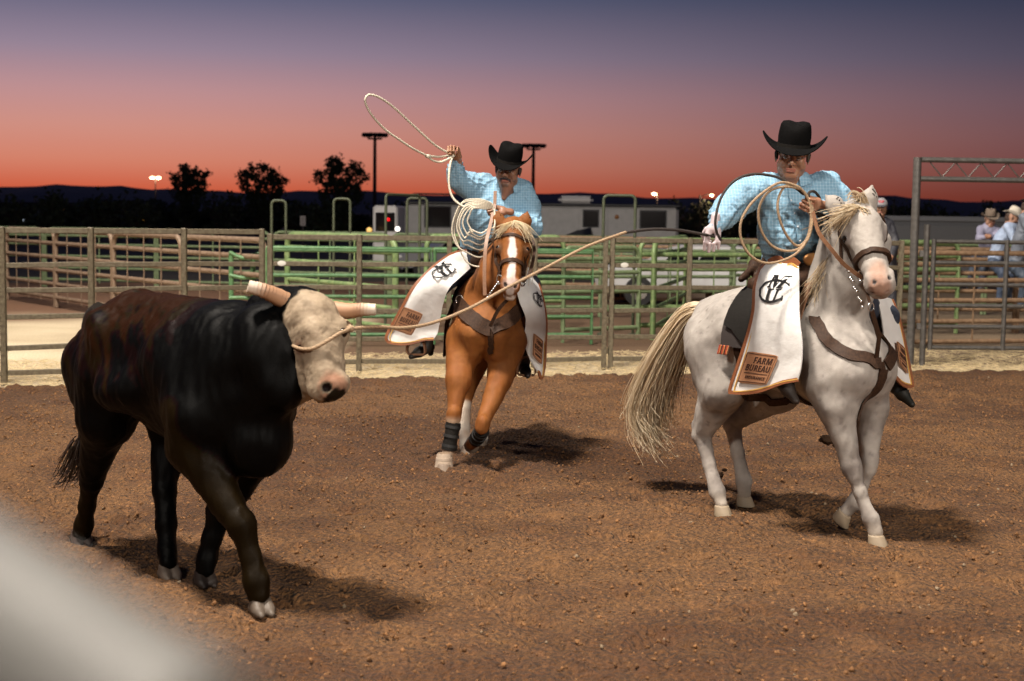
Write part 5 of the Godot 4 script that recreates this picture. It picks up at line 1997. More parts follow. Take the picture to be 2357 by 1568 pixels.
	h.cut(Vector3(-0.11, 1.92, -11.195), Vector3(-0.121, 1.981, -11.215), 0.02, 0.013, Color(0.34, 0.2, 0.1), 0.02)
	h.cut(Vector3(0.081, 1.923, -11.195), Vector3(0.097, 1.984, -11.215), 0.02, 0.013, Color(0.34, 0.2, 0.1), 0.02)
	h.add(Vector3(-0.033, 1.741, -11.36), Vector3(-0.073, 1.6, -11.4), 0.1, 0.1, c, 0.05)
	var first := gold_mb.v.size()
	h.build(gold_mb)
	ruffle(gold_mb, first, 0.0025, 22.0, 14)
	var top := Vector3(-0.014, 1.883, -11.05)
	var mid := Vector3(-0.004, 1.683, -10.98)
	var low := Vector3(-0.018, 1.472, -10.83)
	var e1 := Vector3(-0.116, 1.743, -11.06)
	var e2 := Vector3(0.107, 1.733, -11.06)
	paint(gold_mb, first, func(p: Vector3, n: Vector3, k: Color) -> Color:
		if k.r < 0.1:
			return k
		var j := nz.get_noise_3dv(p * 4.0)
		k = k.lerp(Color(0.24, 0.1, 0.035), clampf(0.2 + j * 1.2, 0.0, 0.7))
		k = k.lerp(Color(0.1, 0.05, 0.025), smoothstep(0.06, 0.02, minf((p - e1).length(), (p - e2).length())) * 0.8)
		# blaze: a crooked white stripe from the forehead to the nose
		var q := Geometry3D.get_closest_point_to_segment(p, top, mid) if p.y > mid.y else Geometry3D.get_closest_point_to_segment(p, mid, low)
		var dx := absf(p.x - q.x + j * 0.012)
		var wide := lerpf(0.026, 0.034, clampf((mid.y - p.y) * 4.0 + 0.5, 0.0, 1.0)) + 0.012 * smoothstep(0.06, 0.0, absf(p.y - 1.72))
		if n.z > 0.1 and p.y < 1.86:
			k = k.lerp(Color(0.68, 0.6, 0.55), smoothstep(wide, wide - 0.012, dx))
		k = k.lerp(Color(0.4, 0.29, 0.25), smoothstep(0.09, 0.03, (p - low).length() + j * 0.03) * 0.85)
		return k)


func hoof(mb: MB, at: Vector3, up: Vector3, fwd: Vector3, c: Color) -> void:
	# a slanting truncated cone, longer at the toe
	mb.col = c
	var side := fwd.cross(up).normalized()
	var f := up.cross(side).normalized()
	var rows := []
	for i in 6:
		var t: float = [0.0, 0.12, 0.5, 0.85, 1.0, 1.0][i]
		var rad: float = [0.056, 0.062, 0.055, 0.049, 0.044, 0.0][i]
		var line := []
		for j in 17:
			var a := TAU * j / 16
			var long := 1.15 if cos(a) > 0 else 0.92
			line.append(at + up * (t * 0.078) + f * (cos(a) * rad * long - t * 0.022) + side * sin(a) * rad)
		rows.append(line)
	var sole := []
	for j in 17:
		sole.append(at + up * 0.004)
	rows.push_front(sole)
	mb.sheet(rows, 0.0, false)


func white_horse() -> void:
	var fr := Fr.new(Vector3(1.80, 0, -9.25), 36.0)
	var root := thing("horse", "white grey-flecked horse with cream mane and tail at right", "horse", Vector3(1.80, 0, -9.25))
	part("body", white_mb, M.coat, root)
	var hc := Color(0.27, 0.21, 0.145)
	for hf in [[fr.p(0.815, 0, 0.02), Vector3.UP, fr.h - fr.r * 0.25], [fr.p(0.425, 0.075, -0.07), fr.p(0.455, 0.145, -0.085) - fr.p(0.42, 0.1, -0.07), fr.p(0.4, 0.0, -0.06) - fr.p(0.46, 0.1, -0.085)], [fr.p(-0.345, 0, 0.2), Vector3.UP, fr.h], [fr.p(-0.455, 0.015, -0.12), Vector3.UP, fr.h]]:
		var mb := MB.new()
		hoof(mb, hf[0], hf[1].normalized(), hf[2].normalized(), hc)
		part("hoof", mb, M.vc, root)
	for e in [[Vector3(2.03, 1.886, -8.675), 0.03], [Vector3(2.248, 1.92, -8.715), 0.03]]:
		var mb := MB.new()
		mb.ball(Transform3D(Basis.from_scale(Vector3.ONE * e[1]), e[0]), 12, 8)
		part("eye", mb, M.eye, root)
	var r := RandomNumberGenerator.new()
	r.seed = 31
	var mb := MB.new()
	var c0 := Color(0.62, 0.52, 0.37)
	var c1 := Color(0.38, 0.26, 0.14)
	hair_lock(mb, [Vector3(1.313, 1.35, -9.92), Vector3(1.238, 1.295, -9.989), Vector3(1.136, 1.09, -10.097), Vector3(1.038, 0.842, -10.214), Vector3(0.981, 0.64, -10.292), Vector3(0.995, 0.5, -10.273), Vector3(1.069, 0.398, -10.171)], 0.12, 800, r, c0, c1, 0.0029, 0.07)
	hair_lock(mb, [Vector3(1.122, 1.073, -10.115), Vector3(1.017, 0.806, -10.243), Vector3(0.954, 0.587, -10.33), Vector3(0.991, 0.419, -10.279), Vector3(1.076, 0.311, -10.161)], 0.06, 150, r, c0, c1, 0.0025, 0.06)
	hair_lock(mb, [Vector3(1.298, 1.348, -9.941), Vector3(1.203, 1.205, -10.037), Vector3(1.111, 0.929, -10.148), Vector3(1.066, 0.716, -10.21), Vector3(1.058, 0.54, -10.22)], 0.11, 420, r, c0, c1, 0.0029, 0.08)
	part("tail", mb, M.hair, root)
	mb = MB.new()
	hair_lock(mb, [Vector3(2.071, 1.961, -9), Vector3(2.015, 1.852, -8.93), Vector3(1.991, 1.717, -8.9), Vector3(1.969, 1.581, -8.88), Vector3(1.925, 1.439, -8.88)], 0.045, 110, r, c0, c1, 0.0036, 0.06)
	hair_lock(mb, [Vector3(2.057, 1.906, -8.98), Vector3(1.999, 1.77, -8.92), Vector3(1.978, 1.608, -8.9), Vector3(1.951, 1.472, -8.88)], 0.045, 100, r, c0, c1, 0.0036, 0.06)
	hair_lock(mb, [Vector3(2.055, 1.852, -8.95), Vector3(1.988, 1.744, -8.88), Vector3(1.907, 1.609, -8.86), Vector3(1.861, 1.501, -8.84)], 0.05, 90, r, c0, c1, 0.0036, 0.06)
	part("mane", mb, M.hair, root)
	mb = MB.new()
	hair_lock(mb, [Vector3(2.098, 2.072, -8.72), Vector3(2.029, 2.057, -8.64), Vector3(1.967, 2.014, -8.65), Vector3(1.902, 1.95, -8.7)], 0.035, 90, r, c0, c1, 0.003, 0.05)
	hair_lock(mb, [Vector3(2.103, 2.072, -8.72), Vector3(2.122, 2.053, -8.64), Vector3(2.157, 2.022, -8.66)], 0.02, 40, r, c0, c1, 0.003, 0.02)
	hair_lock(mb, [Vector3(2.134, 2.064, -8.8), Vector3(2.132, 2.133, -8.78), Vector3(2.086, 2.154, -8.77), Vector3(2.055, 2.122, -8.76)], 0.035, 24, r, c0, c1, 0.003, 0.02)
	hair_lock(mb, [Vector3(2.147, 2.065, -8.8), Vector3(2.159, 2.128, -8.78), Vector3(2.123, 2.149, -8.77), Vector3(2.097, 2.101, -8.74)], 0.03, 20, r, c0, c1, 0.003, 0.02)
	part("forelock", mb, M.hair, root)
	saddle(fr, "dark leather stock saddle under the white rider's chaps", white_mb, true, [Vector3(1.675, 1.069, -8.835), fr.p(0.1, 0.75, -0.42)])
	tack_white(fr)


func palomino() -> void:
	var fr := Fr.new(Vector3(-0.15, 0, -11.9), -6.0)
	var root := thing("horse", "golden palomino horse with white blaze, cantering between fence and bull", "horse", Vector3(-0.15, 0, -11.9))
	part("body", gold_mb, M.coat, root)
	var dark := Color(0.2, 0.15, 0.11)
	for hf in [[Vector3(-0.515, 0, -10.871), Vector3.UP, fr.h], [Vector3(-0.319, 0.126, -11.36), Vector3(0.2, 0.5, -0.8), Vector3(0, -0.9, -0.4)], [Vector3(-0.361, 0, -11.722), Vector3.UP, fr.h], [Vector3(-0.26, 0, -12.04), Vector3.UP, fr.h]]:
		var mb := MB.new()
		hoof(mb, hf[0], hf[1].normalized(), hf[2].normalized(), dark)
		part("hoof", mb, M.vc, root)
	for e in [[Vector3(-0.113, 1.742, -11.09), 0.026], [Vector3(0.103, 1.732, -11.09), 0.026]]:
		var mb := MB.new()
		mb.ball(Transform3D(Basis.from_scale(Vector3.ONE * e[1]), e[0]), 12, 8)
		part("eye", mb, M.eye, root)
	var r := RandomNumberGenerator.new()
	r.seed = 41
	var c0 := Color(0.66, 0.56, 0.4)
	var c1 := Color(0.5, 0.37, 0.2)
	var mb := MB.new()
	hair_lock(mb, [Vector3(-0.001, 1.942, -11.22), Vector3(-0.045, 1.918, -11.13), Vector3(-0.091, 1.881, -11.1), Vector3(-0.121, 1.83, -11.1)], 0.024, 70, r, c0, c1, 0.0034, 0.03)
	hair_lock(mb, [Vector3(-0.001, 1.942, -11.22), Vector3(0.05, 1.923, -11.13), Vector3(0.098, 1.88, -11.1), Vector3(0.129, 1.81, -11.1)], 0.026, 70, r, c0, c1, 0.0034, 0.03)
	hair_lock(mb, [Vector3(-0.001, 1.946, -11.24), Vector3(-0.004, 1.916, -11.12), Vector3(0.003, 1.889, -11.07)], 0.03, 24, r, c0, c1, 0.0034, 0.03)
	part("forelock", mb, M.hair, root)
	mb = MB.new()
	hair_lock(mb, [Vector3(0.055, 1.88, -11.35), Vector3(0.116, 1.777, -11.4), Vector3(0.129, 1.637, -11.42), Vector3(0.11, 1.498, -11.42)], 0.04, 60, r, c0, c1, 0.0036, 0.04)
	part("mane", mb, M.hair, root)
	mb = MB.new()
	hair_lock(mb, [fr.p(-0.86, 1.33, 0), fr.p(-1.0, 1.2, -0.02), fr.p(-1.1, 0.9, -0.03), fr.p(-1.12, 0.6, -0.03)], 0.1, 80, r, c0, c1, 0.006, 0.05)
	part("tail", mb, M.hair, root)
	# leg boots
	var lb := [[Vector3(-0.45, 0.372, -11.07), Vector3(-0.484, 0.154, -11.05), "black wrap boot on the palomino's planted foreleg"], [Vector3(-0.222, 0.327, -10.98), Vector3(-0.275, 0.21, -11.24), "black wrap boot on the palomino's lifted foreleg"]]
	for k in 2:
		var a: Vector3 = lb[k][0]
		var e: Vector3 = lb[k][1]
		var o := thing("leg_boot", lb[k][2], "leg boot", Vector3(a.x, e.y, a.z), "palomino's leg boots")
		mb = MB.new()
		mb.tube(curve([a, a.lerp(e, 0.3), a.lerp(e, 0.7), e], 3), [0.058, 0.06, 0.059, 0.057, 0.055, 0.054, 0.056, 0.06, 0.062, 0.062], 16)
		part("sleeve", mb, M.leather_black, o)
		for t in [0.12, 0.45, 0.8]:
			mb = MB.new()
			var p := a.lerp(e, t)
			mb.tube([p, p + (e - a).normalized() * 0.022], [0.0635, 0.0635], 16)
			part("closing_strap", mb, M.rubber, o)
	var ct := Vector3(-0.497, 0.121, -11.04)
	var o := thing("bell_boot", "cream bell boot over the palomino's planted front hoof", "leg boot", Vector3(ct.x, 0.02, ct.z))
	mb = MB.new()
	var ft := Vector3(-0.515, 0, -10.927)
	mb.lathe(Transform3D(Basis(), ft), [Vector2(0.076, 0.028), Vector2(0.072, 0.05), Vector2(0.064, 0.1), Vector2(0.058, 0.135), Vector2(0.054, 0.15)], 20)
	part("bell", mb, flat_mat(Color(0.42, 0.33, 0.25), 0.7), o)
	mb = MB.new()
	mb.tube([ft + Vector3(0, 0.098, 0), ft + Vector3(0, 0.116, 0)], [0.066, 0.064], 20)
	part("closing_strap", mb, flat_mat(Color(0.5, 0.4, 0.31), 0.7), o)
	saddle(fr, "dark studded stock saddle under the roping rider", gold_mb, false, [Vector3(-0.775, 0.92, -11.47), Vector3(0.122, 0.754, -11.55)])
	tack_gold(fr)


# ---------------------------------------------------------------- tack
func nearest(body: MB, p: Vector3) -> int:
	var best := -1
	var bd := INF
	for i in body.v.size():
		var d := body.v[i].distance_squared_to(p)
		if d < bd:
			bd = d
			best = i
	return best


# a strap that lies on a body: its points are moved onto the nearest skin
func on_skin(body: MB, pts: Array, wide: float, thick: float, per := 5) -> MB:
	var cv := curve(pts, per)
	var out := []
	var nrm := []
	for p in cv:
		var i := nearest(body, p)
		var q := body.v[i]
		var n := body.n[i]
		out.append(p - n * (p - q).dot(n) + n * (thick * 0.5 + 0.004))
		nrm.append(n)
	var across := []
	for i in out.size():
		var n: Vector3 = (nrm[i] + nrm[maxi(i - 1, 0)] + nrm[mini(i + 1, out.size() - 1)]).normalized()
		var d: Vector3 = out[mini(i + 1, out.size() - 1)] - out[maxi(i - 1, 0)]
		across.append(d.cross(n))
	var mb := MB.new()
	mb.strap(out, across, wide, thick)
	return mb


func ring(at: Vector3, n: Vector3, r: float, t: float) -> MB:
	var mb := MB.new()
	var u := n.cross(Vector3(0.3, 1, 0.2)).normalized()
	var w := n.cross(u).normalized()
	var pts := []
	for k in 14:
		pts.append(at + (u * cos(TAU * k / 14) + w * sin(TAU * k / 14)) * r)
	mb.tube(pts, [t], 6, true)
	return mb


func saddle(fr: Fr, label: String, body: MB, red_pad: bool, feet: Array) -> void:
	var root := thing("saddle", label, "saddle", fr.p(0, 1.5, 0), "roping saddles")
	# pad and skirts lie over the back
	for layer in 2:
		var rows := []
		var f0 := (-0.29 if red_pad else -0.37) if layer == 0 else (-0.26 if red_pad else -0.33)
		var f1 := (0.35 if red_pad else 0.3) if layer == 0 else (0.33 if red_pad else 0.25)
		var lift := 0.012 if layer == 0 else 0.036
		for i in 9:
			var f := lerpf(f0, f1, i / 8.0)
			var line := []
			for j in 15:
				var a := lerpf(-1.0, 1.0, j / 14.0)
				var drop := 1.0 if layer == 0 else 0.9 - 0.12 * cos(i / 8.0 * PI * 2.0)
				var th := a * 1.62 * drop
				line.append(fr.p(f, 1.18 + cos(th) * (0.335 + lift) + (0.03 if layer == 1 else 0.02) * cos(th), sin(th) * (0.302 + lift)))
			rows.append(line)
		var mb := MB.new()
		mb.sheet(rows, 0.018 if layer == 0 else 0.012, true)
		part("pad" if layer == 0 else "skirt", mb, flat_mat(Color(0.03, 0.022, 0.02), 0.95) if layer == 0 else M.leather_black, root)
	if red_pad:
		var mb := MB.new()
		var r := RandomNumberGenerator.new()
		r.seed = 2
		for k in 9:
			var f := lerpf(-0.29, -0.2, k / 8.0)
			mb.col = [Color(0.4, 0.06, 0.03), Color(0.5, 0.2, 0.08), Color(0.06, 0.03, 0.02)][k % 3]
			mb.bar(fr.p(f, 1.17, 0.325), fr.p(f - 0.012, 1.11, 0.332), 0.012, 0.012)
			mb.bar(fr.p(f + 0.007, 1.17, 0.327), fr.p(f - 0.005, 1.115, 0.334), 0.01, 0.012)
		part("pad_fringe", mb, M.vc, root)
	var s := Field.new()
	s.cell = 0.012
	var c := Color.WHITE
	s.add(fr.p(-0.22, 1.58, 0), fr.p(0.12, 1.58, 0), 0.07, 0.07, c, 0.06)
	for q in [-1.0, 1.0]:
		s.add(fr.p(-0.2, 1.56, 0.1 * q), fr.p(0.1, 1.52, 0.12 * q), 0.06, 0.06, c, 0.06)
		s.add(fr.p(-0.3, 1.68, 0.02 * q), fr.p(-0.25, 1.6, 0.19 * q), 0.028, 0.022, c, 0.03)
		s.add(fr.p(0.2, 1.66, 0.04 * q), fr.p(0.19, 1.6, 0.15 * q), 0.06, 0.052, c, 0.04)
		s.add(fr.p(0.19, 1.6, 0.13 * q), fr.p(0.16, 1.5, 0.19 * q), 0.06, 0.05, c, 0.04)
	s.add(fr.p(-0.33, 1.7, 0), fr.p(-0.24, 1.6, 0), 0.03, 0.05, c, 0.05)
	var mb := MB.new()
	s.build(mb)
	part("seat", mb, M.leather, root)
	mb = MB.new()
	mb.tube([fr.p(0.21, 1.68, 0), fr.p(0.25, 1.78, 0)], [0.03, 0.024], 10)
	mb.lathe(Transform3D(Basis(), fr.p(0.253, 1.775, 0)), [Vector2(0.0, -0.004), Vector2(0.045, 0.0), Vector2(0.05, 0.015), Vector2(0.04, 0.028), Vector2(0.0, 0.032)], 16)
	part("horn", mb, M.leather, root)
	for q in [-1.0, 1.0]:
		# fender and stirrup leather, stirrup
		var rows := []
		for i in 9:
			var t := i / 8.0
			var wide: float = [0.07, 0.11, 0.13, 0.13, 0.12, 0.1, 0.075, 0.05, 0.045][i]
			var p := fr.p(-0.02 + 0.2 * t, 1.5 - (0.5 if red_pad else 0.68) * t, (0.2 + (0.14 if red_pad else 0.19) * sin(minf(t * 2.2, PI / 2))) * q)
			rows.append([p - fr.h * wide, p - fr.h * wide * 0.3 + fr.r * 0.01 * q, p + fr.h * wide * 0.3 + fr.r * 0.01 * q, p + fr.h * wide])
		mb = MB.new()
		mb.sheet(rows, 0.012)
		part("fender", mb, M.leather_tan if red_pad else M.leather, root)
		mb = MB.new()
		var c0: Vector3 = feet[0] if q > 0 else feet[1]
		c0.y += 0.045
		var pts := []
		for k in 14:
			var a := PI * (k / 13.0)
			pts.append(c0 + fr.r * cos(a) * 0.075 * q + Vector3(0, sin(a) * 0.13 - 0.08, 0))
		pts.append(c0 - fr.r * 0.06 * q + Vector3(0, -0.1, 0))
		pts.append(c0 + fr.r * 0.06 * q + Vector3(0, -0.1, 0))
		mb.strap(pts, [fr.h], 0.07, 0.014, true)
		part("stirrup", mb, M.leather_tan, root)
	# cinches under the belly
	for f in [0.22, -0.18]:
		var pts := []
		for k in 13:
			var th := lerpf(-2.0, 2.0, k / 12.0)
			pts.append(fr.p(f, 1.15 - cos(th) * 0.36, sin(th) * 0.32))
		mb = on_skin(body, pts, 0.09 if f > 0 else 0.05, 0.014, 3)
		part("cinch", mb, M.leather, root)
	if red_pad:
		mb = MB.new()
		mb.ball(Transform3D(Basis(fr.h * 0.075, Vector3.UP * 0.095, fr.r * 0.02), fr.p(0.3, 1.16, 0.36)), 16, 8)
		part("stirrup_leather_guard", mb, M.leather_tan, root)
		mb = MB.new()
		mb.strap([fr.p(0.37, 1.36, 0.31), fr.p(0.39, 1.2, 0.36), fr.p(0.385, 1.0, 0.36), fr.p(0.38, 0.86, 0.35)], [fr.h], 0.035, 0.007)
		part("latigo", mb, M.leather_black, root)
		mb = MB.new()
		mb.strap(curve([fr.p(0.3, 1.6, 0.14), fr.p(0.34, 1.5, 0.24), fr.p(0.36, 1.38, 0.31)], 4), [fr.h], 0.06, 0.012)
		part("rigging_strap", mb, M.leather_tan, root)
		part("rigging_ring", ring(fr.p(0.36, 1.36, 0.335), fr.r, 0.035, 0.007), M.steel, root)
	# hanging strings
	for k in 3:
		mb = MB.new()
		var p := fr.p(0.27 + 0.02 * k, 1.36 - 0.04 * k, 0.3)
		mb.strap([p, p + Vector3(0.01, -0.12, 0.02), p + Vector3(0.0, -0.3 - 0.05 * k, 0.02)], [fr.h], 0.018, 0.004)
		part("saddle_string", mb, M.leather, root)


func bridle_thing(label: String, at: Vector3) -> Node3D:
	return thing("bridle", label, "bridle", at, "bridles on the ridden horses")


func tack_white(fr: Fr) -> void:
	# breast collar
	var o := thing("breast_collar", "brown leather breast collar across the white horse's chest", "breast collar", fr.p(0.7, 1.1, 0), "breast collars")
	var bm := white_mb
	part("shoulder_strap", on_skin(bm, [Vector3(1.84, 1.443, -8.684), Vector3(1.887, 1.322, -8.636), Vector3(1.968, 1.24, -8.594), Vector3(2.074, 1.171, -8.584), Vector3(2.188, 1.116, -8.665)], 0.07, 0.014), M.leather, o)
	part("shoulder_strap", on_skin(bm, [fr.p(0.35, 1.42, -0.28), fr.p(0.55, 1.3, -0.26), fr.p(0.74, 1.22, -0.16), fr.p(0.82, 1.12, -0.02)], 0.08, 0.014), M.leather, o)
	part("belly_strap", on_skin(bm, [Vector3(2.191, 1.115, -8.678), Vector3(2.2, 1.009, -8.666), Vector3(2.178, 0.87, -8.696), fr.p(0.45, 0.84, 0.02)], 0.045, 0.01), M.leather, o)
	part("lower_strap", on_skin(bm, [Vector3(2.204, 1.097, -8.694), Vector3(2.224, 0.996, -8.666), Vector3(2.176, 0.861, -8.665), Vector3(2.099, 0.779, -8.668)], 0.06, 0.012), M.leather, o)
	part("ring", ring(Vector3(2.184, 1.133, -8.653), fr.h, 0.028, 0.005), M.steel, o)
	# tie-down from the noseband to the collar
	o = thing("tie_down", "narrow brown strap from the white horse's chin to its breast collar", "strap", Vector3(2.184, 1.133, -8.653))
	var mb := MB.new()
	var t0 := Vector3(2.188, 1.14, -8.639) + fr.h * 0.045
	var t1 := Vector3(2.132, 1.462, -8.42)
	mb.strap([t1, t1.lerp(t0, 0.5) + fr.h * 0.04, t0], [fr.r], 0.034, 0.007)
	part("strap", mb, M.leather, o)
	part("ring", ring(Vector3(2.126, 1.488, -8.42), fr.h, 0.026, 0.004), M.steel, o)
	mb = MB.new()
	mb.strap([Vector3(2.114, 1.529, -8.43), Vector3(2.123, 1.509, -8.42)], [fr.r], 0.022, 0.006)
	mb.strap([Vector3(2.11, 1.678, -8.56), Vector3(2.119, 1.589, -8.52), Vector3(2.12, 1.523, -8.44)], [fr.r], 0.02, 0.006)
	part("upper_strap", mb, M.leather, o)
	# bridle
	o = bridle_thing("brown rawhide bridle with thick noseband on the white horse", Vector3(2.129, 1.753, -8.68))
	part("noseband", on_skin(bm, [Vector3(2.108, 1.695, -8.66), Vector3(2.109, 1.75, -8.6), Vector3(2.127, 1.799, -8.53), Vector3(2.163, 1.816, -8.5), Vector3(2.218, 1.795, -8.53), Vector3(2.272, 1.747, -8.6)], 0.03, 0.024, 5), M.leather, o)
	part("cheek_strap", on_skin(bm, [Vector3(2.002, 2.015, -8.73), Vector3(1.993, 1.909, -8.7), Vector3(2.035, 1.791, -8.68), Vector3(2.085, 1.721, -8.66), Vector3(2.11, 1.671, -8.6)], 0.024, 0.008), M.leather, o)
	part("cheek_strap", on_skin(bm, [Vector3(2.203, 2.017, -8.73), Vector3(2.274, 1.899, -8.74), Vector3(2.274, 1.782, -8.64)], 0.024, 0.008), M.leather, o)
	part("throat_latch", on_skin(bm, [Vector3(2, 1.961, -8.76), Vector3(2.022, 1.775, -8.76), Vector3(2.071, 1.669, -8.76), Vector3(2.135, 1.617, -8.74)], 0.02, 0.008), M.leather, o)
	part("bit_ring", ring(Vector3(2.105, 1.667, -8.56), Vector3(-0.8, 0, 0.6), 0.035, 0.006), M.steel, o)
	mb = MB.new()
	for k in 12:
		var t := k / 11.0
		mb.ball(Transform3D(Basis.from_scale(Vector3.ONE * 0.011), (Vector3(2.032, 1.695, -8.64)).lerp(Vector3(2.104, 1.485, -8.54), t) + Vector3(0, 0.01 * sin(k * 2.1), 0)), 8, 5)
	part("curb_chain", mb, M.steel, o)
	mb = MB.new()
	mb.strap(curve([Vector3(1.824, 2.044, -8.7), Vector3(1.841, 1.921, -8.6), Vector3(1.91, 1.819, -8.54), Vector3(1.991, 1.729, -8.54), Vector3(2.101, 1.652, -8.56)], 4), [Vector3(0.4, 0.7, 0.3)], 0.024, 0.006)
	part("rein", mb, M.leather_tan, o)
	mb = MB.new()
	mb.strap(curve([Vector3(1.829, 2.044, -8.72), Vector3(1.928, 2.014, -8.83), Vector3(2.049, 1.961, -8.94), Vector3(2.227, 1.855, -8.93), Vector3(2.285, 1.755, -8.66)], 4), [Vector3(0.4, 0.7, 0.3)], 0.024, 0.006)
	part("rein", mb, M.leather_black, o)


func tack_gold(fr: Fr) -> void:
	var o := thing("breast_collar", "wide brown leather breast collar across the palomino's chest", "breast collar", fr.p(0.7, 1.1, 0), "breast collars")
	var bm := gold_mb
	part("shoulder_strap", on_skin(bm, [Vector3(-0.429, 1.311, -11.5), Vector3(-0.394, 1.243, -11.35), Vector3(-0.306, 1.165, -11.2), Vector3(-0.214, 1.126, -11.1), Vector3(-0.173, 1.115, -11.08)], 0.12, 0.016), M.leather, o)
	part("shoulder_strap", on_skin(bm, [Vector3(-0.173, 1.115, -11.08), Vector3(-0.082, 1.138, -11.15), Vector3(0.002, 1.197, -11.3), Vector3(0.044, 1.261, -11.5)], 0.11, 0.016), M.leather, o)
	part("lower_strap", on_skin(bm, [Vector3(-0.179, 1.103, -11.05), Vector3(-0.191, 0.984, -11.05), Vector3(-0.217, 0.88, -11.07)], 0.045, 0.01), M.leather, o)
	part("ring", ring(Vector3(-0.426, 1.315, -11.42), Vector3(-0.5, 0, 0.8), 0.035, 0.006), M.steel, o)
	var mb := MB.new()
	o = thing("tie_down", "thin brown strap hanging from the palomino's chin to its breast collar", "strap", Vector3(-0.179, 1.117, -11.05))
	mb = MB.new()
	mb.strap(curve([Vector3(-0.04, 1.348, -10.97), Vector3(-0.113, 1.26, -11), Vector3(-0.172, 1.131, -11.04)], 4), [fr.r], 0.028, 0.006)
	part("strap", mb, M.leather, o)
	o = bridle_thing("dark brown buckled bridle on the palomino's blazed face", Vector3(-0.004, 1.646, -11.1))
	part("browband", on_skin(bm, [Vector3(-0.142, 1.802, -11.15), Vector3(-0.074, 1.848, -11.06), Vector3(0.01, 1.849, -11.04), Vector3(0.088, 1.817, -11.06), Vector3(0.131, 1.775, -11.15)], 0.022, 0.008), M.leather, o)
	part("noseband", on_skin(bm, [Vector3(-0.104, 1.536, -11.1), Vector3(-0.077, 1.608, -11), Vector3(-0.017, 1.643, -10.96), Vector3(0.044, 1.609, -11), Vector3(0.079, 1.532, -11.1)], 0.03, 0.014), M.leather, o)
	part("cheek_strap", on_skin(bm, [Vector3(-0.143, 1.879, -11.2), Vector3(-0.155, 1.744, -11.16), Vector3(-0.132, 1.609, -11.12), Vector3(-0.093, 1.506, -11.02)], 0.024, 0.008), M.leather, o)
	part("cheek_strap", on_skin(bm, [Vector3(0.123, 1.883, -11.2), Vector3(0.138, 1.731, -11.16), Vector3(0.113, 1.596, -11.12), Vector3(0.069, 1.498, -11.02)], 0.024, 0.008), M.leather, o)
	for p in [Vector3(-0.102, 1.501, -10.98), Vector3(0.076, 1.49, -10.98)]:
		part("bit_ring", ring(p, Vector3(0.8 if p.x > -0.01 else -0.8, 0, 0.6), 0.036, 0.006), M.steel, o)
	mb = MB.new()
	for k in 9:
		mb.ball(Transform3D(Basis.from_scale(Vector3.ONE * 0.011), (Vector3(-0.112, 1.479, -11)).lerp(Vector3(-0.209, 1.34, -11.05), k / 8.0)), 8, 5)
	part("curb_chain", mb, M.steel, o)
	mb = MB.new()
	mb.strap(curve([Vector3(-0.152, 2.084, -11.36), Vector3(-0.173, 1.964, -11.26), Vector3(-0.212, 1.778, -11.1), Vector3(-0.221, 1.578, -11.02), Vector3(-0.215, 1.378, -10.98)], 4), [Vector3(1, 0, 0.2)], 0.028, 0.006)
	mb.strap(curve([Vector3(-0.15, 2.188, -11.4), Vector3(-0.152, 2.084, -11.36)], 3), [Vector3(1, 0, 0.2)], 0.026, 0.006)
	part("rein", mb, M.leather_tan, o)
	mb = MB.new()
	mb.strap(curve([Vector3(-0.127, 2.016, -11.4), Vector3(0.027, 1.966, -11.5), Vector3(0.161, 1.777, -11.4), Vector3(0.14, 1.58, -11.1), Vector3(0.079, 1.483, -10.98)], 4), [Vector3(1, 0, 0.2)], 0.024, 0.006)
	part("rein", mb, M.leather, o)


# ---------------------------------------------------------------- people
var r1 := {}
var r2 := {}
const SKIN := Color(0.34, 0.17, 0.105)


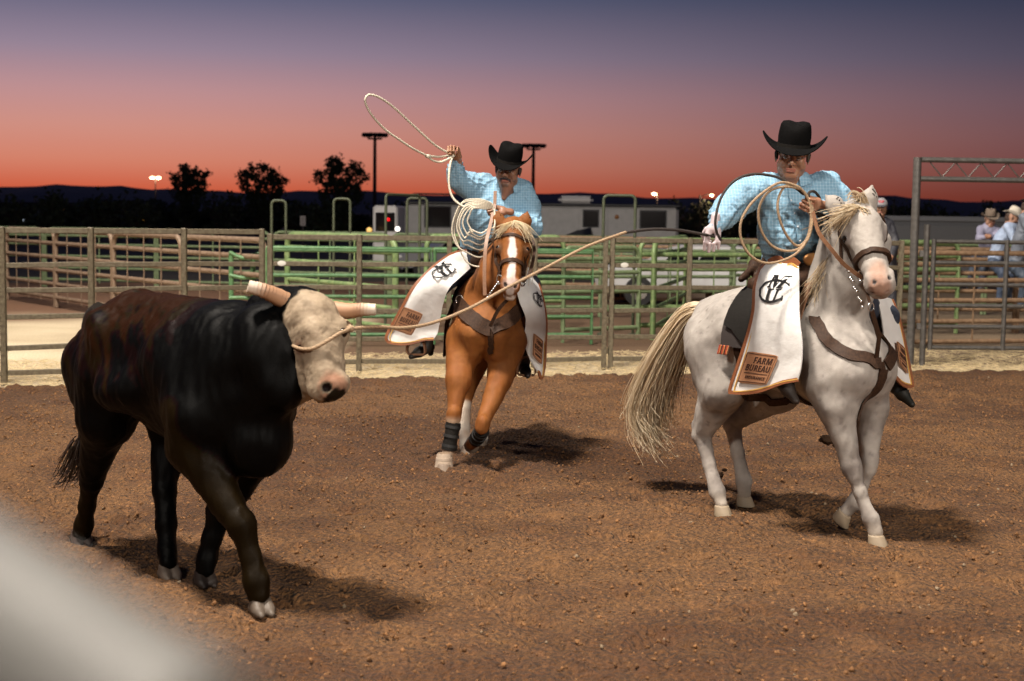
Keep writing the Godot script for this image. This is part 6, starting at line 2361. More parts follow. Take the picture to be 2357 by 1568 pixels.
func head_field(t: Transform3D, skin: Color, hair: Color, whiskers: bool, neck_r: float, hf: Field) -> void:
	# t: x to the person's left, y up, z out of the face; the origin lies between the ears
	var f := func(x: float, y: float, z: float) -> Vector3: return t * Vector3(x, y, z)
	hf.cell = 0.0055
	hf.add(f.call(0, 0.035, -0.02), f.call(0, 0.03, 0.015), 0.09, 0.083, skin, 0.02)
	hf.add(f.call(0, -0.03, 0.02), f.call(0, -0.075, 0.035), 0.07, 0.052, skin, 0.03)
	hf.add(f.call(-0.045, -0.07, 0.01), f.call(0.045, -0.07, 0.01), 0.032, 0.032, skin, 0.03)
	hf.add(f.call(-0.018, -0.1, 0.06), f.call(0.018, -0.1, 0.06), 0.026, 0.026, skin, 0.02)
	for s in [-1.0, 1.0]:
		hf.add(f.call(0.042 * s, -0.02, 0.062), f.call(0.05 * s, -0.045, 0.045), 0.03, 0.03, skin, 0.02)
		hf.add(f.call(0.014 * s, 0.026, 0.09), f.call(0.052 * s, 0.026, 0.072), 0.013, 0.012, skin, 0.015)
		hf.add(f.call(0.014 * s, 0.03, 0.099), f.call(0.05 * s, 0.032, 0.082), 0.005, 0.005, hair, 0.006)
		hf.add(f.call(0.087 * s, 0.012, -0.008), f.call(0.083 * s, -0.028, 0.0), 0.022, 0.014, skin, 0.008, t.basis.x.normalized(), 2.4)
		hf.add(f.call(0.082 * s, 0.02, 0.01), f.call(0.08 * s, -0.015, 0.018), 0.013, 0.01, hair, 0.01)
		hf.add(f.call(0.013 * s, -0.03, 0.104), f.call(0.011 * s, -0.033, 0.1), 0.01, 0.009, skin, 0.008)
		hf.cut(f.call(0.033 * s, 0.006, 0.099), f.call(0.036 * s, 0.006, 0.097), 0.013, 0.012, Color(0.1, 0.05, 0.035), 0.01)
	hf.add(f.call(0, 0.02, 0.094), f.call(0, -0.024, 0.116), 0.011, 0.014, skin, 0.01)
	hf.add(f.call(-0.022, -0.062, 0.092), f.call(0.022, -0.062, 0.092), 0.007, 0.007, skin.lerp(Color(0.3, 0.09, 0.07), 0.6), 0.006)
	hf.add(f.call(-0.018, -0.074, 0.09), f.call(0.018, -0.074, 0.09), 0.009, 0.009, skin.lerp(Color(0.3, 0.09, 0.07), 0.6), 0.006)
	hf.cut(f.call(-0.022, -0.068, 0.101), f.call(0.022, -0.068, 0.101), 0.0035, 0.0035, Color(0.06, 0.02, 0.02), 0.004)
	hf.add(f.call(0, 0.03, -0.045), f.call(0, -0.02, -0.05), 0.084, 0.07, hair, 0.01)
	if whiskers:
		for s in [-1.0, 1.0]:
			hf.add(f.call(0.004 * s, -0.05, 0.104), f.call(0.034 * s, -0.062, 0.088), 0.0095, 0.006, hair, 0.006)
			hf.add(f.call(0.034 * s, -0.062, 0.088), f.call(0.038 * s, -0.082, 0.08), 0.006, 0.004, hair, 0.006)
		hf.add(f.call(-0.012, -0.104, 0.078), f.call(0.012, -0.104, 0.078), 0.015, 0.015, hair.lerp(skin, 0.35), 0.012)
	hf.add(f.call(0, -0.06, -0.02), f.call(0, -0.19, -0.03), neck_r, neck_r * 1.1, skin, 0.03)
	hf.add(f.call(0, -0.105, 0.02), f.call(0, -0.14, 0.0), 0.045, 0.05, skin, 0.03)


func fist_field(hf: Field, t: Transform3D, c: Color, dark: Color) -> void:
	# t: x from index to little finger, y out of the back of the hand, z from wrist to knuckles
	var f := func(x: float, y: float, z: float) -> Vector3: return t * Vector3(x, y, z)
	hf.cell = 0.0055
	hf.add(f.call(-0.02, 0, 0.01), f.call(-0.026, 0.002, 0.075), 0.021, 0.018, c, 0.015)
	hf.add(f.call(0.02, 0, 0.01), f.call(0.026, 0.0, 0.07), 0.02, 0.017, c, 0.015)
	hf.add(f.call(0, 0, -0.05), f.call(0, 0, 0.01), 0.028, 0.026, c, 0.02)
	for i in 4:
		var x := (i - 1.5) * 0.0215
		var l: float = [1.0, 1.08, 1.02, 0.86][i]
		var w: float = [0.0105, 0.0108, 0.0102, 0.009][i]
		var z0: float = [0.078, 0.082, 0.078, 0.07][i]
		hf.chain([f.call(x, 0.006, z0), f.call(x, -0.012 * l, z0 + 0.032 * l), f.call(x, -0.044 * l, z0 + 0.018), f.call(x, -0.043 * l, z0 - 0.014)], [w * 1.1, w, w * 0.95, w * 0.85], c, 0.004)
	hf.chain([f.call(-0.034, -0.008, 0.015), f.call(-0.05, -0.026, 0.045), f.call(-0.034, -0.05, 0.075), f.call(-0.012, -0.06, 0.085)], [0.016, 0.0125, 0.0115, 0.009], c, 0.006)


func frame_of(at: Vector3, z: Vector3, y: Vector3, s := 1.0) -> Transform3D:
	z = z.normalized()
	var x := y.cross(z).normalized()
	y = z.cross(x).normalized()
	return Transform3D(Basis(x * s, y * s, z * s), at)


func boot_field(hf: Field, ankle: Vector3, toe: Vector3, shin: Vector3, c: Color) -> void:
	hf.cell = 0.008
	var d := (toe - ankle).normalized()
	var heel := ankle - d * 0.045 + Vector3(0, -0.075, 0)
	hf.add(heel + Vector3(0, 0.015, 0), ankle + d * 0.1 + Vector3(0, -0.06, 0), 0.036, 0.042, c, 0.02)
	hf.add(ankle + d * 0.1 + Vector3(0, -0.06, 0), ankle + d * 0.2 + Vector3(0, -0.07, 0), 0.042, 0.022, c, 0.02)
	hf.add(ankle, ankle + Vector3(0, -0.05, 0) + d * 0.03, 0.046, 0.046, c, 0.02)
	hf.add(ankle, ankle.lerp(shin, 0.55), 0.048, 0.062, c, 0.02)
	hf.add(heel + Vector3(0, -0.02, 0), heel + Vector3(0, -0.035, 0), 0.026, 0.024, Color(0.01, 0.008, 0.007), 0.006)


func rider_fields() -> void:
	# ---- the header on the white horse, leaning to his right
	var sh := MB.new()
	var b := Field.new()
	b.cell = 0.0115
	var c := Color.WHITE
	b.add(Vector3(1.774, 1.711, -9.3), Vector3(1.887, 1.718, -9.3), 0.145, 0.145, c, 0.06)
	b.add(Vector3(1.751, 1.843, -9.2), Vector3(1.884, 1.844, -9.25), 0.155, 0.15, c, 0.07)
	b.add(Vector3(1.719, 1.955, -9.14), Vector3(1.904, 1.957, -9.2), 0.15, 0.145, c, 0.08)
	b.add(Vector3(1.689, 2.087, -9.12), Vector3(1.939, 2.097, -9.2), 0.14, 0.135, c, 0.08)
	b.add(Vector3(1.647, 2.186, -9.12), Vector3(1.979, 2.203, -9.22), 0.085, 0.085, c, 0.07)
	b.add(Vector3(1.767, 2.245, -9.12), Vector3(1.777, 2.287, -9.12), 0.085, 0.07, c, 0.06)
	b.add(Vector3(1.746, 1.873, -9.05), Vector3(1.839, 1.874, -9.1), 0.09, 0.09, c, 0.08)
	# right arm down to the gloved hand
	b.chain([Vector3(1.599, 2.196, -9.1), Vector3(1.474, 2.149, -9), Vector3(1.348, 2.065, -8.88), Vector3(1.284, 2.005, -8.8), Vector3(1.243, 1.951, -8.73)], [0.098, 0.095, 0.085, 0.07, 0.048], c, 0.05)
	b.chain([Vector3(1.403, 2.168, -8.94), Vector3(1.303, 2.074, -8.83)], [0.06, 0.056], c, 0.05)
	# left arm bent across to the coils
	b.chain([Vector3(2.012, 2.215, -9.22), Vector3(2.083, 2.121, -9.2), Vector3(2.119, 2.002, -9.12), Vector3(2.014, 2.036, -8.98), Vector3(1.914, 2.078, -8.9)], [0.095, 0.092, 0.08, 0.064, 0.048], c, 0.05)
	b.build(sh)
	ruffle(sh, 0, 0.009, 6.0, 31, Vector3(1.3, 0.6, 1.0))
	creases(sh, Vector3(1.496, 2.144, -9), Vector3(1.246, 1.951, -8.75), 0.13, Vector3(1.495, 2.171, -9) - Vector3(1.259, 1.965, -8.75), 95.0, 0.02, 5)
	creases(sh, Vector3(2.016, 2.209, -9.2), Vector3(2.111, 2.016, -9.1), 0.13, Vector3(0.5, 0.8, 0.2), 80.0, 0.018, 6)
	creases(sh, Vector3(1.774, 2.176, -9.1), Vector3(1.783, 1.901, -9.1), 0.3, Vector3(0.8, 0.55, 0.1), 42.0, 0.015, 7)
	creases(sh, Vector3(1.785, 1.818, -9.1), Vector3(1.807, 1.732, -9.2), 0.26, Vector3(0.25, 1, 0.1), 62.0, 0.014, 8)
	r1.shirt = sh
	var lg := MB.new()
	var l := Field.new()
	l.cell = 0.013
	l.add(Vector3(1.767, 1.67, -9.32), Vector3(1.9, 1.679, -9.3), 0.135, 0.135, c, 0.06)
	l.chain([Vector3(1.765, 1.679, -9.25), Vector3(1.67, 1.428, -8.867), Vector3(1.694, 1.206, -8.767), Vector3(1.689, 1.005, -8.756)], [0.135, 0.095, 0.075, 0.05], c, 0.05)
	l.chain([Vector3(1.923, 1.689, -9.25), Vector3(2.213, 1.49, -9.1), Vector3(2.436, 1.367, -9.3), Vector3(2.519, 1.159, -9.4), Vector3(2.537, 0.985, -9.4)], [0.13, 0.1, 0.09, 0.07, 0.05], c, 0.05)
	l.build(lg)
	ruffle(lg, 0, 0.008, 9.0, 35)
	r1.jeans = lg
	var sk := MB.new()
	var hd := Field.new()
	r1.head = frame_of(Vector3(1.755, 2.391, -9.05), Vector3(-0.2, -0.16, 0.95), Vector3(0.06, 1, 0.15), 1.06)
	r1.head = r1.head.scaled_local(Vector3(1.14, 1.0, 1.05))
	head_field(r1.head, SKIN, Color(0.03, 0.02, 0.014), false, 0.075, hd)
	hd.build(sk)
	var h2 := Field.new()
	r1.hand = frame_of(Vector3(1.886, 2.093, -8.85), Vector3(-0.9, 0.12, 0.35), Vector3(0.3, 0.25, -0.9), 1.12)
	fist_field(h2, r1.hand, SKIN, SKIN)
	h2.build(sk)
	r1.skin = sk
	var gl := MB.new()
	var h3 := Field.new()
	r1.glove = frame_of(Vector3(1.225, 1.946, -8.71), Vector3(-0.12, -1, 0.05), Vector3(-0.2, 0.1, 1), 1.3)
	fist_field(h3, r1.glove, Color(0.6, 0.5, 0.52), Color(0.5, 0.4, 0.4))
	h3.build(gl)
	r1.gl = gl
	# ---- the heeler on the palomino, right arm raised with the loop
	sh = MB.new()
	b = Field.new()
	b.cell = 0.0115
	b.add(Vector3(-0.31, 1.717, -11.9), Vector3(-0.179, 1.719, -11.9), 0.14, 0.14, c, 0.06)
	b.add(Vector3(-0.288, 1.835, -11.82), Vector3(-0.129, 1.837, -11.82), 0.15, 0.15, c, 0.07)
	b.add(Vector3(-0.275, 1.978, -11.8), Vector3(-0.038, 1.982, -11.8), 0.15, 0.15, c, 0.08)
	b.add(Vector3(-0.255, 2.107, -11.8), Vector3(0.011, 2.104, -11.82), 0.14, 0.135, c, 0.08)
	b.add(Vector3(-0.249, 2.229, -11.82), Vector3(0.053, 2.191, -11.85), 0.085, 0.085, c, 0.07)
	b.add(Vector3(-0.063, 2.249, -11.8), Vector3(-0.049, 2.289, -11.8), 0.085, 0.07, c, 0.06)
	b.chain([Vector3(-0.256, 2.25, -11.8), Vector3(-0.375, 2.246, -11.7), Vector3(-0.46, 2.278, -11.6), Vector3(-0.473, 2.353, -11.55), Vector3(-0.468, 2.421, -11.5)], [0.098, 0.09, 0.076, 0.062, 0.048], c, 0.05)
	b.chain([Vector3(-0.304, 2.163, -11.75), Vector3(-0.416, 2.231, -11.65)], [0.085, 0.07], c, 0.05)
	b.chain([Vector3(0.067, 2.198, -11.85), Vector3(0.126, 2.063, -11.8), Vector3(0.153, 1.899, -11.7), Vector3(0.044, 1.948, -11.5), Vector3(-0.078, 2.009, -11.42)], [0.096, 0.09, 0.078, 0.062, 0.048], c, 0.05)
	b.build(sh)
	ruffle(sh, 0, 0.009, 6.0, 41, Vector3(1.3, 0.6, 1.0))
	creases(sh, Vector3(-0.316, 2.245, -11.75), Vector3(-0.468, 2.421, -11.5), 0.13, Vector3(0.35, 0.9, 0.2), 85.0, 0.019, 15)
	creases(sh, Vector3(0.078, 2.199, -11.85), Vector3(0.153, 1.913, -11.7), 0.13, Vector3(0.3, 0.9, 0.2), 85.0, 0.018, 16)
	creases(sh, Vector3(0.116, 1.931, -11.6), Vector3(-0.078, 2.009, -11.42), 0.11, Vector3(0.9, 0.3, 0.2), 95.0, 0.016, 18)
	creases(sh, Vector3(-0.137, 2.194, -11.75), Vector3(-0.186, 1.837, -11.75), 0.3, Vector3(-0.8, 0.6, 0.1), 45.0, 0.015, 17)
	r2.shirt = sh
	lg = MB.new()
	l = Field.new()
	l.cell = 0.013
	l.add(Vector3(-0.317, 1.651, -11.92), Vector3(-0.172, 1.653, -11.92), 0.135, 0.135, c, 0.06)
	l.chain([Vector3(-0.323, 1.631, -11.88), Vector3(-0.601, 1.447, -11.55), Vector3(-0.685, 1.307, -11.5), Vector3(-0.697, 1.109, -11.55), Vector3(-0.696, 0.973, -11.6)], [0.13, 0.1, 0.085, 0.068, 0.05], c, 0.05)
	l.chain([Vector3(-0.149, 1.633, -11.88), Vector3(0.124, 1.416, -11.65), Vector3(0.161, 1.242, -11.6), Vector3(0.13, 0.988, -11.65), Vector3(0.108, 0.831, -11.7)], [0.13, 0.1, 0.085, 0.068, 0.05], c, 0.05)
	l.build(lg)
	r2.jeans = lg
	sk = MB.new()
	hd = Field.new()
	r2.head = frame_of(Vector3(-0.05, 2.361, -11.72), Vector3(-0.2, -0.1, 0.97), Vector3(0.07, 1, 0.1), 1.06)
	r2.head = r2.head.scaled_local(Vector3(1.12, 1.0, 1.04))
	head_field(r2.head, Color(0.27, 0.13, 0.08), Color(0.016, 0.011, 0.009), true, 0.072, hd)
	# open collar shows the chest
	hd.add(Vector3(-0.062, 2.208, -11.68), Vector3(-0.082, 2.137, -11.665), 0.045, 0.02, Color(0.24, 0.11, 0.068), 0.03)
	hd.build(sk)
	h2 = Field.new()
	r2.up_hand = frame_of(Vector3(-0.46, 2.448, -11.47), Vector3(-0.25, 0.75, 0.6), Vector3(0.1, 0.75, -0.6), 1.15)
	fist_field(h2, r2.up_hand, Color(0.3, 0.15, 0.09), SKIN)
	h2.build(sk)
	h3 = Field.new()
	r2.hand = frame_of(Vector3(-0.078, 2.03, -11.38), Vector3(-0.95, 0.1, 0.3), Vector3(0.15, 0.6, 0.75), 1.15)
	fist_field(h3, r2.hand, Color(0.27, 0.13, 0.078), SKIN)
	h3.build(sk)
	r2.skin = sk


func body_mesh(d: Dictionary, shirt: Material, jeans: Material, base: Vector3) -> ArrayMesh:
	var m := ArrayMesh.new()
	var k := 0
	for part_of in [["shirt", shirt], ["skin", M.skin], ["jeans", jeans]]:
		d[part_of[0]].add_to(m, -base)
		m.surface_set_material(k, part_of[1])
		k += 1
	return m


# felt hat: crown with a crease, brim rolled up at the sides
func western_hat(root: Node3D, t: Transform3D, felt: Material, curl: float, half: float, called := "hat") -> void:
	var rows := []
	var prof := [[1.0, 0.0], [1.0, 0.03], [1.02, 0.065], [0.99, 0.1], [0.93, 0.135], [0.82, 0.152], [0.55, 0.158], [0.25, 0.155], [0.02, 0.153]]
	for p in prof:
		var line := []
		for j in 29:
			var a := TAU * j / 28
			var x: float = cos(a) * 0.093 * p[0]
			var z: float = sin(a) * 0.108 * p[0]
			var y: float = p[1]
			if y > 0.09:
				y -= 0.012 * exp(-pow(x / 0.03, 2.0)) * smoothstep(0.09, 0.14, y)
				y -= 0.016 * smoothstep(0.02, 0.09, z) * smoothstep(0.09, 0.14, y)
			if z > 0.03 and y > 0.05:
				x *= 1.0 - 0.16 * smoothstep(0.03, 0.1, z) * smoothstep(0.05, 0.13, y)
			line.append(t * Vector3(x, y, z))
		rows.append(line)
	var mb := MB.new()
	mb.sheet(rows, 0.0, true)
	var crown := part(called, mb, felt, root)
	rows = []
	for i in 9:
		var s := i / 8.0
		var line := []
		for j in 41:
			var a := TAU * j / 40
			var x := cos(a) * lerpf(0.09, half, s)
			var z := sin(a) * lerpf(0.105, 0.185, s)
			var up := pow(absf(cos(a)), 2.4)
			var y := curl * up * pow(s, 1.7) - 0.03 * pow(absf(sin(a)), 2.0) * s * s + 0.004
			x *= 1.0 - 0.1 * up * s
			line.append(t * Vector3(x, y, z))
		rows.append(line)
	mb = MB.new()
	mb.sheet(rows, 0.006, true)
	sub_part("brim", mb, felt, crown)
	mb = MB.new()
	var pts := []
	var ac := []
	for j in 28:
		var a := TAU * j / 28
		pts.append(t * Vector3(cos(a) * 0.0955, 0.016, sin(a) * 0.1105))
		ac.append(t.basis.y)
	mb.strap(pts, ac, 0.022, 0.003, true)
	sub_part("hat_band", mb, M.leather_black, crown)


# a part of a part, from world coordinates
func sub_part(called: String, mb: MB, m: Material, parent: Node3D) -> MeshInstance3D:
	var base := Vector3.ZERO
	var up: Node = parent
	while up is Node3D and up != self:
		base += up.position
		up = up.get_parent()
	return obj(called, mb.mesh(-base), m, parent)


func text_at(s: String, t: Transform3D, wide: float, high: float, m: Material, parent: Node3D, called: String, serif := false, heavy := true) -> void:
	var f := SystemFont.new()
	f.font_names = PackedStringArray(["Droid Serif" if serif else "Droid Sans"])
	f.font_weight = 700 if heavy else 400
	var tm := TextMesh.new()
	tm.text = s
	tm.font = f
	tm.font_size = 64
	tm.pixel_size = 0.01
	tm.depth = 0.02
	var bb := tm.get_aabb()
	var base := Vector3.ZERO
	var up: Node = parent
	while up is Node3D and up != self:
		base += up.position
		up = up.get_parent()
	var sx := wide / maxf(bb.size.x, 0.001)
	var sy := high / maxf(bb.size.y, 0.001)
	var o := obj(called, tm, m, parent)
	var c := bb.get_center()
	var bs := Basis(t.basis.x * sx, t.basis.y * sy, t.basis.z * 0.12)
	o.transform = Transform3D(bs, t.origin - base - bs * Vector3(c.x, c.y, 0))


# a chap leg: rows of [outer edge, inner edge] from the hip down; «face» points out of the leather's front
func chap(root: Node3D, edges: Array, bulge: Array, face: Vector3, patch_at: Array, logo_at: Array, show_logo := true) -> void:
	var rows := []
	var k := 11
	var dense := []
	for side in 2:
		var pts := []
		for e in edges:
			pts.append(e[side])
		dense.append(curve(pts, 3))
	var n: int = dense[0].size()
	for i in n:
		var a: Vector3 = dense[0][i]
		var e: Vector3 = dense[1][i]
		var bi: float = bulge[mini(i / 3, bulge.size() - 1)]
		var bj: float = bulge[mini(i / 3 + 1, bulge.size() - 1)]
		var bl := lerpf(bi, bj, float(i % 3) / 3.0)
		var line := []
		for j in k:
			var u := j / float(k - 1)
			var v := i / float(n - 1)
			var p := a.lerp(e, u) + face * (sin(PI * u) * bl)
			p += face * 0.006 * sin(u * 9.0 + v * 5.0) * sin(v * 8.0 + u * 2.0) * (1.0 - v * 0.5)
			if i == n - 1:
				p.y -= 0.028 * sin(PI * minf(u * 1.3, 1.0))
			line.append(p)
		rows.append(line)
	var flip: bool = (rows[0][k - 1] - rows[0][0]).cross(rows[n - 1][0] - rows[0][0]).dot(face) < 0.0
	var mb := MB.new()
	mb.sheet(rows, 0.008, flip)
	var leg := part("chap_leg", mb, M.chap_white, root)
	# brown trim with a gold line along the outer edge and the hem
	var outer := []
	var inner := []
	for i in n:
		outer.append(rows[i][0] + face * 0.002)
		inner.append(rows[i][0].lerp(rows[i][k - 1], 0.075) + face * 0.007)
	for j in range(1, k):
		var w: Vector3 = rows[n - 1][j]
		outer.append(w + face * 0.002)
		inner.append(w.lerp(rows[n - 2][j], 0.32) + face * 0.007)
	mb = MB.new()
	mb.strap(outer, [face.cross(Vector3.UP), Vector3.UP] if false else across_of(outer, face), 0.024, 0.014)
	sub_part("trim", mb, M.chap_brown, leg)
	mb = MB.new()
	mb.strap(inner, across_of(inner, face), 0.007, 0.006)
	sub_part("gold_piping", mb, M.chap_gold, leg)
	# leather patch with burnt lettering
	var tl: Vector3 = patch_at[0]
	var tr: Vector3 = patch_at[1]
	var br: Vector3 = patch_at[2]
	var bl2: Vector3 = patch_at[3]
	var x := ((tr - tl) + (br - bl2)).normalized()
	var y := ((tl - bl2) + (tr - br)).normalized()
	var z := x.cross(y).normalized()
	if z.dot(face) < 0.0:
		z = -z
	var pr := []
	for i in 7:
		var line := []
		for j in 7:
			var u := j / 6.0
			var v := i / 6.0
			var p := tl.lerp(tr, u).lerp(bl2.lerp(br, u), v)
			# rounded corners
			if (i == 0 or i == 6) and (j == 0 or j == 6):
				p = p.lerp((tl + tr + br + bl2) / 4.0, 0.05)
			line.append(p)
		pr.append(line)
	mb = MB.new()
	mb.sheet(pr, 0.005, (pr[0][6] - pr[0][0]).cross(pr[6][0] - pr[0][0]).dot(face) < 0.0)
	var pa := sub_part("patch", mb, M.patch, leg)
	var q := func(u: float, v: float) -> Vector3: return tl.lerp(tr, u).lerp(bl2.lerp(br, u), v) + z * 0.0036
	var w := tl.distance_to(tr)
	var h := tl.distance_to(bl2)
	var bs := Basis(x, y, z)
	# fourth level is not allowed: lettering and border belong to the leg like the patch
	text_at("FARM", Transform3D(bs, q.call(0.61, 0.235)), w * 0.56, h * 0.2, M.burnt, leg, "lettering")
	text_at("BUREAU", Transform3D(bs, q.call(0.53, 0.49)), w * 0.74, h * 0.2, M.burnt, leg, "lettering")
	text_at("INSURANCE", Transform3D(bs, q.call(0.55, 0.8)), w * 0.62, h * 0.1, M.burnt, leg, "lettering")
	mb = MB.new()
	mb.strap([q.call(0.14, 0.665), q.call(0.9, 0.665)], [y], 0.005, 0.002)
	mb.strap([q.call(0.045, 0.05), q.call(0.955, 0.05), q.call(0.955, 0.95), q.call(0.045, 0.95)], [y + x, y - x, y + x, y - x], 0.0045, 0.002, true)
	sub_part("border_line", mb, M.burnt, leg)
	if not show_logo:
		return
	# monogram: a broad C, with M above and U below
	var c: Vector3 = logo_at[0]
	x = logo_at[1]
	y = logo_at[2]
	var sc: float = logo_at[3]
	var more: float = logo_at[4] if logo_at.size() > 4 else 0.0
	x = x.normalized()
	y = (y - x * y.dot(x)).normalized()
	z = x.cross(y)
	if z.dot(face) < 0.0:
		z = -z
	bs = Basis(x, y, z)
	# the stitched letters follow the curve of the leather
	var lie := func(p: Vector3, lift: float) -> Vector3:
		var sum := 0.0
		var hgt := 0.0
		for line in rows:
			for g in line:
				var e: Vector3 = g - p
				var side: float = (e - face * e.dot(face)).length_squared()
				var wt := 1.0 / pow(side + 0.00002, 2.0)
				sum += wt
				hgt += wt * g.dot(face)
		return p + face * (hgt / sum - p.dot(face) + 0.012 + more + lift)
	var k2 := 0
	for letter in [["M", 0.03, 0.235, 0.6, 0.4], ["U", 0.05, -0.2, 0.48, 0.42]]:
		var f := SystemFont.new()
		f.font_names = PackedStringArray(["Droid Serif"])
		f.font_weight = 700
		var tm := TextMesh.new()
		tm.text = letter[0]
		tm.font = f
		tm.font_size = 64
		tm.pixel_size = 0.01
		tm.depth = 0.02
		var bb := tm.get_aabb()
		var arr := tm.get_mesh_arrays()
		var vs: PackedVector3Array = arr[Mesh.ARRAY_VERTEX]
		var mid := bb.get_center()
		for i in vs.size():
			var q2 := vs[i]
			var u: float = (q2.x - mid.x) / bb.size.x * letter[3] + letter[1]
			var v2: float = (q2.y - mid.y) / bb.size.y * letter[4] + letter[2]
			vs[i] = lie.call(c + (x * u + y * v2) * sc, q2.z * 0.12 + 0.0008 * k2)
		arr[Mesh.ARRAY_VERTEX] = vs
		var am := ArrayMesh.new()
		am.add_surface_from_arrays(Mesh.PRIMITIVE_TRIANGLES, arr)
		var lo := obj("monogram", am, M.ink, leg)
		lo.position = -root.position
		k2 += 1
	mb = MB.new()
	var pts := []
	for i in 33:
		var a := deg_to_rad(36.0 + 290.0 * i / 32.0)
		pts.append(lie.call(c + (x * cos(a) * 0.52 + y * (sin(a) * 0.33 - 0.06)) * sc, -0.0005))
	mb.strap(pts, across_of(pts, z), 0.07 * sc, 0.003)
	for e in [0, 32]:
		var p: Vector3 = pts[e]
		mb.strap([p + y * 0.075 * sc, p - y * 0.075 * sc], [x], 0.045 * sc, 0.003)
	sub_part("monogram_c", mb, M.ink, leg)


func across_of(pts: Array, face: Vector3) -> Array:
	var out := []
	for i in pts.size():
		var d: Vector3 = pts[mini(i + 1, pts.size() - 1)] - pts[maxi(i - 1, 0)]
		out.append(d.cross(face).normalized())
	return out


func head_bits(root: Node3D, t: Transform3D) -> void:
	for s in [-1.0, 1.0]:
		var mb := MB.new()
		mb.ball(Transform3D(t.basis * Basis.from_scale(Vector3.ONE * 0.0125), t * Vector3(0.033 * s, 0.006, 0.083)), 10, 8)
		for i in mb.v.size():
			var l: Vector3 = t.affine_inverse() * mb.v[i]
			var dx: float = l.x - 0.033 * s + 0.001
			var dy: float = l.y - 0.005
			mb.c[i] = Color(0.02, 0.012, 0.01) if dx * dx + dy * dy < 0.00003 else Color(0.45, 0.4, 0.37)
		part("eye", mb, M.vc, root)


func collar(root: Node3D, c: Vector3, r: float, face: Vector3, open: float, tip: float) -> void:
	# stand-up collar with two folded points
	var side := Vector3.UP.cross(face).normalized()
	for s in [-1.0, 1.0]:
		var rows := [[], [], []]
		for j in 9:
			var a: float = lerpf(PI, open, j / 8.0) * s
			var dir := face * cos(a) + side * sin(a)
			var f := j / 8.0
			rows[0].append(c + dir * r + Vector3(0, 0.028 - 0.022 * f, 0))
			rows[1].append(c + dir * (r + 0.018) + Vector3(0, 0.02 - 0.03 * f, 0))
			rows[2].append(c + dir * (r + 0.028 + 0.022 * f) + Vector3(0, -0.022 - tip * pow(f, 3.0) - 0.02 * f, 0))
		var mb := MB.new()
		mb.sheet(rows, 0.005, s > 0)
		part("collar", mb, M.shirt, root)


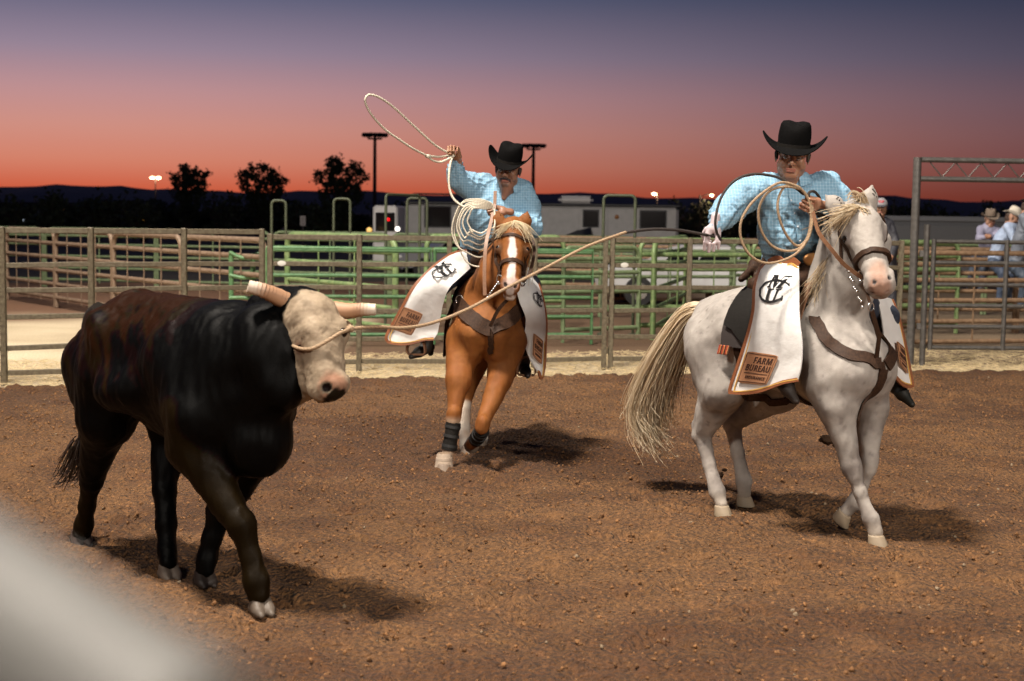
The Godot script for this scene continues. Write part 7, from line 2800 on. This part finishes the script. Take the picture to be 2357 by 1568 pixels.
func riders() -> void:
	# ---------------- header on the white horse
	var base := Fr.new(Vector3(1.80, 0, -9.25), 36.0).p(0, 1.55, 0)
	var root := thing("person", "man in black hat and blue checked shirt riding the white horse", "person", base, "mounted ropers")
	var o := obj("body", body_mesh(r1, M.shirt, M.jeans, base), null, root)
	o.name = "body"
	head_bits(root, r1.head)
	western_hat(root, r1.head.scaled_local(Vector3(0.9, 1.0, 0.95)) * Transform3D(Basis.from_euler(Vector3(0.0, 0, 0)), Vector3(0, 0.055, 0.0)), M.felt, 0.08, 0.205)
	part("glove", r1.gl, M.vc, root)
	collar(root, Vector3(1.777, 2.282, -9.13), 0.082, Vector3(-0.15, 0, 0.98), 0.35, 0.04)
	var mb := MB.new()
	mb = on_skin(r1.shirt, [Vector3(1.743, 2.243, -9.02), Vector3(1.755, 2.12, -8.98), Vector3(1.787, 1.984, -8.98), Vector3(1.807, 1.848, -8.98), Vector3(1.834, 1.757, -9.1)], 0.034, 0.005, 6)
	part("placket", mb, M.shirt, root)
	for p in [Vector3(1.743, 2.207, -8.99), Vector3(1.753, 2.12, -8.97), Vector3(1.769, 2.038, -8.97), Vector3(1.791, 1.952, -8.97), Vector3(1.805, 1.862, -8.97)]:
		var i := nearest(r1.shirt, p)
		mb = MB.new()
		mb.ball(Transform3D(Basis.from_scale(Vector3.ONE * 0.007), r1.shirt.v[i] + r1.shirt.n[i] * 0.006), 8, 5)
		part("button", mb, flat_mat(Color(0.7, 0.72, 0.75), 0.3), root)
	mb = on_skin(r1.jeans, [Vector3(1.649, 1.709, -9.3), Vector3(1.695, 1.699, -9.12), Vector3(1.795, 1.697, -9.06), Vector3(1.896, 1.709, -9.08), Vector3(1.99, 1.723, -9.2)], 0.05, 0.012, 5)
	part("belt", mb, M.leather, root)
	mb = MB.new()
	mb.ball(Transform3D(Basis.from_scale(Vector3(0.055, 0.042, 0.014)), Vector3(1.89, 1.747, -9.02)), 16, 8)
	part("belt_buckle", mb, flat_mat(Color(0.45, 0.22, 0.08), 0.3, 0.7), root)
	var face := Vector3(-0.809, 0.1, 0.588).normalized()
	chap(root, [[Vector3(1.645, 1.726, -9.123), Vector3(1.789, 1.735, -8.925)], [Vector3(1.575, 1.672, -9.049), Vector3(1.769, 1.637, -8.782)], [Vector3(1.532, 1.557, -8.972), Vector3(1.75, 1.51, -8.655)], [Vector3(1.515, 1.423, -8.911), Vector3(1.747, 1.377, -8.591)], [Vector3(1.483, 1.258, -8.92), Vector3(1.753, 1.254, -8.549)], [Vector3(1.445, 1.096, -8.964), Vector3(1.752, 1.144, -8.542)], [Vector3(1.407, 0.952, -9.009), Vector3(1.744, 1.075, -8.544)], [Vector3(1.394, 0.891, -9.026), Vector3(1.735, 1.031, -8.557)]],
		[0.03, 0.045, 0.045, 0.03, 0.012, 0.0, 0.0, 0.0], face, [Vector3(1.478, 1.17, -8.89), Vector3(1.637, 1.164, -8.672), Vector3(1.579, 0.972, -8.748), Vector3(1.428, 0.964, -8.955)],
		[Vector3(1.604, 1.567, -8.792), Vector3(1.695, 1.567, -8.666) - Vector3(1.523, 1.569, -8.903), Vector3(1.607, 1.633, -8.819) - Vector3(1.605, 1.5, -8.787), 0.21])
	face = Vector3(0.55, 0.1, 0.83).normalized()
	chap(root, [[Vector3(2.481, 1.482, -9.3), Vector3(2.332, 1.52, -9.1)], [Vector3(2.525, 1.369, -9.3), Vector3(2.358, 1.409, -9.1)], [Vector3(2.57, 1.226, -9.3), Vector3(2.391, 1.254, -9.12)], [Vector3(2.608, 1.055, -9.3), Vector3(2.419, 1.113, -9.12)], [Vector3(2.642, 0.917, -9.3), Vector3(2.45, 1.007, -9.14)]],
		[0.02, 0.02, 0.01, 0.0, 0.0], face, [Vector3(2.489, 1.225, -9.17), Vector3(2.564, 1.174, -9.25), Vector3(2.593, 0.997, -9.25), Vector3(2.518, 1.067, -9.17)], [], false)
	mb = MB.new()
	var bt := Field.new()
	boot_field(bt, Vector3(1.667, 1.063, -8.787), Vector3(1.725, 0.985, -8.673), Vector3(1.692, 1.26, -8.769), Color(0.02, 0.014, 0.01))
	bt.build(mb)
	part("boot", mb, M.vc, root)
	mb = MB.new()
	bt = Field.new()
	boot_field(bt, Vector3(2.538, 0.968, -9.4), Vector3(2.597, 0.902, -9.3), Vector3(2.519, 1.159, -9.4), Color(0.015, 0.012, 0.01))
	bt.build(mb)
	part("boot", mb, M.vc, root)
	# scalloped yoke of the chaps at the waist
	mb = MB.new()
	mb.strap(curve([Vector3(1.635, 1.716, -9.095), Vector3(1.676, 1.744, -9.021), Vector3(1.707, 1.722, -8.952), Vector3(1.743, 1.74, -8.912), Vector3(1.78, 1.709, -8.877)], 5), [Vector3.UP], 0.05, 0.01)
	part("chap_yoke", mb, M.chap_brown, root)
	mb = MB.new()
	mb.strap(curve([Vector3(1.63, 1.697, -9.079), Vector3(1.672, 1.725, -9), Vector3(1.704, 1.703, -8.931), Vector3(1.739, 1.722, -8.891), Vector3(1.777, 1.691, -8.857)], 5), [Vector3.UP], 0.01, 0.008)
	part("gold_piping", mb, M.chap_gold, root)

	# ---------------- heeler on the palomino
	base = Vector3(-0.15, 1.55, -11.9)
	root = thing("person", "moustached man in black hat swinging a white rope on the palomino", "person", base, "mounted ropers")
	o = obj("body", body_mesh(r2, M.shirt, M.jeans, base), null, root)
	head_bits(root, r2.head)
	western_hat(root, r2.head.scaled_local(Vector3(0.9, 1.0, 0.96)) * Transform3D(Basis.from_euler(Vector3(0.1, 0, -0.12)), Vector3(0, 0.062, 0.0)), M.felt, 0.1, 0.188)
	collar(root, Vector3(-0.052, 2.267, -11.8), 0.085, Vector3(-0.2, 0, 0.98), 0.6, 0.05)
	mb = on_skin(r2.shirt, [Vector3(-0.118, 2.193, -11.66), Vector3(-0.095, 2.087, -11.64), Vector3(-0.1, 1.946, -11.64), Vector3(-0.155, 1.768, -11.66)], 0.034, 0.005, 6)
	part("placket", mb, M.shirt, root)
	mb = on_skin(r2.jeans, [Vector3(-0.404, 1.68, -11.9), Vector3(-0.309, 1.656, -11.75), Vector3(-0.219, 1.651, -11.72), Vector3(-0.13, 1.665, -11.78)], 0.05, 0.012, 5)
	part("belt", mb, M.leather, root)
	mb = MB.new()
	mb.ball(Transform3D(Basis.from_scale(Vector3(0.055, 0.042, 0.014)), Vector3(-0.233, 1.684, -11.7)), 16, 8)
	part("belt_buckle", mb, flat_mat(Color(0.5, 0.25, 0.1), 0.3, 0.7), root)
	face = Vector3(-0.3, 0.15, 0.94).normalized()
	chap(root, [[Vector3(-0.384, 1.703, -11.72), Vector3(-0.348, 1.563, -11.55)], [Vector3(-0.513, 1.669, -11.58), Vector3(-0.426, 1.492, -11.38)], [Vector3(-0.665, 1.55, -11.42), Vector3(-0.505, 1.411, -11.3)], [Vector3(-0.795, 1.409, -11.34), Vector3(-0.554, 1.284, -11.34)], [Vector3(-0.889, 1.236, -11.36), Vector3(-0.578, 1.16, -11.36)], [Vector3(-0.969, 1.094, -11.38), Vector3(-0.592, 1.078, -11.38)], [Vector3(-1.011, 1.009, -11.38), Vector3(-0.603, 1.036, -11.38)], [Vector3(-0.996, 0.971, -11.38), Vector3(-0.63, 1, -11.38)]],
		[0.03, 0.05, 0.06, 0.04, 0.015, 0.0, 0.0, 0.0], face, [Vector3(-0.869, 1.265, -11.285), Vector3(-0.707, 1.204, -11.3), Vector3(-0.804, 1.024, -11.325), Vector3(-0.963, 1.082, -11.31)],
		[Vector3(-0.588, 1.57, -11.27), Vector3(-0.514, 1.612, -11.3) - Vector3(-0.661, 1.529, -11.24), Vector3(-0.619, 1.616, -11.32) - Vector3(-0.557, 1.525, -11.22), 0.18, 0.014])
	face = Vector3(0.45, 0.1, 0.9).normalized()
	chap(root, [[Vector3(0.111, 1.592, -11.7), Vector3(0.033, 1.552, -11.6)], [Vector3(0.201, 1.448, -11.6), Vector3(0.027, 1.42, -11.42)], [Vector3(0.251, 1.285, -11.5), Vector3(0.056, 1.3, -11.32)], [Vector3(0.274, 1.137, -11.5), Vector3(0.107, 1.173, -11.32)], [Vector3(0.27, 0.96, -11.5), Vector3(0.099, 0.984, -11.36)], [Vector3(0.266, 0.797, -11.5), Vector3(0.151, 0.834, -11.4)], [Vector3(0.253, 0.699, -11.48), Vector3(0.213, 0.74, -11.43)]],
		[0.04, 0.05, 0.05, 0.025, 0.01, 0.0, 0.0], face, [Vector3(0.171, 1.063, -11.355), Vector3(0.251, 0.995, -11.425), Vector3(0.243, 0.796, -11.435), Vector3(0.167, 0.88, -11.365)],
		[Vector3(0.213, 1.332, -11.41), Vector3(0.247, 1.259, -11.47) - Vector3(0.167, 1.377, -11.35), Vector3(0.242, 1.371, -11.47) - Vector3(0.182, 1.293, -11.35), 0.13, 0.01])
	mb = MB.new()
	bt = Field.new()
	boot_field(bt, Vector3(-0.695, 0.959, -11.6), Vector3(-0.851, 0.904, -11.4), Vector3(-0.698, 1.144, -11.55), Color(0.022, 0.016, 0.012))
	bt.build(mb)
	part("boot", mb, M.vc, root)
	mb = MB.new()
	bt = Field.new()
	boot_field(bt, Vector3(0.101, 0.795, -11.7), Vector3(0.142, 0.758, -11.45), Vector3(0.13, 1.023, -11.65), Color(0.012, 0.009, 0.008))
	bt.build(mb)
	part("boot", mb, M.vc, root)


# ---------------------------------------------------------------- onlookers behind the fence
func onlooker(label: String, base: Vector3, torso: Array, arms: Array, legs: Array, head: Transform3D, hat: Material, shirt: Color, pants: Color, cap: bool) -> void:
	var root := thing("person", label, "person", base, "onlookers by the pens")
	var mb := MB.new()
	var f := Field.new()
	f.cell = 0.014
	for k in torso.size() - 1:
		f.add(torso[k], torso[k + 1], 0.15, 0.15, shirt, 0.06, head.basis.z.normalized(), 1.25)
	for a in arms:
		f.chain(a, [0.075, 0.062, 0.045], shirt, 0.04)
		var d: Vector3 = (a[2] - a[1]).normalized()
		f.add(a[2] + d * 0.05, a[2] + d * 0.1, 0.036, 0.03, SKIN, 0.02)
	for l in legs:
		f.chain(l, [0.1, 0.078, 0.055], pants, 0.05)
		var fd := head.basis.z.normalized()
		f.add(l[2] + Vector3(0, -0.03, 0), l[2] + Vector3(fd.x, -0.06, fd.z) * 0.14, 0.045, 0.035, Color(0.03, 0.02, 0.015), 0.02)
	f.build(mb)
	ruffle(mb, 0, 0.01, 8.0, 4, Vector3(1, 0.7, 1), true)
	var hf := Field.new()
	head_field(head, SKIN.lerp(Color(0.42, 0.25, 0.18), 0.4), Color(0.05, 0.03, 0.02), false, 0.055, hf)
	hf.build(mb)
	part("body", mb, M.vc, root)
	head_bits(root, head)
	if cap:
		var t := head * Transform3D(Basis.from_euler(Vector3(0.08, 0, 0)), Vector3(0, 0.05, 0.0))
		mb = MB.new()
		var rows := []
		for i in 7:
			var e := i / 6.0 * PI / 2
			var line := []
			for j in 21:
				var a := TAU * j / 20
				line.append(t * Vector3(cos(a) * cos(e) * 0.1, sin(e) * 0.105, sin(a) * cos(e) * 0.112))
			rows.append(line)
		mb.sheet(rows, 0.0, true)
		var c := part("cap", mb, hat, root)
		mb = MB.new()
		rows = []
		for i in 4:
			var line := []
			for j in 9:
				var a := lerpf(0.15, PI - 0.15, j / 8.0)
				var s := 1.0 + 0.62 * i / 3.0 * sin(a)
				line.append(t * Vector3(cos(a) * 0.1, 0.004 - 0.02 * i / 3.0, sin(a) * 0.112 * s))
			rows.append(line)
		mb.sheet(rows, 0.005)
		sub_part("cap_peak", mb, flat_mat(Color(0.06, 0.06, 0.07), 0.8), c)
		mb = MB.new()
		for e in [[-0.022, 0.058, 0.026, 0.013], [0.024, 0.058, 0.026, 0.013], [0.0, 0.04, 0.034, 0.008]]:
			mb.ball(Transform3D(t.basis * Basis.from_scale(Vector3(e[2], e[3], 0.006)), t * Vector3(e[0], e[1], 0.098 - (e[1] - 0.04) * 0.5)), 10, 6)
		sub_part("cap_badge", mb, flat_mat(Color(0.5, 0.03, 0.05), 0.7), c)
	else:
		western_hat(root, head * Transform3D(Basis.from_euler(Vector3(0.1, 0, 0)), Vector3(0, 0.062, 0.0)), hat, 0.07, 0.175)


func spectators() -> void:
	var toward := Vector3(-0.2, -0.05, 1)
	onlooker("boy in grey cap and dark jacket behind the white horse's ear", Vector3(5.684, 0.73, -21.6) * Vector3(1, 0, 1), [Vector3(5.683, 1.126, -21.6), Vector3(5.654, 1.554, -21.6), Vector3(5.562, 1.914, -21.6)], [[Vector3(5.428, 1.964, -21.6), Vector3(5.388, 1.651, -21.5), Vector3(5.425, 1.393, -21.4)], [Vector3(5.679, 1.942, -21.6), Vector3(5.768, 1.656, -21.5), Vector3(5.656, 1.477, -21.3)]], [[Vector3(5.633, 1.06, -21.6), Vector3(5.597, 0.603, -21.5), Vector3(5.64, 0.132, -21.6)], [Vector3(5.751, 1.061, -21.6), Vector3(5.755, 0.605, -21.5), Vector3(5.813, 0.134, -21.6)]],
		frame_of(Vector3(5.539, 2.188, -21.55), Vector3(-0.25, -0.05, 1), Vector3.UP, 0.98), flat_mat(Color(0.25, 0.24, 0.25), 0.8), Color(0.035, 0.035, 0.04), Color(0.02, 0.022, 0.03), true)
	onlooker("cowboy in tan hat with folded arms, leftmost of the onlookers behind the gate", Vector3(8.871, 0.462, -26.6) * Vector3(1, 0, 1), [Vector3(8.915, 1.351, -26.8), Vector3(8.886, 1.638, -26.7), Vector3(8.86, 1.841, -26.6)], [[Vector3(8.714, 1.855, -26.6), Vector3(8.631, 1.696, -26.4), Vector3(8.702, 1.714, -26.3)], [Vector3(9.006, 1.843, -26.6), Vector3(8.961, 1.684, -26.4), Vector3(8.797, 1.724, -26.3)]], [[Vector3(8.817, 1.336, -26.7), Vector3(8.495, 1.282, -26.2), Vector3(8.42, 0.801, -26.2)], [Vector3(8.948, 1.338, -26.7), Vector3(8.655, 1.256, -26.1), Vector3(8.597, 0.769, -26.1)]],
		frame_of(Vector3(8.86, 2.027, -26.55), Vector3(0.05, -0.05, 1), Vector3.UP, 1.0), flat_mat(Color(0.16, 0.12, 0.09), 0.9), Color(0.27, 0.26, 0.36), Color(0.04, 0.055, 0.085), false)
	onlooker("cowboy in white hat and pale blue shirt bending over the rails", Vector3(8.712, 0.547, -25.2) * Vector3(1, 0, 1), [Vector3(8.537, 1.376, -25.2), Vector3(8.596, 1.701, -25.1), Vector3(8.706, 1.886, -25)], [[Vector3(8.625, 1.916, -24.9), Vector3(8.721, 1.692, -24.8), Vector3(8.74, 1.484, -24.7)], [Vector3(8.801, 1.902, -25.1), Vector3(8.912, 1.707, -25), Vector3(8.948, 1.482, -24.9)]], [[Vector3(8.462, 1.271, -25.1), Vector3(8.619, 1.094, -25), Vector3(8.598, 0.629, -25.1)], [Vector3(8.638, 1.267, -25.3), Vector3(8.812, 1.073, -25.2), Vector3(8.821, 0.62, -25.3)]],
		frame_of(Vector3(8.711, 2.068, -24.95), Vector3(0.9, -0.35, 0.35), Vector3(0.25, 1, 0.1), 1.0), flat_mat(Color(0.55, 0.5, 0.42), 0.8), Color(0.34, 0.42, 0.58), Color(0.05, 0.07, 0.11), false)
	onlooker("cowboy in black hat and grey-blue shirt cut by the right picture edge", Vector3(8.821, 0.586, -24.6) * Vector3(1, 0, 1), [Vector3(8.697, 1.336, -24.6), Vector3(8.719, 1.713, -24.5), Vector3(8.772, 2.048, -24.4)], [[Vector3(8.676, 2.084, -24.3), Vector3(8.786, 1.792, -24.2), Vector3(8.849, 1.538, -24.1)], [Vector3(8.852, 2.071, -24.5), Vector3(8.979, 1.755, -24.4), Vector3(9.028, 1.498, -24.3)]], [[Vector3(8.606, 1.248, -24.5), Vector3(8.788, 1.046, -24.4), Vector3(8.77, 0.592, -24.5)], [Vector3(8.781, 1.244, -24.7), Vector3(8.966, 1.025, -24.6), Vector3(8.962, 0.582, -24.7)]],
		frame_of(Vector3(8.792, 2.256, -24.4), Vector3(0.85, -0.3, 0.4), Vector3(0.25, 1, 0.1), 1.0), flat_mat(Color(0.012, 0.011, 0.011), 0.9), Color(0.15, 0.17, 0.21), Color(0.05, 0.07, 0.1), false)


# ---------------------------------------------------------------- ropes
func rope(root: Node3D, called: String, pts: Array, r: float, m: Material, closed := false, per := 8) -> void:
	var mb := MB.new()
	mb.tube(curve(pts, per, closed), [r], 8, closed, true, 22.0)
	part(called, mb, m, root)


func ropes() -> void:
	# the catch rope: from the glove to the bull's horns
	var g := Vector3(1.22, 1.884, -8.74)
	var o := thing("lariat", "tan rope stretched from the white rider's glove to the bull's head", "rope", Vector3(-0.799, 1.431, -6.97), "ropes")
	rope(o, "main_line", [Vector3(-0.798, 1.432, -6.96), Vector3(-0.678, 1.437, -7.05), Vector3(-0.545, 1.425, -7.15), Vector3(-0.401, 1.444, -7.3), Vector3(-0.228, 1.507, -7.47), Vector3(-0.047, 1.601, -7.64), Vector3(0.166, 1.704, -7.85), Vector3(0.415, 1.827, -8.07), Vector3(0.651, 1.909, -8.28)], 0.009, M.rope_tan)
	rope(o, "dark_line", [Vector3(0.646, 1.907, -8.279), Vector3(0.815, 1.927, -8.42), Vector3(0.985, 1.923, -8.56), Vector3(1.116, 1.905, -8.66), Vector3(1.193, 1.893, -8.7), Vector3(1.257, 1.883, -8.72)], 0.009, M.rope_black)
	rope(o, "head_loop", [Vector3(-0.798, 1.434, -6.93), Vector3(-0.836, 1.418, -6.84), Vector3(-0.892, 1.382, -6.79), Vector3(-0.958, 1.348, -6.785), Vector3(-1.025, 1.342, -6.84), Vector3(-1.095, 1.359, -6.94), Vector3(-1.156, 1.396, -7), Vector3(-1.2, 1.415, -7.08), Vector3(-1.206, 1.449, -7.3), Vector3(-1.086, 1.477, -7.4), Vector3(-0.915, 1.468, -7.3), Vector3(-0.825, 1.453, -7.1)], 0.0095, M.rope_tan, true)
	var mb := MB.new()
	mb.ball(Transform3D(Basis.from_scale(Vector3(0.022, 0.018, 0.018)), Vector3(-0.794, 1.433, -6.95)), 10, 6)
	part("honda_knot", mb, M.rope_tan, o)
	# coils in the white rider's left hand and the slack to his glove
	o = thing("rope_coil", "tan rope coils hanging from the white rider's bare hand", "rope", Vector3(1.8, 2.132, -8.8), "ropes")
	rope(o, "coil", [Vector3(1.797, 2.131, -8.76), Vector3(1.743, 2.191, -8.74), Vector3(1.67, 2.208, -8.72), Vector3(1.62, 2.154, -8.7), Vector3(1.603, 2.067, -8.68), Vector3(1.633, 1.957, -8.68), Vector3(1.687, 1.873, -8.7), Vector3(1.745, 1.836, -8.72), Vector3(1.798, 1.879, -8.74), Vector3(1.821, 1.972, -8.75), Vector3(1.82, 2.065, -8.76)], 0.0082, M.rope_tan, true)
	rope(o, "coil", [Vector3(1.806, 2.129, -8.78), Vector3(1.751, 2.181, -8.75), Vector3(1.642, 2.194, -8.7), Vector3(1.552, 2.166, -8.68), Vector3(1.496, 2.092, -8.66), Vector3(1.485, 2.008, -8.66), Vector3(1.514, 1.908, -8.66), Vector3(1.582, 1.83, -8.67), Vector3(1.684, 1.804, -8.69), Vector3(1.771, 1.837, -8.72), Vector3(1.82, 1.938, -8.74), Vector3(1.829, 2.052, -8.76)], 0.0082, M.rope_tan, true)
	rope(o, "coil", [Vector3(1.816, 2.127, -8.8), Vector3(1.738, 2.191, -8.74), Vector3(1.628, 2.22, -8.7), Vector3(1.53, 2.173, -8.66), Vector3(1.429, 2.085, -8.62), Vector3(1.371, 1.98, -8.6), Vector3(1.374, 1.876, -8.6), Vector3(1.424, 1.785, -8.6), Vector3(1.51, 1.735, -8.62), Vector3(1.607, 1.738, -8.65), Vector3(1.723, 1.789, -8.68), Vector3(1.807, 1.893, -8.72), Vector3(1.834, 2.039, -8.76)], 0.0082, M.rope_tan, true)
	rope(o, "black_slack", [Vector3(1.779, 2.15, -8.78), Vector3(1.686, 2.214, -8.75), Vector3(1.585, 2.257, -8.73), Vector3(1.447, 2.267, -8.7), Vector3(1.331, 2.223, -8.66), Vector3(1.251, 2.122, -8.63), Vector3(1.216, 1.991, -8.6), Vector3(1.229, 1.913, -8.62), Vector3(1.262, 1.865, -8.66)], 0.0085, M.rope_black)
	rope(o, "tail_end", [Vector3(1.816, 2.124, -8.8), Vector3(1.815, 2.161, -8.8), Vector3(1.851, 2.17, -8.82), Vector3(1.893, 2.134, -8.86), Vector3(1.914, 2.073, -8.9), Vector3(1.904, 2.013, -8.92)], 0.009, M.rope_black)
	# loop swung by the roping rider
	o = thing("rope_loop", "white rope loop swung against the sky by the roping rider", "rope", Vector3(-0.482, 2.476, -11.4), "ropes")
	rope(o, "loop", [Vector3(-0.479, 2.469, -11.4), Vector3(-0.533, 2.488, -11.38), Vector3(-0.633, 2.544, -11.3), Vector3(-0.794, 2.685, -11.15), Vector3(-0.935, 2.812, -11), Vector3(-1.035, 2.875, -10.9), Vector3(-1.103, 2.889, -10.85), Vector3(-1.13, 2.858, -10.83), Vector3(-1.125, 2.808, -10.85), Vector3(-1.081, 2.731, -10.9), Vector3(-0.997, 2.64, -11), Vector3(-0.898, 2.571, -11.1), Vector3(-0.79, 2.503, -11.2), Vector3(-0.687, 2.455, -11.3)], 0.0088, M.rope_white)
	rope(o, "spoke", [Vector3(-0.687, 2.455, -11.3), Vector3(-0.6, 2.451, -11.34), Vector3(-0.533, 2.464, -11.38), Vector3(-0.479, 2.479, -11.4)], 0.0088, M.rope_white)
	rope(o, "spoke", [Vector3(-0.687, 2.455, -11.3), Vector3(-0.647, 2.422, -11.32), Vector3(-0.586, 2.41, -11.34), Vector3(-0.525, 2.436, -11.36), Vector3(-0.478, 2.465, -11.39)], 0.0088, M.rope_white)
	mb = MB.new()
	mb.ball(Transform3D(Basis.from_euler(Vector3(0, 0, -0.5)).scaled(Vector3(0.028, 0.016, 0.016)), Vector3(-0.68, 2.452, -11.3)), 10, 6)
	part("honda_knot", mb, M.rope_white, o)
	rope(o, "slack", [Vector3(-0.489, 2.458, -11.4), Vector3(-0.507, 2.405, -11.35), Vector3(-0.517, 2.301, -11.3), Vector3(-0.509, 2.198, -11.28), Vector3(-0.476, 2.12, -11.26), Vector3(-0.413, 2.069, -11.24), Vector3(-0.351, 2.046, -11.22)], 0.0095, M.rope_white)
	# coils in his other hand
	o = thing("rope_coil", "white rope coils hanging from the roping rider's left hand", "rope", Vector3(-0.168, 2.049, -11.3), "ropes")
	var r := RandomNumberGenerator.new()
	r.seed = 12
	var mid := Vector3(-0.316, 1.876, -11.26)
	var px := func(x: float, y: float, d: float) -> Vector3: return mid + Vector3((x - 1090.0) * 0.00344, (530.0 - y) * 0.00344, 11.26 - d)
	for k in 7:
		var t := k / 6.0
		var l := lerpf(1041.0, 1074.0, t) + r.randf_range(-6, 6)
		var bot := lerpf(615.0, 535.0, pow(t, 0.8)) + r.randf_range(-9, 9)
		var d := 11.26 - 0.012 * k
		var p := [px.call(1136, 480, 11.3), px.call(1118, 463 + 3 * k, 11.28), px.call(1090, 459 + 3.5 * k, d), px.call(lerpf(l, 1090, 0.35), 470 + 4 * k, d), px.call(l, lerpf(530, 512, t), d), px.call(l + 12, lerpf(572, 535, t), d), px.call(1076 + 6 * t, bot - 10, d), px.call(1103 + 4 * t, bot, d), px.call(1126, bot - 12, d + 0.02), px.call(1138, lerpf(560, 520, t), d + 0.03)]
		rope(o, "coil", p, 0.0068, M.rope_white, true, 5)


func foreground_rail() -> void:
	var a := Vector3(-0.247, 1.895, -0.5)
	var b := Vector3(-0.081, 1.852, -0.36)
	var mb := MB.new()
	mb.tube([a, b], [0.03, 0.03], 20)
	var o := solo("near_rail", mb, rough_mat(Color(0.072, 0.07, 0.065), Color(0.1, 0.097, 0.09), 3.0, 0.0, 0.6, 71), "pale pipe rail close to the camera, blurred in the lower left corner", "rail", "", a)
	o.set_meta("label", "pale pipe rail close to the camera, blurred in the lower left corner")


# clods thrown up by the hooves
func flying_clods() -> void:
	var r := RandomNumberGenerator.new()
	r.seed = 14
	var spots := [[Vector3(2.161, 0.505, -9.6), 0.042, "dark dirt clod thrown up behind the white horse's forelegs"], [Vector3(2.207, 0.486, -9.5), 0.026, "smaller dirt clod flying just right of the biggest one"], [Vector3(1.466, 0.194, -9.9), 0.03, "dirt clod in the air between the white horse's hind legs"], [Vector3(1.511, 0.231, -9.9), 0.014, "tiny dirt clod beside the white horse's hind cannon"]]
	for s in spots:
		var mb := MB.new()
		var n := FastNoiseLite.new()
		n.seed = r.randi() % 1000
		n.frequency = 0.9
		mb.ball(Transform3D(Basis(), Vector3.ZERO), 14, 10)
		for i in mb.v.size():
			var p := mb.v[i]
			mb.v[i] = p * Vector3(1.3, 0.75, 1.0) * s[1] * (1.0 + 0.75 * n.get_noise_3dv(p * 1.6))
		smooth_normals(mb, 0)
		var o := obj("dirt_clod", mb.mesh(), rough_mat(Color(0.04, 0.02, 0.009), Color(0.09, 0.045, 0.02), 12.0, 0.4, 0.95, 91))
		o.position = s[0]
		tag(o, s[2], "dirt clod", "clods thrown up by the hooves")
